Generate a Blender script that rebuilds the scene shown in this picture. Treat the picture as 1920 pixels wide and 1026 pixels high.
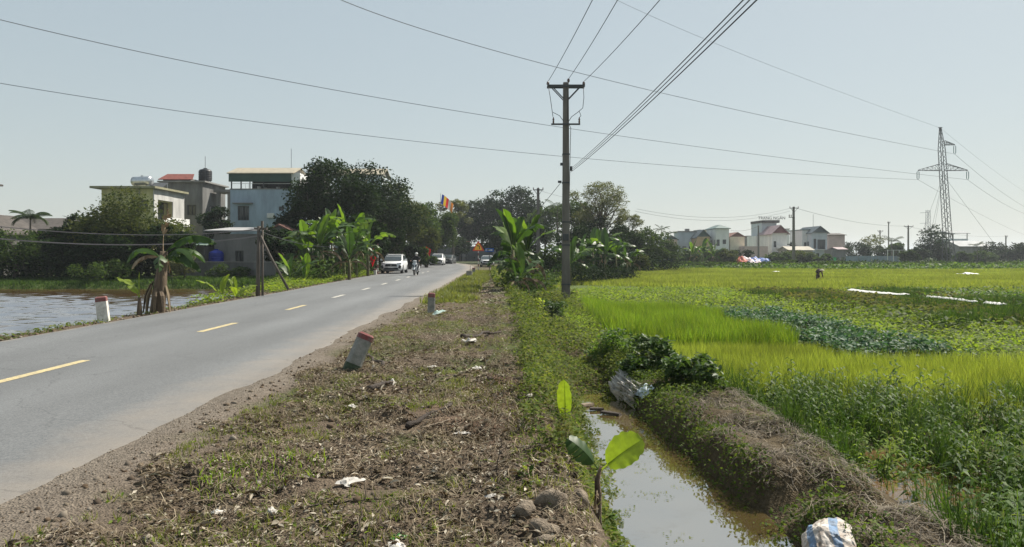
import bpy, bmesh, math, random
import numpy as np
from mathutils import Vector, Matrix

for _o in list(bpy.data.objects):
    bpy.data.objects.remove(_o)
scene = bpy.context.scene
COL = scene.collection
R = math.radians

# ------------------------------------------------------------------ camera
EYE = 1.6                 # metres above the asphalt
cam_data = bpy.data.cameras.new('camera')
cam_data.sensor_width = 36.0
cam_data.lens = 36.0 * 1390.0 / 1920.0
cam_data.shift_y = -0.01823
cam_data.clip_start = 0.05
cam_data.clip_end = 9000
cam = bpy.data.objects.new('camera', cam_data)
cam.location = (0, 0, EYE)
cam.rotation_euler = (R(90), 0, 0)
COL.objects.link(cam)
scene.camera = cam

# ------------------------------------------------------------------ sky and sun
SUN_AZ, SUN_EL = R(48), R(48)       # clockwise from the view direction, above the horizon
world = bpy.data.worlds.new('World')
scene.world = world
world.use_nodes = True
wn = world.node_tree
wn.nodes.clear()
sky = wn.nodes.new('ShaderNodeTexSky')
sky.sky_type = 'NISHITA'
sky.sun_disc = False
sky.sun_elevation = SUN_EL
sky.sun_rotation = SUN_AZ
sky.altitude = 0
sky.air_density = 1.2
sky.dust_density = 0.9
sky.ozone_density = 2.0
hsv = wn.nodes.new('ShaderNodeHueSaturation')
hsv.inputs['Saturation'].default_value = 1.0
# hazy air evens the sky out: compress its range, then a faint teal cast
gam = wn.nodes.new('ShaderNodeGamma'); gam.inputs['Gamma'].default_value = 0.30
tint = wn.nodes.new('ShaderNodeVectorMath'); tint.operation = 'MULTIPLY'; tint.inputs[1].default_value = (2.12, 2.24, 2.21)
bg = wn.nodes.new('ShaderNodeBackground')
bg.inputs['Strength'].default_value = 0.1
wo = wn.nodes.new('ShaderNodeOutputWorld')
wn.links.new(sky.outputs[0], hsv.inputs['Color'])
wn.links.new(hsv.outputs[0], gam.inputs['Color'])
wn.links.new(gam.outputs[0], tint.inputs[0])
wn.links.new(tint.outputs[0], bg.inputs['Color'])
wn.links.new(bg.outputs[0], wo.inputs['Surface'])

sun_data = bpy.data.lights.new('sun', 'SUN')
sun_data.energy = 5.0
sun_data.angle = R(1.4)
sun_data.color = (1.0, 0.93, 0.82)
sun = bpy.data.objects.new('sun', sun_data)
to_sun = Vector((math.sin(SUN_AZ) * math.cos(SUN_EL), math.cos(SUN_AZ) * math.cos(SUN_EL), math.sin(SUN_EL)))
sun.rotation_euler = to_sun.to_track_quat('Z', 'Y').to_euler()
sun.location = to_sun * 300
COL.objects.link(sun)

vs = scene.view_settings
scene.display_settings.display_device = 'sRGB'
vs.view_transform = 'Standard'
vs.look = 'None'
vs.exposure = 0.75
vs.gamma = 1.0
vs.use_curve_mapping = False
cy = scene.cycles
cy.max_bounces = 6
cy.diffuse_bounces = 2
cy.glossy_bounces = 2
cy.transmission_bounces = 4
cy.transparent_max_bounces = 6
cy.volume_bounces = 0
cy.use_denoising = True
cy.sample_clamp_indirect = 4.0

# ------------------------------------------------------------------ helpers
rng = np.random.default_rng(11)
random.seed(5)
F, HZ = 1390.0, 478.0


def at(px, py, Y):
    """world point seen at this place of the picture at distance Y"""
    return Vector(((px - 960) / F * Y, Y, EYE + (HZ - py) / F * Y))


def sm(a, b, x):
    t = np.clip((np.asarray(x, float) - a) / (b - a), 0, 1)
    return t * t * (3 - 2 * t)


_perm = np.random.default_rng(3).random(65536)


def vnoise(x, y, s=1.0, seed=0):
    x = np.asarray(x, float) / s + 1000.5 + seed * 17.3
    y = np.asarray(y, float) / s + 1000.5 + seed * 7.7
    xi = np.floor(x).astype(np.int64); yi = np.floor(y).astype(np.int64)
    fx = x - xi; fy = y - yi
    fx = fx * fx * (3 - 2 * fx); fy = fy * fy * (3 - 2 * fy)

    def h(a, b):
        return _perm[((a * 73856093) ^ (b * 19349663) ^ (seed * 83492791)) & 65535]
    return (h(xi, yi) * (1 - fx) + h(xi + 1, yi) * fx) * (1 - fy) + (h(xi, yi + 1) * (1 - fx) + h(xi + 1, yi + 1) * fx) * fy


def fbm(x, y, s=1.0, seed=0, octs=3):
    v = 0; a = 0.5; t = 0
    for k in range(octs):
        v = v + a * vnoise(x, y, s / 2 ** k, seed + k); t += a; a *= 0.5
    return v / t            # 0..1


def mesh_np(name, V, faces):
    """mesh from numpy vertices and a list of (n,k) index arrays"""
    me = bpy.data.meshes.new(name)
    V = np.ascontiguousarray(V, dtype=np.float32)
    me.vertices.add(len(V)); me.vertices.foreach_set('co', V.ravel())
    faces = [np.asarray(f, dtype=np.int32) for f in faces if len(f)]
    nl = sum(f.size for f in faces); npoly = sum(len(f) for f in faces)
    me.loops.add(nl); me.polygons.add(npoly)
    me.loops.foreach_set('vertex_index', np.concatenate([f.ravel() for f in faces]))
    tot = np.concatenate([np.full(len(f), f.shape[1], np.int32) for f in faces])
    st = np.zeros(npoly, np.int32); st[1:] = np.cumsum(tot)[:-1]
    me.polygons.foreach_set('loop_start', st)
    me.polygons.foreach_set('loop_total', tot)
    me.update(calc_edges=True)
    return me


def link(name, me, mat=None, parent=None, smooth=False):
    o = bpy.data.objects.new(name, me)
    COL.objects.link(o)
    if mat is not None and me is not None and not me.materials:
        me.materials.append(mat)
    if smooth and me is not None:
        me.polygons.foreach_set('use_smooth', np.ones(len(me.polygons), bool))
    if parent is not None:
        o.parent = parent
    return o


def tag(o, label=None, cat=None, group=None, kind=None):
    if label: o['label'] = label
    if cat: o['category'] = cat
    if group: o['group'] = group
    if kind: o['kind'] = kind
    return o


def empty(name, loc=(0, 0, 0), rz=0.0, label=None, cat=None, group=None):
    o = bpy.data.objects.new(name, None)
    o.empty_display_size = 0.2
    o.location = loc; o.rotation_euler = (0, 0, rz)
    COL.objects.link(o)
    return tag(o, label, cat, group)


def copy_tree(o, parent=None):
    c = o.copy(); COL.objects.link(c); c.parent = parent
    for ch in list(o.children):
        copy_tree(ch, c)
    return c


class MB:
    """collects shapes; build() links them as one mesh object"""
    def __init__(self):
        self.v = []; self.f = []

    def add(self, vs, fs):
        n = len(self.v)
        self.v += [tuple(p) for p in vs]
        self.f += [tuple(i + n for i in f) for f in fs]
        return self

    def box(self, c, s, rz=0.0, rot=None):
        hx, hy, hz = s[0] / 2, s[1] / 2, s[2] / 2
        M = rot if rot is not None else Matrix.Rotation(rz, 3, 'Z')
        P = [Vector(c) + M @ Vector((x * hx, y * hy, z * hz)) for z in (-1, 1) for x, y in ((-1, -1), (1, -1), (1, 1), (-1, 1))]
        return self.add(P, [(3, 2, 1, 0), (4, 5, 6, 7), (0, 1, 5, 4), (1, 2, 6, 5), (2, 3, 7, 6), (3, 0, 4, 7)])

    def span(self, x0, x1, y0, y1, z0, z1):
        return self.box(((x0 + x1) / 2, (y0 + y1) / 2, (z0 + z1) / 2), (x1 - x0, y1 - y0, z1 - z0))

    def tube(self, pts, radii, n=6, caps=True, flat=1.0):
        pts = [Vector(p) for p in pts]
        if not hasattr(radii, '__len__'): radii = [radii] * len(pts)
        V = []; prev = None
        for i, p in enumerate(pts):
            d = (pts[min(i + 1, len(pts) - 1)] - pts[max(i - 1, 0)])
            if d.length < 1e-9: d = Vector((0, 0, 1))
            d.normalize()
            if prev is None:
                a = Vector((0, 0, 1)) if abs(d.z) < 0.9 else Vector((1, 0, 0))
                u = d.cross(a).normalized()
            else:
                u = (prev - d * prev.dot(d)).normalized()
            prev = u
            w = d.cross(u)
            for k in range(n):
                t = 2 * math.pi * (k + 0.5) / n
                V.append(p + (u * math.cos(t) + w * math.sin(t) * flat) * radii[i])
        Fs = []
        m = len(pts)
        for i in range(m - 1):
            for k in range(n):
                Fs.append((i * n + k, i * n + (k + 1) % n, (i + 1) * n + (k + 1) % n, (i + 1) * n + k))
        if caps:
            Fs.append(tuple(range(n))[::-1]); Fs.append(tuple((m - 1) * n + k for k in range(n)))
        return self.add(V, Fs)

    def lathe(self, prof, c=(0, 0, 0), n=16, axis='Z'):
        V = []; Fs = []
        for (r, z) in prof:
            for k in range(n):
                t = 2 * math.pi * k / n
                p = (r * math.cos(t), r * math.sin(t), z)
                if axis == 'X': p = (z, p[0], p[1])
                if axis == 'Y': p = (p[0], z, p[1])
                V.append((p[0] + c[0], p[1] + c[1], p[2] + c[2]))
        m = len(prof)
        for i in range(m - 1):
            for k in range(n):
                Fs.append((i * n + k, i * n + (k + 1) % n, (i + 1) * n + (k + 1) % n, (i + 1) * n + k))
        Fs.append(tuple(range(n))[::-1]); Fs.append(tuple((m - 1) * n + k for k in range(n)))
        return self.add(V, Fs)

    def prism(self, poly, thick, origin=(0, 0, 0), plane='XZ'):
        """2-D outline pulled through a thickness"""
        n = len(poly); V = []
        for s in (0, thick):
            for (a, b) in poly:
                p = {'XZ': (a, s, b), 'YZ': (s, a, b), 'XY': (a, b, s)}[plane]
                V.append((p[0] + origin[0], p[1] + origin[1], p[2] + origin[2]))
        Fs = [tuple(range(n)), tuple(range(n, 2 * n))[::-1]] + [(i, i + n, (i + 1) % n + n, (i + 1) % n) for i in range(n)]
        return self.add(V, Fs)

    def loft(self, rings, caps=True):
        n = len(rings[0]); V = [p for r in rings for p in r]; Fs = []
        for i in range(len(rings) - 1):
            for k in range(n):
                Fs.append((i * n + k, i * n + (k + 1) % n, (i + 1) * n + (k + 1) % n, (i + 1) * n + k))
        if caps:
            Fs.append(tuple(range(n))[::-1]); Fs.append(tuple((len(rings) - 1) * n + k for k in range(n)))
        return self.add(V, Fs)

    def wall(self, o, u, nrm, w, h, openings, depth=0.15):
        """vertical wall face from corner o along u, holes with reveals"""
        o = Vector(o); u = Vector(u); nrm = Vector(nrm); up = Vector((0, 0, 1))
        xs = sorted({0.0, w, *[a for q in openings for a in (q[0], q[2])]})
        zs = sorted({0.0, h, *[a for q in openings for a in (q[1], q[3])]})
        P = lambda a, b, d=0.0: o + u * a + up * b - nrm * d
        for i in range(len(xs) - 1):
            for j in range(len(zs) - 1):
                cx, cz = (xs[i] + xs[i + 1]) / 2, (zs[j] + zs[j + 1]) / 2
                if any(q[0] < cx < q[2] and q[1] < cz < q[3] for q in openings): continue
                self.add([P(xs[i], zs[j]), P(xs[i + 1], zs[j]), P(xs[i + 1], zs[j + 1]), P(xs[i], zs[j + 1])], [(0, 1, 2, 3)])
        for q in openings:
            a, b, c, d = q[:4]
            for (p, r) in (((a, b), (c, b)), ((c, b), (c, d)), ((c, d), (a, d)), ((a, d), (a, b))):
                self.add([P(*p), P(*r), P(*r, depth), P(*p, depth)], [(0, 1, 2, 3)])
        return self

    def mesh(self, name):
        me = bpy.data.meshes.new(name)
        me.from_pydata(self.v, [], self.f)
        me.update()
        bm = bmesh.new(); bm.from_mesh(me)
        bmesh.ops.recalc_face_normals(bm, faces=bm.faces)
        bm.to_mesh(me); bm.free()
        return me

    def build(self, name, mat, parent=None, smooth=False, bevel=0.0):
        o = link(name, self.mesh(name), mat, parent, smooth)
        if bevel:
            b = o.modifiers.new('bevel', 'BEVEL'); b.width = bevel; b.segments = 2; b.limit_method = 'ANGLE'
        return o


def rotmats(yaw, tilt, taz):
    """Rz(yaw) then a tilt about a horizontal axis at azimuth taz; arrays -> (N,3,3)"""
    N = len(yaw)
    cyw, syw = np.cos(yaw), np.sin(yaw)
    Rz = np.zeros((N, 3, 3)); Rz[:, 0, 0] = cyw; Rz[:, 0, 1] = -syw; Rz[:, 1, 0] = syw; Rz[:, 1, 1] = cyw; Rz[:, 2, 2] = 1
    ax, ay = np.cos(taz), np.sin(taz); c, s = np.cos(tilt), np.sin(tilt); t = 1 - c
    Rt = np.zeros((N, 3, 3))
    Rt[:, 0, 0] = t * ax * ax + c; Rt[:, 0, 1] = t * ax * ay; Rt[:, 0, 2] = s * ay
    Rt[:, 1, 0] = t * ax * ay; Rt[:, 1, 1] = t * ay * ay + c; Rt[:, 1, 2] = -s * ax
    Rt[:, 2, 0] = -s * ay; Rt[:, 2, 1] = s * ax; Rt[:, 2, 2] = c
    return Rt @ Rz


def scatter_mesh(name, T, faces, pos, rot, scl):
    """N transformed copies of a small template as one mesh"""
    T = np.asarray(T, float); N = len(pos); n = len(T)
    scl = np.asarray(scl, float)
    if scl.ndim == 1: scl = np.repeat(scl[:, None], 3, 1)
    L = T[None] * scl[:, None, :]
    V = np.einsum('nij,nkj->nki', rot, L) + np.asarray(pos)[:, None, :]
    off = (np.arange(N) * n)[:, None, None]
    fs = [(np.asarray(f)[None] + off).reshape(-1, np.asarray(f).shape[1]) for f in faces]
    return mesh_np(name, V.reshape(-1, 3), fs)


BLADE = ([(-.5, 0, 0), (.5, 0, 0), (-.38, .12, .5), (.38, .12, .5), (0, .45, 1)], [[(0, 1, 3, 2)], [(2, 3, 4)]])
LEAF4 = ([(-.5, 0, 0), (0, -.28, .07), (.5, 0, -.04), (0, .28, .07)], [[(0, 1, 2), (0, 2, 3)]])
LEAF6 = ([(-.5, 0, 0), (-.15, -.2, .06), (.2, -.17, .05), (.5, 0, -.08), (.2, .17, .05), (-.15, .2, .06), (0, 0, 0)],
         [[(0, 1, 6), (6, 1, 2), (6, 2, 3), (6, 3, 4), (6, 4, 5), (0, 6, 5)]])
STRAW2 = ([(-.5, -.5, 0), (-.5, .5, 0), (-.2, .8, .5), (-.2, 1.8, .5), (.15, -.6, .35), (.15, .4, .35), (.5, 1.2, -.1), (.5, 2.0, -.1)], [[(0, 2, 3, 1), (2, 4, 5, 3), (4, 6, 7, 5)]])
STRAW = ([(-.5, -.5, 0), (-.5, .5, 0), (0, -.5, .04), (0, .5, .04), (.5, -.5, 0), (.5, .5, 0)], [[(0, 2, 3, 1), (2, 4, 5, 3)]])


def scat(name, tmpl, pos, mat, size, kind='stuff', label=None, cat=None, tilt=(0, .5), parent=None, yaw=None, scl=None):
    N = len(pos)
    yaw = rng.uniform(0, 2 * np.pi, N) if yaw is None else yaw
    tl = rng.uniform(tilt[0], tilt[1], N); ta = rng.uniform(0, 2 * np.pi, N)
    if scl is None: scl = rng.uniform(size[0], size[1], N)
    me = scatter_mesh(name, tmpl[0], tmpl[1], pos, rotmats(yaw, tl, ta), scl)
    o = link(name, me, mat, parent)
    return tag(o, label, cat, None, kind)


# ------------------------------------------------------------------ materials
_mats = {}


def _nodes(name):
    m = bpy.data.materials.new(name); m.use_nodes = True
    nt = m.node_tree; nt.nodes.clear()
    return m, nt, nt.nodes.new, nt.links.new


def mat(name, col, rough=0.8, var=0.25, scale=3.0, bump=0.0, bscale=None, metal=0.0, spec=0.3, col2=None, streak=None):
    """painted, earthen or metal surface with uneven colour and fine relief"""
    if name in _mats: return _mats[name]
    m, nt, N, Lk = _nodes(name)
    out = N('ShaderNodeOutputMaterial'); b = N('ShaderNodeBsdfPrincipled')
    g = N('ShaderNodeNewGeometry')
    vec = g.outputs['Position']
    if streak:
        mp = N('ShaderNodeMapping'); mp.inputs['Scale'].default_value = streak
        Lk(vec, mp.inputs['Vector']); vec = mp.outputs[0]
    n1 = N('ShaderNodeTexNoise'); n1.inputs['Scale'].default_value = scale; n1.inputs['Detail'].default_value = 5; n1.inputs['Roughness'].default_value = 0.65
    Lk(vec, n1.inputs['Vector'])
    r = N('ShaderNodeValToRGB')
    c2 = col2 or tuple(c * (1 - var) for c in col)
    c1 = tuple(min(1, c * (1 + var * .5)) for c in col)
    r.color_ramp.elements[0].position = .32; r.color_ramp.elements[1].position = .68
    r.color_ramp.elements[0].color = (*c2, 1); r.color_ramp.elements[1].color = (*c1, 1)
    Lk(n1.outputs['Fac'], r.inputs['Fac']); Lk(r.outputs[0], b.inputs['Base Color'])
    b.inputs['Roughness'].default_value = rough; b.inputs['Metallic'].default_value = metal
    b.inputs['Specular IOR Level'].default_value = spec
    if bump:
        n2 = N('ShaderNodeTexNoise'); n2.inputs['Scale'].default_value = bscale or scale * 6; n2.inputs['Detail'].default_value = 4
        Lk(g.outputs['Position'], n2.inputs['Vector'])
        bp = N('ShaderNodeBump'); bp.inputs['Strength'].default_value = bump; bp.inputs['Distance'].default_value = 0.05
        Lk(n2.outputs['Fac'], bp.inputs['Height']); Lk(bp.outputs[0], b.inputs['Normal'])
    Lk(b.outputs[0], out.inputs['Surface'])
    _mats[name] = m
    return m


def leafmat(name, cols, trans=0.45, rough=0.45, spec=0.35, tcol=None, patch=0.0, pscale=0.6):
    """leaf: each leaf (mesh island) its own shade; light comes through"""
    if name in _mats: return _mats[name]
    m, nt, N, Lk = _nodes(name)
    out = N('ShaderNodeOutputMaterial'); b = N('ShaderNodeBsdfPrincipled'); t = N('ShaderNodeBsdfTranslucent'); mx = N('ShaderNodeMixShader')
    g = N('ShaderNodeNewGeometry'); r = N('ShaderNodeValToRGB')
    el = r.color_ramp.elements
    while len(el) < len(cols): el.new(0.5)
    for i, c in enumerate(cols):
        el[i].position = i / max(1, len(cols) - 1); el[i].color = (*c, 1)
    Lk(g.outputs['Random Per Island'], r.inputs['Fac'])
    colour = r.outputs[0]
    if patch:
        n1 = N('ShaderNodeTexNoise'); n1.inputs['Scale'].default_value = pscale; n1.inputs['Detail'].default_value = 3
        Lk(g.outputs['Position'], n1.inputs['Vector'])
        mr = N('ShaderNodeMapRange'); mr.inputs['From Min'].default_value = .3; mr.inputs['From Max'].default_value = .7
        mr.inputs['To Min'].default_value = 1 - patch; mr.inputs['To Max'].default_value = 1 + patch
        Lk(n1.outputs['Fac'], mr.inputs['Value'])
        h = N('ShaderNodeHueSaturation'); Lk(colour, h.inputs['Color']); Lk(mr.outputs[0], h.inputs['Value']); colour = h.outputs[0]
    Lk(colour, b.inputs['Base Color'])
    gm = N('ShaderNodeMixRGB'); gm.blend_type = 'MULTIPLY'; gm.inputs[0].default_value = 1
    gm.inputs[2].default_value = (*(tcol or (1.5, 1.5, .7)), 1); Lk(colour, gm.inputs[1]); Lk(gm.outputs[0], t.inputs['Color'])
    b.inputs['Roughness'].default_value = rough; b.inputs['Specular IOR Level'].default_value = spec
    mx.inputs[0].default_value = trans
    Lk(b.outputs[0], mx.inputs[1]); Lk(t.outputs[0], mx.inputs[2]); Lk(mx.outputs[0], out.inputs['Surface'])
    _mats[name] = m
    return m


def glassmat(name, col=(.02, .03, .035), rough=.08):
    return mat(name, col, rough=rough, var=.3, scale=1.5, spec=.6)
# ================================================================== the setting
_ry = [-40, 12, 14, 33, 53, 70, 85, 100]
_rx = [-3.0, -3.0, -3.12, -3.3, -3.65, -4.0, -4.6, -5.4]
_lx = [-9.5, -9.5, -9.5, -10.0, -10.9, -11.3, -12.0, -13.0]


def road_r(y): return np.interp(y, _ry, _rx)
def road_l(y): return np.interp(y, _ry, _lx)
def rise(y): return 0.42 * sm(85, 138, y)


def verge_edge(y): return np.interp(y, [0, 12, 24, 40, 53, 80, 110], [.28, .26, .05, -.4, -.9, -1.6, -2.5])
def ditch_l(y): return np.interp(y, [0, 6, 12, 14, 40, 110], [1.0, 1.05, 1.2, 1.25, 1.0, .4])
def ditch_r(y): return np.interp(y, [0, 6, 12, 14, 40, 110], [2.75, 2.3, 1.82, 1.8, 1.6, 1.0])
def pond_edge(y): return np.interp(y, [-40, 22, 30, 45, 52], [-10.55, -10.6, -11.3, -14.0, -17.0])


WATER_Z, POND_Z = -0.80, -0.75


def height(x, y):
    x = np.asarray(x, float); y = np.asarray(y, float)
    xr, xl, ve, dl, dr = road_r(y), road_l(y), verge_edge(y), ditch_l(y), ditch_r(y)
    z = np.zeros(np.broadcast(x, y).shape)
    near = 1 - sm(60, 120, y)
    # roadside verge: trodden, lumpy
    lump = (fbm(x, y, .9, 2) - .5) * .19 + (fbm(x, y, .25, 5) - .5) * .12
    edge_in = sm(xr - .75, xr + .05, x)
    verge = -.05 + .08 * edge_in + ((fbm(x, y, 1.6, 9) - .5) * .05 + (fbm(x, y, .2, 8) - .5) * .012) * sm(xr - .75, xr - .2, x) + lump * sm(xr + .05, xr + .9, x) * near
    verge = np.where(x < xr - .78, -.05, verge)
    z = verge
    # bank down to the ditch
    bed = -1.05 + .5 * sm(11.8, 14.0, y) + (fbm(x, y, .4, 21) - .5) * .12
    t = sm(ve, dl + .12, x)
    z = z * (1 - t) + bed * t
    # far side: bund between ditch and field
    crest = -.45 - .12 * sm(11, 16, y) - .40 * np.exp(-((y - 6.75) / .36) ** 2) + (fbm(x, y, .7, 31) - .5) * .30 + (fbm(x, y, .18, 33) - .5) * .09
    t = sm(dr - .08, dr + .22, x)
    z = z * (1 - t) + crest * t
    field = -.78 + (fbm(x, y, 1.5, 41) - .5) * .08 + .4 * sm(96, 112, y)
    field = field - .14 * np.exp(-((x - 4.35) / .55) ** 2 - ((y - 7.6) / 1.3) ** 2)
    t = sm(3.15, 3.85, x)
    z = z * (1 - t) + field * t
    # beyond the bend everything joins the higher ground
    far = sm(75, 112, y)
    z = z * (1 - far) + far * np.where(x > 2, np.maximum(z, -.38), rise(y) - .05)
    # left of the road: shoulder, then pond
    pe = pond_edge(y)
    sh = -.03 + (fbm(x, y, .5, 51) - .5) * .1
    left = np.where(x > xl + .1, -.05, sh)
    inp = 1 - sm(50.3, 51.6, y)
    t = sm(0, .75, pe + .35 - x)
    pond = left * (1 - t) + -1.35 * t
    bank = -.45 + .35 * sm(52, 60, y) + (fbm(x, y, 2, 57) - .5) * .2
    bank = left * (1 - sm(0, 3, xl - x)) + bank * sm(0, 3, xl - x)
    lz = pond * inp + bank * (1 - inp)
    lz = lz * (1 - far) + far * (rise(y) - .05)
    z = np.where(x < (xl + xr) / 2, lz, z)
    return z


def grid_lines(parts):
    out = []
    for a, b, s in parts:
        out.append(np.arange(a, b - 1e-6, s))
    return np.unique(np.round(np.concatenate(out), 4))


gx = np.concatenate([-np.geomspace(4000, 60, 14), grid_lines([(-56, -16, 2.0), (-16, -11.4, .3), (-11.4, -9.2, .1), (-9.2, -3.8, .6), (-3.8, 4.2, .075), (4.2, 10, .25), (10, 60, 2.0)]), np.geomspace(60, 4000, 14)])
gy = np.concatenate([[-60, -30, -12, -4], grid_lines([(0, 3, .5), (3, 14, .075), (14, 22, .2), (22, 56, .5), (56, 130, 1.5)]), np.geomspace(130, 6000, 24)])
GX, GY = np.meshgrid(gx, gy)
GZ = height(GX, GY)
nx, ny = len(gx), len(gy)
idx = np.arange(nx * ny).reshape(ny, nx)
quads = np.stack([idx[:-1, :-1], idx[:-1, 1:], idx[1:, 1:], idx[1:, :-1]], -1).reshape(-1, 4)
gme = mesh_np('ground', np.stack([GX, GY, GZ], -1).reshape(-1, 3), [quads])


def zone_colour(x, y):
    """what the soil is made of, place by place"""
    n = x.shape
    xr, xl = road_r(y), road_l(y)
    soil = np.array([.112, .087, .063]); grit = np.array([.150, .125, .100]); red = np.array([.15, .092, .062])
    mud = np.array([.085, .066, .040]); green = np.array([.070, .095, .028]); grass = np.array([.085, .115, .035])
    c = np.empty(n + (3,)); c[:] = soil
    nz = fbm(x, y, .8, 61)
    mix = lambda c, k, t: c * (1 - t[..., None]) + k * t[..., None]
    c = mix(c, green, sm(.50, .66, nz) * .75)
    c = mix(c, grit, 1 - sm(.1, .8, (x - xr) + (nz - .5) * .9))
    c = mix(c, np.array([.175, .15, .122]), 1 - sm(-.25, .35, (x - xr) + (nz - .5) * .7))
    c = mix(c, red, np.exp(-((x + .25) / .55) ** 2 - ((y - 7.9) / 1.5) ** 2) * sm(.3, .5, nz + .1))
    c = mix(c, mud, sm(.6, 1.0, x - verge_edge(y) + .3))
    c = mix(c, grass * .8, sm(12, 18, y) * sm(2.4, 3.4, x))
    c = mix(c, grass, sm(25, 60, y) * sm(0, 2, x))
    c = mix(c, soil, (x < xl + .5).astype(float))
    c = mix(c, grass, (x < xl - .6) * sm(.4, .6, nz))
    c = mix(c, grass, (x < xl - 2) * sm(50, 51.5, y))
    c = mix(c, grit * .9, (x > xl - 3.2) * (x < xl + .5) * sm(60, 75, y))
    c = mix(c, np.array([.05, .06, .03]), (x < 3) * sm(104, 116, y))
    return c


ca = gme.color_attributes.new('soil', 'FLOAT_COLOR', 'POINT')
zc = zone_colour(GX, GY).reshape(-1, 3)
ca.data.foreach_set('color', np.concatenate([zc, np.ones((len(zc), 1))], 1).astype(np.float32).ravel())

m, nt, N, Lk = _nodes('earth')
out = N('ShaderNodeOutputMaterial'); b = N('ShaderNodeBsdfPrincipled'); a = N('ShaderNodeAttribute'); a.attribute_name = 'soil'
g = N('ShaderNodeNewGeometry')
n1 = N('ShaderNodeTexNoise'); n1.inputs['Scale'].default_value = 22; n1.inputs['Detail'].default_value = 8; n1.inputs['Roughness'].default_value = .75
n2 = N('ShaderNodeTexVoronoi'); n2.inputs['Scale'].default_value = 60
Lk(g.outputs['Position'], n1.inputs['Vector']); Lk(g.outputs['Position'], n2.inputs['Vector'])
mr = N('ShaderNodeMapRange'); mr.inputs['From Min'].default_value = .3; mr.inputs['From Max'].default_value = .7; mr.inputs['To Min'].default_value = .45; mr.inputs['To Max'].default_value = 1.6
Lk(n1.outputs['Fac'], mr.inputs['Value'])
h = N('ShaderNodeHueSaturation'); Lk(a.outputs['Color'], h.inputs['Color']); Lk(mr.outputs[0], h.inputs['Value'])
Lk(h.outputs[0], b.inputs['Base Color'])
b.inputs['Roughness'].default_value = .95; b.inputs['Specular IOR Level'].default_value = .1
ad = N('ShaderNodeMath'); ad.operation = 'ADD'; Lk(n1.outputs['Fac'], ad.inputs[0]); Lk(n2.outputs['Distance'], ad.inputs[1])
bp = N('ShaderNodeBump'); bp.inputs['Strength'].default_value = .8; bp.inputs['Distance'].default_value = .02
Lk(ad.outputs[0], bp.inputs['Height']); Lk(bp.outputs[0], b.inputs['Normal']); Lk(b.outputs[0], out.inputs['Surface'])
ground = link('ground', gme, m, smooth=True)
tag(ground, kind='structure')

# ---------------------------------------------------------------- road
rows = []
ys = np.concatenate([np.arange(-40, 4, 4), np.arange(4, 100, 1.0)])
for y in ys:
    rows.append(((road_l(y), y), (road_r(y) + .25, y)))
bend = [((-13.0, 99), (-5.4, 100)), ((-13.9, 104), (-6.1, 108)), ((-15.6, 110), (-8.0, 117)), ((-18.5, 115.5), (-11.8, 126)), ((-23, 120), (-17.5, 132.5)), ((-29, 123), (-25.5, 136.5)), ((-38, 125), (-37, 139)), ((-60, 127), (-60, 141)), ((-120, 129), (-120, 143))]
rows = [r for r in rows if r[0][1] < 98.5] + bend
NC = 14
V = []
for (l, r) in rows:
    for k in range(NC + 1):
        t = k / NC
        x = l[0] + (r[0] - l[0]) * t; y = l[1] + (r[1] - l[1]) * t
        V.append((x, y, float(rise(y)) + .02 * (1 - (2 * t - 1) ** 2) - (.006 if k in (0, NC) else 0)))
idx = np.arange(len(V)).reshape(len(rows), NC + 1)
rq = np.stack([idx[:-1, :-1], idx[:-1, 1:], idx[1:, 1:], idx[1:, :-1]], -1).reshape(-1, 4)
rme = mesh_np('road', np.array(V), [rq])
la = rme.attributes.new('across', 'FLOAT', 'POINT')
la.data.foreach_set('value', np.tile(np.linspace(0, 1, NC + 1), len(rows)).astype(np.float32))
m, nt, N, Lk = _nodes('asphalt')
out = N('ShaderNodeOutputMaterial'); b = N('ShaderNodeBsdfPrincipled'); g = N('ShaderNodeNewGeometry')
agg = N('ShaderNodeTexNoise'); agg.inputs['Scale'].default_value = 48; agg.inputs['Detail'].default_value = 6; agg.inputs['Roughness'].default_value = .8
big = N('ShaderNodeTexNoise'); big.inputs['Scale'].default_value = .5; big.inputs['Detail'].default_value = 5
mp = N('ShaderNodeMapping'); mp.inputs['Scale'].default_value = (1.6, .25, 1)
Lk(g.outputs['Position'], agg.inputs['Vector']); Lk(g.outputs['Position'], mp.inputs['Vector']); Lk(mp.outputs[0], big.inputs['Vector'])
r1 = N('ShaderNodeValToRGB'); r1.color_ramp.elements[0].position = .3; r1.color_ramp.elements[1].position = .72
r1.color_ramp.elements[0].color = (.056, .061, .065, 1); r1.color_ramp.elements[1].color = (.208, .214, .216, 1)
Lk(agg.outputs['Fac'], r1.inputs['Fac'])
spk = N('ShaderNodeTexNoise'); spk.inputs['Scale'].default_value = 17; spk.inputs['Detail'].default_value = 3; spk.inputs['Roughness'].default_value = .8
Lk(g.outputs['Position'], spk.inputs['Vector'])
bs_ = N('ShaderNodeMath'); bs_.operation = 'MULTIPLY_ADD'; bs_.inputs[1].default_value = .55; Lk(spk.outputs['Fac'], bs_.inputs[0]); Lk(big.outputs['Fac'], bs_.inputs[2])
mr = N('ShaderNodeMapRange'); mr.inputs['From Min'].default_value = .5; mr.inputs['From Max'].default_value = 1.05; mr.inputs['To Min'].default_value = .74; mr.inputs['To Max'].default_value = 1.16
Lk(bs_.outputs[0], mr.inputs['Value'])
h = N('ShaderNodeHueSaturation'); Lk(r1.outputs[0], h.inputs['Color']); Lk(mr.outputs[0], h.inputs['Value'])
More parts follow.
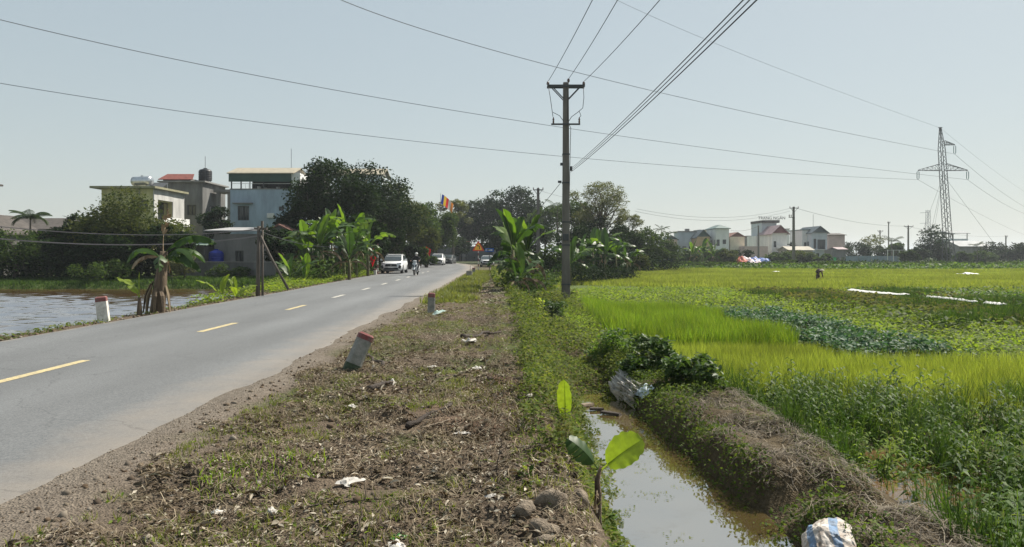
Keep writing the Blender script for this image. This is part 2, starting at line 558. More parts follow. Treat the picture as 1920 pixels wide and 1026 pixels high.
# sandy dust that traffic pushes to the edges
ac = N('ShaderNodeAttribute'); ac.attribute_name = 'across'
dn = N('ShaderNodeTexNoise'); dn.inputs['Scale'].default_value = 1.4; dn.inputs['Detail'].default_value = 6; dn.inputs['Roughness'].default_value = .7
Lk(g.outputs['Position'], dn.inputs['Vector'])
s1 = N('ShaderNodeMath'); s1.operation = 'MULTIPLY_ADD'; s1.inputs[1].default_value = .22; Lk(dn.outputs['Fac'], s1.inputs[0]); Lk(ac.outputs['Fac'], s1.inputs[2])
rr = N('ShaderNodeMapRange'); rr.inputs['From Min'].default_value = .91; rr.inputs['From Max'].default_value = 1.07; rr.inputs['To Max'].default_value = .85
Lk(s1.outputs[0], rr.inputs['Value'])
dm = N('ShaderNodeMixRGB'); Lk(rr.outputs[0], dm.inputs[0]); Lk(h.outputs[0], dm.inputs[1]); dm.inputs[2].default_value = (.225, .197, .165, 1)
sx = N('ShaderNodeMath'); sx.operation = 'MULTIPLY_ADD'; sx.inputs[1].default_value = -.16; Lk(dn.outputs['Fac'], sx.inputs[0]); Lk(ac.outputs['Fac'], sx.inputs[2])
rl = N('ShaderNodeMapRange'); rl.inputs['From Min'].default_value = -.05; rl.inputs['From Max'].default_value = -.11; rl.inputs['To Max'].default_value = .7
Lk(sx.outputs[0], rl.inputs['Value'])
dm2 = N('ShaderNodeMixRGB'); Lk(rl.outputs[0], dm2.inputs[0]); Lk(dm.outputs[0], dm2.inputs[1]); dm2.inputs[2].default_value = (.26, .225, .18, 1)
# a few thin cracks
vo = N('ShaderNodeTexVoronoi'); vo.feature = 'DISTANCE_TO_EDGE'; vo.inputs['Scale'].default_value = .32
wv = N('ShaderNodeTexNoise'); wv.inputs['Scale'].default_value = 1.2; wv.inputs['Detail'].default_value = 5
Lk(g.outputs['Position'], wv.inputs['Vector'])
va = N('ShaderNodeVectorMath'); va.operation = 'ADD'; Lk(g.outputs['Position'], va.inputs[0]); Lk(wv.outputs['Color'], va.inputs[1]); Lk(va.outputs[0], vo.inputs['Vector'])
cr = N('ShaderNodeMapRange'); cr.inputs['From Min'].default_value = .0; cr.inputs['From Max'].default_value = .006; cr.inputs['To Min'].default_value = .72; cr.inputs['To Max'].default_value = 1
Lk(vo.outputs['Distance'], cr.inputs['Value'])
# polished wheel tracks
wt = N('ShaderNodeMath'); wt.operation = 'MULTIPLY'; wt.inputs[1].default_value = 2 * math.pi * 4; Lk(ac.outputs['Fac'], wt.inputs[0])
wc = N('ShaderNodeMath'); wc.operation = 'COSINE'; Lk(wt.outputs[0], wc.inputs[0])
wm = N('ShaderNodeMath'); wm.operation = 'MULTIPLY_ADD'; wm.inputs[1].default_value = -.055; wm.inputs[2].default_value = 1.0; Lk(wc.outputs[0], wm.inputs[0])
wv2 = N('ShaderNodeMath'); wv2.operation = 'MULTIPLY'; Lk(wm.outputs[0], wv2.inputs[0]); Lk(cr.outputs[0], wv2.inputs[1])
h2 = N('ShaderNodeHueSaturation'); Lk(dm2.outputs[0], h2.inputs['Color']); Lk(wv2.outputs[0], h2.inputs['Value'])
Lk(h2.outputs[0], b.inputs['Base Color'])
b.inputs['Roughness'].default_value = .72; b.inputs['Specular IOR Level'].default_value = .35
bp = N('ShaderNodeBump'); bp.inputs['Strength'].default_value = .5; bp.inputs['Distance'].default_value = .012
Lk(agg.outputs['Fac'], bp.inputs['Height']); Lk(bp.outputs[0], b.inputs['Normal']); Lk(b.outputs[0], out.inputs['Surface'])
road = link('road', rme, m, smooth=True)
tag(road, kind='structure')

m_line = mat('road_paint', (.52, .42, .20), rough=.75, var=.3, scale=26, bump=.1, col2=(.24, .22, .17))
m_line_far = mat('road_paint_white', (.50, .48, .42), rough=.75, var=.3, scale=22, bump=.1, col2=(.26, .25, .23))
for k in range(12):
    y0 = 9.1 + 6.08 * k - 6.08
    xc = lambda y: np.interp(y, [0, 20, 34, 60, 100], [-6.33, -6.42, -6.76, -7.6, -9.2])
    pts = []
    n = 6
    for i in range(n + 1):
        y = y0 + 2.0 * i / n
        pts.append((float(xc(y)), y))
    Vs = []
    for (x, y) in pts:
        for s in (-.075, .075):
            t = (x + s - road_l(y)) / (road_r(y) - road_l(y))
            # just over the straight facets of the road sheet
            Vs.append((x + s, y, float(rise(y)) + .02 * (1 - (2 * t - 1) ** 2) + .004))
    fs = [(2 * i, 2 * i + 1, 2 * i + 3, 2 * i + 2) for i in range(n)]
    MB().add(Vs, fs).build('lane_dash', m_line if k < 4 else m_line_far, road)

# ---------------------------------------------------------------- water


def watermat(name, col, rough, bump, scale, stretch, dist, ior=1.333, detail=3):
    m, nt, N, Lk = _nodes(name)
    out = N('ShaderNodeOutputMaterial'); b = N('ShaderNodeBsdfPrincipled'); g = N('ShaderNodeNewGeometry')
    mp = N('ShaderNodeMapping'); mp.inputs['Scale'].default_value = stretch; Lk(g.outputs['Position'], mp.inputs['Vector'])
    n1 = N('ShaderNodeTexNoise'); n1.inputs['Scale'].default_value = scale; n1.inputs['Detail'].default_value = detail; n1.inputs['Roughness'].default_value = .6
    Lk(mp.outputs[0], n1.inputs['Vector'])
    bp = N('ShaderNodeBump'); bp.inputs['Strength'].default_value = bump; bp.inputs['Distance'].default_value = dist
    Lk(n1.outputs['Fac'], bp.inputs['Height']); Lk(bp.outputs[0], b.inputs['Normal'])
    n2 = N('ShaderNodeTexNoise'); n2.inputs['Scale'].default_value = .8; n2.inputs['Detail'].default_value = 4; Lk(g.outputs['Position'], n2.inputs['Vector'])
    r = N('ShaderNodeValToRGB'); r.color_ramp.elements[0].position = .35; r.color_ramp.elements[1].position = .7
    r.color_ramp.elements[0].color = (*[c * .75 for c in col], 1); r.color_ramp.elements[1].color = (*[c * 1.15 for c in col], 1)
    Lk(n2.outputs['Fac'], r.inputs['Fac']); Lk(r.outputs[0], b.inputs['Base Color'])
    b.inputs['Roughness'].default_value = rough; b.inputs['IOR'].default_value = ior; b.inputs['Specular IOR Level'].default_value = .5
    Lk(b.outputs[0], out.inputs['Surface'])
    return m


# the pond carries short wind ripples, modelled as a fine sheet where it is seen
wx = np.concatenate([[-90, -75], np.arange(-62, -9.7, .17)]); wy = np.concatenate([[-20, -5, 3], np.arange(9, 52.7, .17)])
WX, WY = np.meshgrid(wx, wy)
WZ = np.zeros_like(WX)
for k, (ang, lam, amp) in enumerate(((R(200), .95, .034), (R(170), .66, .029), (R(232), .75, .024), (R(188), 1.5, .026), (R(150), .5, .014))):
    ph = (np.sin(ang) * WX * .45 + np.cos(ang) * WY) * 2 * np.pi / lam + 7 * fbm(WX, WY, 3.2, 601 + k)
    WZ += amp * np.sin(ph) * (.35 + 1.3 * fbm(WX, WY, 5, 611 + k))
WZ = POND_Z + WZ * sm(3, 9, WY) * (1 - .7 * sm(34, 47, WY + 6 * (fbm(WX, WY, 6, 620) - .5)))
widx = np.arange(WX.size).reshape(WX.shape)
pme = mesh_np('pond_water', np.stack([WX, WY, WZ], -1).reshape(-1, 3), [np.stack([widx[:-1, :-1], widx[:-1, 1:], widx[1:, 1:], widx[1:, :-1]], -1).reshape(-1, 4)])
o = link('pond_water', pme, watermat('pond_water', (.085, .048, .022), .05, .25, 6.0, (1, 1.6, 1), .03, 11.0, 2), smooth=True); tag(o, kind='structure')
Vd = []
dy = np.arange(1.0, 14.1, .5)
for y in dy:
    Vd += [(float(ditch_l(y)) - .55, y, WATER_Z), (float(ditch_r(y)) + .12, y, WATER_Z)]
o = MB().add(Vd, [(2 * i, 2 * i + 1, 2 * i + 3, 2 * i + 2) for i in range(len(dy) - 1)]).build('ditch_water', watermat('ditch_water', (.10, .072, .028), .03, .10, 1.6, (1, 1, 1), .03, 7.0))
tag(o, kind='structure')
o = MB().add([(3.5, 4.6, -.815), (5.6, 4.6, -.815), (5.4, 9.6, -.815), (3.6, 9.6, -.815)], [(0, 1, 2, 3)]).build('puddle_water', watermat('puddle_water', (.12, .07, .035), .06, .12, 2.0, (1, 1, 1), .03, 1.8))
tag(o, kind='structure')
# ================================================================== buildings
M_YELLOW = mat('render_yellow', (.46, .44, .22), var=.3, scale=.8, col2=(.27, .26, .15), bump=.1, streak=(1, 1, .3))
M_WHITEW = mat('render_white', (.70, .70, .68), var=.2, scale=.7, col2=(.55, .56, .55), bump=.1, streak=(1, 1, .25))
M_CONC = mat('bare_concrete', (.22, .215, .205), var=.4, scale=.8, bump=.2, streak=(1, 1, .3))
M_CONC_D = mat('stained_concrete', (.15, .15, .145), var=.45, scale=.8, bump=.2, streak=(1, 1, .3))
M_BLUEW = mat('render_pale_blue', (.31, .39, .47), var=.34, scale=.7, bump=.08, streak=(1, 1, .3))
M_GREENF = mat('fascia_green', (.035, .075, .062), var=.25, scale=1, rough=.6)
M_TIN = mat('tin_roof_beige', (.36, .32, .24), var=.2, scale=.8, rough=.55, streak=(4, 1, 1))
M_REDROOF = mat('roof_red', (.20, .062, .048), var=.35, scale=2, rough=.8)
M_TILE = mat('roof_tile_brown', (.17, .085, .065), var=.4, scale=3, rough=.9)
M_GREYROOF = mat('roof_grey', (.085, .075, .068), var=.4, scale=2, rough=.9)
M_BLUEROOF = mat('roof_slate_blue', (.06, .085, .10), var=.3, scale=1.5, rough=.6)
M_GREENROOF = mat('roof_grey_green', (.10, .15, .145), var=.3, scale=1.5, rough=.6)
M_PINKROOF = mat('roof_pinkish', (.28, .20, .21), var=.25, scale=1.5, rough=.6)
M_MAROON = mat('gable_maroon', (.16, .055, .06), var=.25, scale=1, rough=.8)
M_GLASS = glassmat('window_glass')
M_FRAME = mat('window_frame_dark', (.06, .065, .07), var=.2, scale=3, rough=.6)
M_FRAMEW = mat('window_frame_white', (.6, .6, .58), var=.2, scale=3, rough=.6)
M_TERRACE_SHADE = mat('terrace_shade_paint', (.035, .04, .045), var=.3, scale=1)  # near-black colour standing in for shade under the terrace roof
M_STEEL = mat('stainless_steel', (.55, .57, .58), rough=.28, metal=.9, var=.12, scale=4)
M_BLACKP = mat('black_plastic_tank', (.02, .022, .025), rough=.45, var=.3, scale=3)
M_BLUEP = mat('blue_plastic_tank', (.012, .03, .26), rough=.4, var=.2, scale=3)
M_CREAM = mat('render_cream', (.66, .60, .46), var=.2, scale=.6)
M_GREYW = mat('render_blue_grey', (.46, .51, .55), var=.22, scale=.5, streak=(1, 1, .3))
M_PINKW = mat('render_pink', (.55, .41, .38), var=.25, scale=.5)
M_ORANGEW = mat('render_orange', (.52, .35, .20), var=.25, scale=.5)
M_BEIGESHED = mat('shed_beige', (.38, .35, .29), var=.25, scale=.6)


def window_part(parent, o, u, nrm, q, depth, mframe, mpane=None, bars=1, name='window'):
    """frame set inside the opening, glass behind it"""
    a, b_, c, d = q[:4]
    u = Vector(u); nrm = Vector(nrm); up = Vector((0, 0, 1)); o = Vector(o)
    w, h = c - a, d - b_
    fw = min(.09, w * .1)
    rot = Matrix((u, nrm, up)).transposed()
    P = lambda x, z, dd: o + u * x + up * z - nrm * dd
    fr = MB()
    dd = depth * .55
    fr.box(P(a + fw / 2, b_ + h / 2, dd), (fw, .06, h), rot=rot).box(P(c - fw / 2, b_ + h / 2, dd), (fw, .06, h), rot=rot)
    fr.box(P(a + w / 2, b_ + fw / 2, dd), (w - 2 * fw, .06, fw), rot=rot).box(P(a + w / 2, d - fw / 2, dd), (w - 2 * fw, .06, fw), rot=rot)
    for k in range(bars):
        x = a + w * (k + 1) / (bars + 1)
        fr.box(P(x, b_ + h / 2, dd), (fw * .8, .055, h - 2 * fw), rot=rot)
    f = fr.build(name, mframe, parent)
    MB().box(P(a + w / 2, b_ + h / 2, depth - .01), (w, .02, h), rot=rot).build('pane', mpane or M_GLASS, f)
    return f


def block(name, x0, x1, y0, y1, z0, z1, mwall, label, cat='house', front=(), side=(), which='R', depth=.18, group=None, bars=1, mframe=None, root=None, wallname='wall', slab=None, mslab=None):
    """axis-aligned house body; openings in metres from the corner: (u0,z0,u1,z1)"""
    if root is None:
        root = empty(name, (0, 0, 0), 0, label, cat, group)
    mframe = mframe or M_FRAME
    w = MB(); h = z1 - z0
    w.wall((x0, y0, z0), (1, 0, 0), (0, -1, 0), x1 - x0, h, list(front), depth)
    rs = list(side) if which == 'R' else []; ls = list(side) if which == 'L' else []
    w.wall((x1, y0, z0), (0, 1, 0), (1, 0, 0), y1 - y0, h, rs, depth)
    w.wall((x0, y0, z0), (0, 1, 0), (-1, 0, 0), y1 - y0, h, ls, depth)
    w.wall((x0, y1, z0), (1, 0, 0), (0, 1, 0), x1 - x0, h, [], depth)
    w.add([(x0, y0, z1), (x1, y0, z1), (x1, y1, z1), (x0, y1, z1)], [(0, 1, 2, 3)])
    w.build(wallname, mwall, root)
    for q in front:
        if len(q) > 4 and q[4] == 'open': continue
        window_part(root, (x0, y0, z0), (1, 0, 0), (0, -1, 0), q, depth, mframe, bars=bars, name='door' if q[1] < .05 else 'window')
    for q in side:
        if len(q) > 4 and q[4] == 'open': continue
        ox, n = (x1, (1, 0, 0)) if which == 'R' else (x0, (-1, 0, 0))
        window_part(root, (ox, y0, z0), (0, 1, 0), n, q, depth, mframe, bars=bars)
    if slab:
        e, t = slab
        MB().span(x0 - e, x1 + e, y0 - e, y1 + e, z1 + .003, z1 + t).build('roof_slab', mslab or mwall, root)
    return root


def gable(root, x0, x1, y0, y1, z, ridge, axis, mroof, mgable=None, over=.4, th=.12, name='roof'):
    """two sloping slabs and, if asked, the gable walls under them"""
    if axis == 'X':
        ym = (y0 + y1) / 2
        for (ya, yb) in ((y0 - over, ym), (y1 + over, ym)):
            za = z - over * ridge / ((y1 - y0) / 2)
            MB().add([(x0 - over, ya, za), (x1 + over, ya, za), (x1 + over, yb, z + ridge), (x0 - over, yb, z + ridge),
                      (x0 - over, ya, za + th), (x1 + over, ya, za + th), (x1 + over, yb, z + ridge + th), (x0 - over, yb, z + ridge + th)],
                     [(0, 1, 2, 3), (7, 6, 5, 4), (0, 4, 5, 1), (1, 5, 6, 2), (2, 6, 7, 3), (3, 7, 4, 0)]).build(name, mroof, root)
        tri = [(y0 + .02, z + .004), (y1 - .02, z + .004), (ym, z + ridge - .03)]
        if mgable:
            for xx in (x0 + .02, x1 - .14): MB().prism(tri, .12, (xx, 0, 0), 'YZ').build('gable_wall', mgable, root)
    else:
        xm = (x0 + x1) / 2
        for (xa, xb) in ((x0 - over, xm), (x1 + over, xm)):
            za = z - over * ridge / ((x1 - x0) / 2)
            MB().add([(xa, y0 - over, za), (xa, y1 + over, za), (xb, y1 + over, z + ridge), (xb, y0 - over, z + ridge),
                      (xa, y0 - over, za + th), (xa, y1 + over, za + th), (xb, y1 + over, z + ridge + th), (xb, y0 - over, z + ridge + th)],
                     [(0, 1, 2, 3), (7, 6, 5, 4), (0, 4, 5, 1), (1, 5, 6, 2), (2, 6, 7, 3), (3, 7, 4, 0)]).build(name, mroof, root)
        tri = [(x0 + .02, z + .004), (x1 - .02, z + .004), (xm, z + ridge - .03)]
        if mgable:
            for yy in (y0 + .02, y1 - .14): MB().prism(tri, .12, (0, yy, 0), 'XZ').build('gable_wall', mgable, root)


def upright_tank(x, y, z, r, h, m, label, stand=.5, group=None):
    t = empty('water_tank', (x, y, z), 0, label, 'water tank', group)
    prof = [(r * .98, stand), (r, stand + .06 * h)]
    for k in range(5):
        zz = stand + h * (.1 + .15 * k)
        prof += [(r, zz), (r * .965, zz + .02 * h), (r * .965, zz + .04 * h), (r, zz + .06 * h)]
    prof += [(r * .97, stand + h * .80), (r * .8, stand + h * .91), (r * .45, stand + h * .97), (r * .3, stand + h)]
    MB().lathe(prof, n=20).build('tank_body', m, t, smooth=True)
    MB().lathe([(r * .28, stand + h * .985), (r * .28, stand + h * 1.05), (r * .1, stand + h * 1.06)], n=14).build('lid', m, t)
    for k in range(4):
        a = k * math.pi / 2 + .78
        MB().tube([(r * .8 * math.cos(a), r * .8 * math.sin(a), 0), (r * .8 * math.cos(a), r * .8 * math.sin(a), stand - .06)], .04, 5).build('stand_leg', M_FRAME, t)
    MB().lathe([(r * .95, stand - .058), (r * .95, stand - .005)], n=16).build('stand_plate', M_FRAME, t)
    return t


def lying_tank(x, y, z, r, L, m, label, rz=0.0, stand=.45):
    t = empty('water_tank', (x, y, z), rz, label, 'water tank')
    prof = [(r * .3, -L / 2 - r * .22), (r * .75, -L / 2 - r * .12), (r, -L / 2)]
    for k in range(4):
        q = -L / 2 + L * (k + 1) / 5
        prof += [(r, q - .03), (r * 1.025, q), (r, q + .03)]
    prof += [(r, L / 2), (r * .75, L / 2 + r * .12), (r * .3, L / 2 + r * .22)]
    MB().lathe(prof, (0, 0, stand + r), 20, 'X').build('tank_body', m, t, smooth=True)
    for sx in (-.35, .35):
        st = MB()
        for sy in (-.7, .7):
            st.tube([(sx * L, sy * r, 0), (sx * L, sy * r * .8, stand + r * .35)], .035, 5)
        st.box((sx * L, 0, stand * .6), (.06, r * 1.5, .06))
        st.build('stand', M_FRAME, t)
    MB().tube([(0, 0, stand + 2 * r - .02), (0, 0, stand + 2 * r + .12)], .16, 10).build('lid', m, t)
    return t


Z0 = -.1
# --- yellow house with a white side
h1 = block('yellow_house', -44.3, -38.75, 80, 87.4, Z0, 8.75, M_YELLOW, 'yellow two-storey house with flat roof and white side wall left of the village', front=[(3.2, 6.4, 5.0, 7.6)],
           side=[(.9, 5.3, 4.4, 7.6)], which='R', depth=.9, slab=None)
MB().span(-45.2, -38.2, 79.3, 87.6, 8.755, 8.98).build('roof_slab', mat('slab_edge', (.26, .25, .16), var=.3, scale=1), h1)
for (ya, yb) in ((80.02, 80.85), (84.45, 87.35)):
    MB().span(-38.74, -38.62, ya, yb, 3.0, 8.74).build('white_pier', mat('render_offwhite', (.50, .50, .48), var=.35, scale=.9, col2=(.33, .33, .32), streak=(1, 1, .25)), h1)
MB().span(-38.74, -38.60, 80.86, 84.44, 7.62, 8.74).build('white_lintel', mat('render_offwhite', ()), h1)
MB().span(-38.74, -37.9, 80.6, 87.2, 4.9, 5.12).build('balcony', M_WHITEW, h1)
MB().span(-38.0, -37.9, 80.6, 87.2, 5.123, 5.75).build('balcony_parapet', M_WHITEW, h1)
# solar heater frame and the lying tank
lying_tank(-41.4, 83, 8.98, .52, 2.2, M_STEEL, 'shiny steel water tank lying on the yellow house roof', rz=R(-14), stand=.35)
sp = empty('solar_panel', (-39.7, 83.2, 8.99), 0, 'dark tilted solar heater panel on the yellow house roof', 'solar panel')
MB().box((0, 0, .42), (1.6, 1.7, .06), rot=Matrix.Rotation(R(24), 3, 'X')).build('panel', M_FRAME, sp)
for sx in (-.7, .7):
    MB().tube([(sx, .7, 0), (sx, .7, .7)], .03, 5).build('stand_leg', M_STEEL, sp)
    MB().tube([(sx, -.7, 0), (sx, -.7, .1)], .03, 5).build('stand_leg', M_STEEL, sp)

# --- bare concrete house behind it
h2 = block('concrete_house', -43.6, -38.4, 92, 99.3, Z0, 10.6, M_CONC_D, 'bare grey concrete house with red roof and black tank on top', front=[(3.3, 6.6, 4.4, 7.9)], side=[(2.2, 6.6, 3.5, 8.0)], depth=.2)
MB().span(-43.9, -38.0, 91.7, 99.5, 10.603, 10.78).build('roof_slab', M_CONC, h2)
MB().span(-43.4, -40.0, 92.2, 95.0, 10.783, 11.1).build('stair_box', M_CONC, h2)
MB().add([(-43.9, 91.9, 10.9), (-39.6, 91.9, 10.9), (-40.2, 93.8, 11.75), (-43.6, 93.8, 11.75), (-43.9, 91.9, 10.98), (-39.6, 91.9, 10.98), (-40.2, 93.8, 11.83), (-43.6, 93.8, 11.83)],
         [(0, 1, 2, 3), (7, 6, 5, 4), (0, 4, 5, 1), (1, 5, 6, 2), (2, 6, 7, 3), (3, 7, 4, 0)]).build('red_roof', M_REDROOF, h2)
MB().tube([(-38.9, 94, 10.8), (-38.9, 94, 14.1)], .03, 5).build('antenna', M_FRAME, h2)
upright_tank(-39.3, 95, 10.78, .82, 1.5, M_BLACKP, 'round black plastic water tank on the concrete house roof', stand=.35)
MB().span(-38.39, -37.4, 92.6, 96.5, 6.0, 6.15).build('canopy', M_CONC, h2)

# --- open concrete frame between it and the blue house
fr = empty('unfinished_building', (0, 0, 0), 0, 'unfinished open concrete frame between the grey and the blue house', 'building')
for x in (-37.6, -36.2, -34.9):
    MB().span(x - .2, x + .2, 94.8, 95.2, 5.0, 9.6).build('column', M_CONC, fr)
MB().span(-38.1, -34.3, 94.6, 98, 9.603, 9.95).build('beam', M_CONC, fr)
MB().span(-38.1, -34.3, 94.4, 98, Z0, 4.997).build('wall', M_CONC_D, fr)
MB().span(-37.9, -34.5, 95.5, 97.5, 5.0, 6.1).build('parapet', M_CONC_D, fr)

# --- pale blue house with a covered roof terrace
y0 = 85.0
h3 = block('blue_house', -32.3, -24.3, y0, 91.5, Z0, 9.1, M_BLUEW, 'tall pale blue house with covered roof terrace and beige tin roof',
           front=[(.85, 5.65, 2.15, 7.3), (5.55, 6.75, 6.15, 7.25)], depth=.2)
MB().span(-31.9, -29.7, y0 - .5, y0 - .004, 7.45, 7.56).build('window_canopy', M_CONC, h3)
MB().span(-32.35, -24.25, y0 - .06, 91.5, 9.103, 9.2).build('terrace_floor', M_CONC, h3)
MB().span(-25.3, -24.3, y0 + .02, 91.4, 9.203, 11.0).build('stair_tower', M_WHITEW, h3)
for x in (-32.2, -31.1, -28.5):
    MB().span(x - .06, x + .06, y0 + .05, y0 + .17, 9.203, 10.1).build('terrace_post', M_FRAME, h3)
MB().span(-32.3, -32.2, 91.2, 91.3, 9.203, 10.6).build('terrace_post', M_FRAME, h3)
for k in range(14):
    x = -30.6 + k * .38
    MB().span(x, x + .02, y0 + .08, y0 + .1, 9.203, 9.75).build('baluster', M_FRAME, h3)
MB().span(-32.2, -25.32, y0 + .07, y0 + .11, 9.753, 9.8).build('railing', M_FRAMEW, h3)
MB().span(-30.9, -25.35, y0 + 3.2, y0 + 3.3, 9.203, 10.9).build('terrace_shade_panel', M_TERRACE_SHADE, h3)  # added dark panel; the open terrace's shade is put into its colour
MB().span(-32.45, -25.32, y0 - .12, y0 - .04, 9.98, 10.93).build('green_fascia', M_GREENF, h3)
MB().tube([(-24.9, y0 - .08, .2), (-24.9, y0 - .08, 9.0)], .05, 6).build('downpipe', M_FRAMEW, h3)
MB().box((-27.6, y0 - .2, 6.1), (.8, .3, .55)).build('air_conditioner', M_FRAMEW, h3, bevel=.03)
MB().tube([(-40.2, 79.95, .2), (-40.2, 79.95, 8.7)], .045, 6).build('downpipe', M_CONC, h1)
for xx in (-31.15, -30.8, -30.45): MB().span(xx - .012, xx + .012, y0 - .03, y0 - .006, 5.6, 7.15).build('window_grille', M_FRAME, h3)
gable(h3, -32.3, -25.3, y0, 91.0, 10.95, .85, 'X', M_TIN, M_CONC, over=.3)
MB().tube([(-26.2, 88, 11.8), (-26.2, 88, 14.2)], .025, 5).build('antenna', M_FRAME, h3)
for (x, hh, mm, lab) in ((-29.4, .65, M_FRAMEW, 'leftmost white plant pot on the blue house terrace'), (-28.7, .45, M_CONC, 'grey plant pot on the blue house terrace'), (-27.2, .55, M_FRAMEW, 'white plant pot near the stair tower of the blue house')):
    pot = empty('plant_pot', (x, y0 + 1.2, 9.2), 0, lab, 'pot', 'pots on the roof terrace')
    MB().lathe([(.16, 0), (.26, hh * .5), (.22, hh * .52), (.12, hh * .5)], n=10).build('pot_body', mm, pot)
    MB().tube([(0, 0, hh * .45), (.05, 0, hh), (.15, .05, hh * 1.3)], [.04, .02, .01], 5).build('stem', M_GREENF, pot)

# --- roof and steel tank peeping over the trees
h4 = block('far_house', -23.0, -16.9, 96, 103, Z0, 11.9, M_GREYW, 'grey house behind the big dark tree with only its beige roof showing', depth=.2, front=[(2, 8, 3.2, 9.6)])
gable(h4, -23, -16.9, 96, 101.5, 12.0, .95, 'X', M_TIN, M_CONC, over=.3)
lying_tank(-24.6, 93, 11.5, .6, 1.6, M_STEEL, 'steel water tank end showing above the dark tree', rz=R(80), stand=.4)
MB().span(-26.0, -23.3, 92, 95, Z0, 11.49).build('tank_tower', M_CONC, h4)

# --- low grey sheds behind the pond
h5 = block('low_shed', -24.9, -20.6, 62, 67, Z0, 3.35, M_CONC, 'low grey shed with dark window beside the blue water tank', front=[(1.75, 1.05, 2.45, 2.05)], depth=.18)
MB().add([(-25.6, 61.5, 3.55), (-20.3, 61.5, 3.55), (-20.3, 67.2, 4.0), (-25.6, 67.2, 4.0), (-25.6, 61.5, 3.64), (-20.3, 61.5, 3.64), (-20.3, 67.2, 4.09), (-25.6, 67.2, 4.09)],
         [(0, 1, 2, 3), (7, 6, 5, 4), (0, 4, 5, 1), (1, 5, 6, 2), (2, 6, 7, 3), (3, 7, 4, 0)]).build('roof', mat('roof_fibre', (.33, .33, .33), var=.3, scale=1.2), h5)
upright_tank(-24.3, 60.9, -.1, .6, 1.35, M_BLUEP, 'bright blue plastic water tank beside the low grey shed', stand=.75)
h6 = block('tiled_shed', -21.4, -18.0, 63, 69, Z0, 3.1, M_CONC_D, 'dark shed with brown tiled gable roof behind the pond', depth=.1)
gable(h6, -21.4, -18.0, 62.8, 69, 3.2, .9, 'Y', M_TILE, M_CONC_D, over=.35)
h7 = block('awning_hut', -27.6, -25.3, 61, 64, Z0, 2.3, M_CONC_D, 'small hut with pale green awning beside the blue tank', depth=.1)
MB().add([(-27.9, 60.4, 2.35), (-24.9, 60.4, 2.35), (-24.9, 64, 2.9), (-27.9, 64, 2.9), (-27.9, 60.4, 2.42), (-24.9, 60.4, 2.42), (-24.9, 64, 2.97), (-27.9, 64, 2.97)],
         [(0, 1, 2, 3), (7, 6, 5, 4), (0, 4, 5, 1), (1, 5, 6, 2), (2, 6, 7, 3), (3, 7, 4, 0)]).build('awning', mat('awning_green', (.22, .30, .25), var=.3, scale=1), h7)
gw = empty('garden_wall', (0, 0, 0), 0, 'low dark garden wall with creepers behind the pond', 'wall')
MB().span(-25.6, -18.5, 58.0, 58.2, -.3, 1.0).build('wall_face', M_CONC_D, gw)
MB().span(-25.65, -18.45, 57.95, 58.25, 1.003, 1.08).build('coping', M_CONC, gw)
# --- roofs at the far left
h8 = block('grey_roof_house', -57, -47.6, 80, 87, Z0, 4.3, M_CONC_D, 'low house with grey tiled roof behind the areca palm', depth=.1)
gable(h8, -57, -47.6, 79.5, 87, 4.35, 1.25, 'X', M_GREYROOF, M_CONC_D, over=.4)
h9 = block('edge_house', -60, -55.3, 74, 80, Z0, 9.0, M_CONC_D, 'narrow dark house cut by the left edge of the picture', depth=.1)
MB().span(-60.3, -55.1, 73.7, 80.3, 9.003, 9.2).build('roof_slab', M_GREYROOF, h9)
h10 = block('lean_roof_house', -47, -41.9, 61, 66, Z0, 3.4, M_CONC_D, 'dark low house with sloping roof at the left edge', depth=.1)
gable(h10, -47, -41.9, 60.8, 66, 3.45, 1.5, 'Y', M_GREYROOF, M_CONC_D, over=.3)

# --- wall and gate in the shade at the bend
w2 = empty('dark_gate_wall', (0, 0, 0), 0, 'dark wall with gate pillars in the shade behind the road bend', 'wall')
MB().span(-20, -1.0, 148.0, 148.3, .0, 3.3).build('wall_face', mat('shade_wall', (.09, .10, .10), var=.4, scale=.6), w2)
for x in (-11.2, -9.6, -3.5):
    MB().span(x - .3, x + .3, 147.5, 147.98, .0, 3.8).build('gate_pillar', M_CONC, w2)
MB().span(-12.2, -8.5, 147.3, 148.4, 3.85, 4.3).build('red_lintel', M_REDROOF, w2)

# --- houses across the fields
ZF = -.35


def px_house(name, a, b_, ytop, Y, D, mwall, label, fr=(), sd=(), **k):
    """house whose front spans picture columns a..b_ at distance Y"""
    x0, x1 = (a - 960) / F * Y, (b_ - 960) / F * Y
    z1 = EYE + (HZ - ytop) / F * Y
    return block(name, x0, x1, Y, Y + D, ZF, z1, mwall, label, front=fr, side=sd, which='L', **k), x0, x1, z1


G = 'houses across the fields'
h, x0, x1, z1 = px_house('field_house', 1248, 1270, 449, 200, 6, M_PINKW, 'low reddish house with dark blue gable roof at left end of far village', [(1.0, 2.6, 2.2, 3.8)])
gable(h, x0, x1, 200, 206, z1, 1.0, 'Y', M_BLUEROOF, M_BLUEROOF)
h, x0, x1, z1 = px_house('field_house', 1274, 1308, 435, 204, 7, M_GREYW, 'flat-roofed grey house with small box on its roof across the fields', [(.8, 2.8, 1.9, 4.3), (2.6, 2.8, 3.7, 4.3), (.4, .6, 2.0, 2.2)], slab=(.3, .25), mslab=M_CONC)
MB().span(x0 + 2.0, x0 + 3.0, 205, 206.5, z1 + .25, z1 + .9).build('roof_box', M_CONC, h)
h, x0, x1, z1 = px_house('field_house', 1307, 1331, 444, 198, 8, M_ORANGEW, 'orange-walled house with dark gable roof next to the white tower house', [(.4, 2.4, 1.5, 4.0), (2.0, 2.4, 3.0, 4.0)])
gable(h, x0, x1, 198, 206, z1, 1.8, 'Y', M_BLUEROOF, M_GREENF)
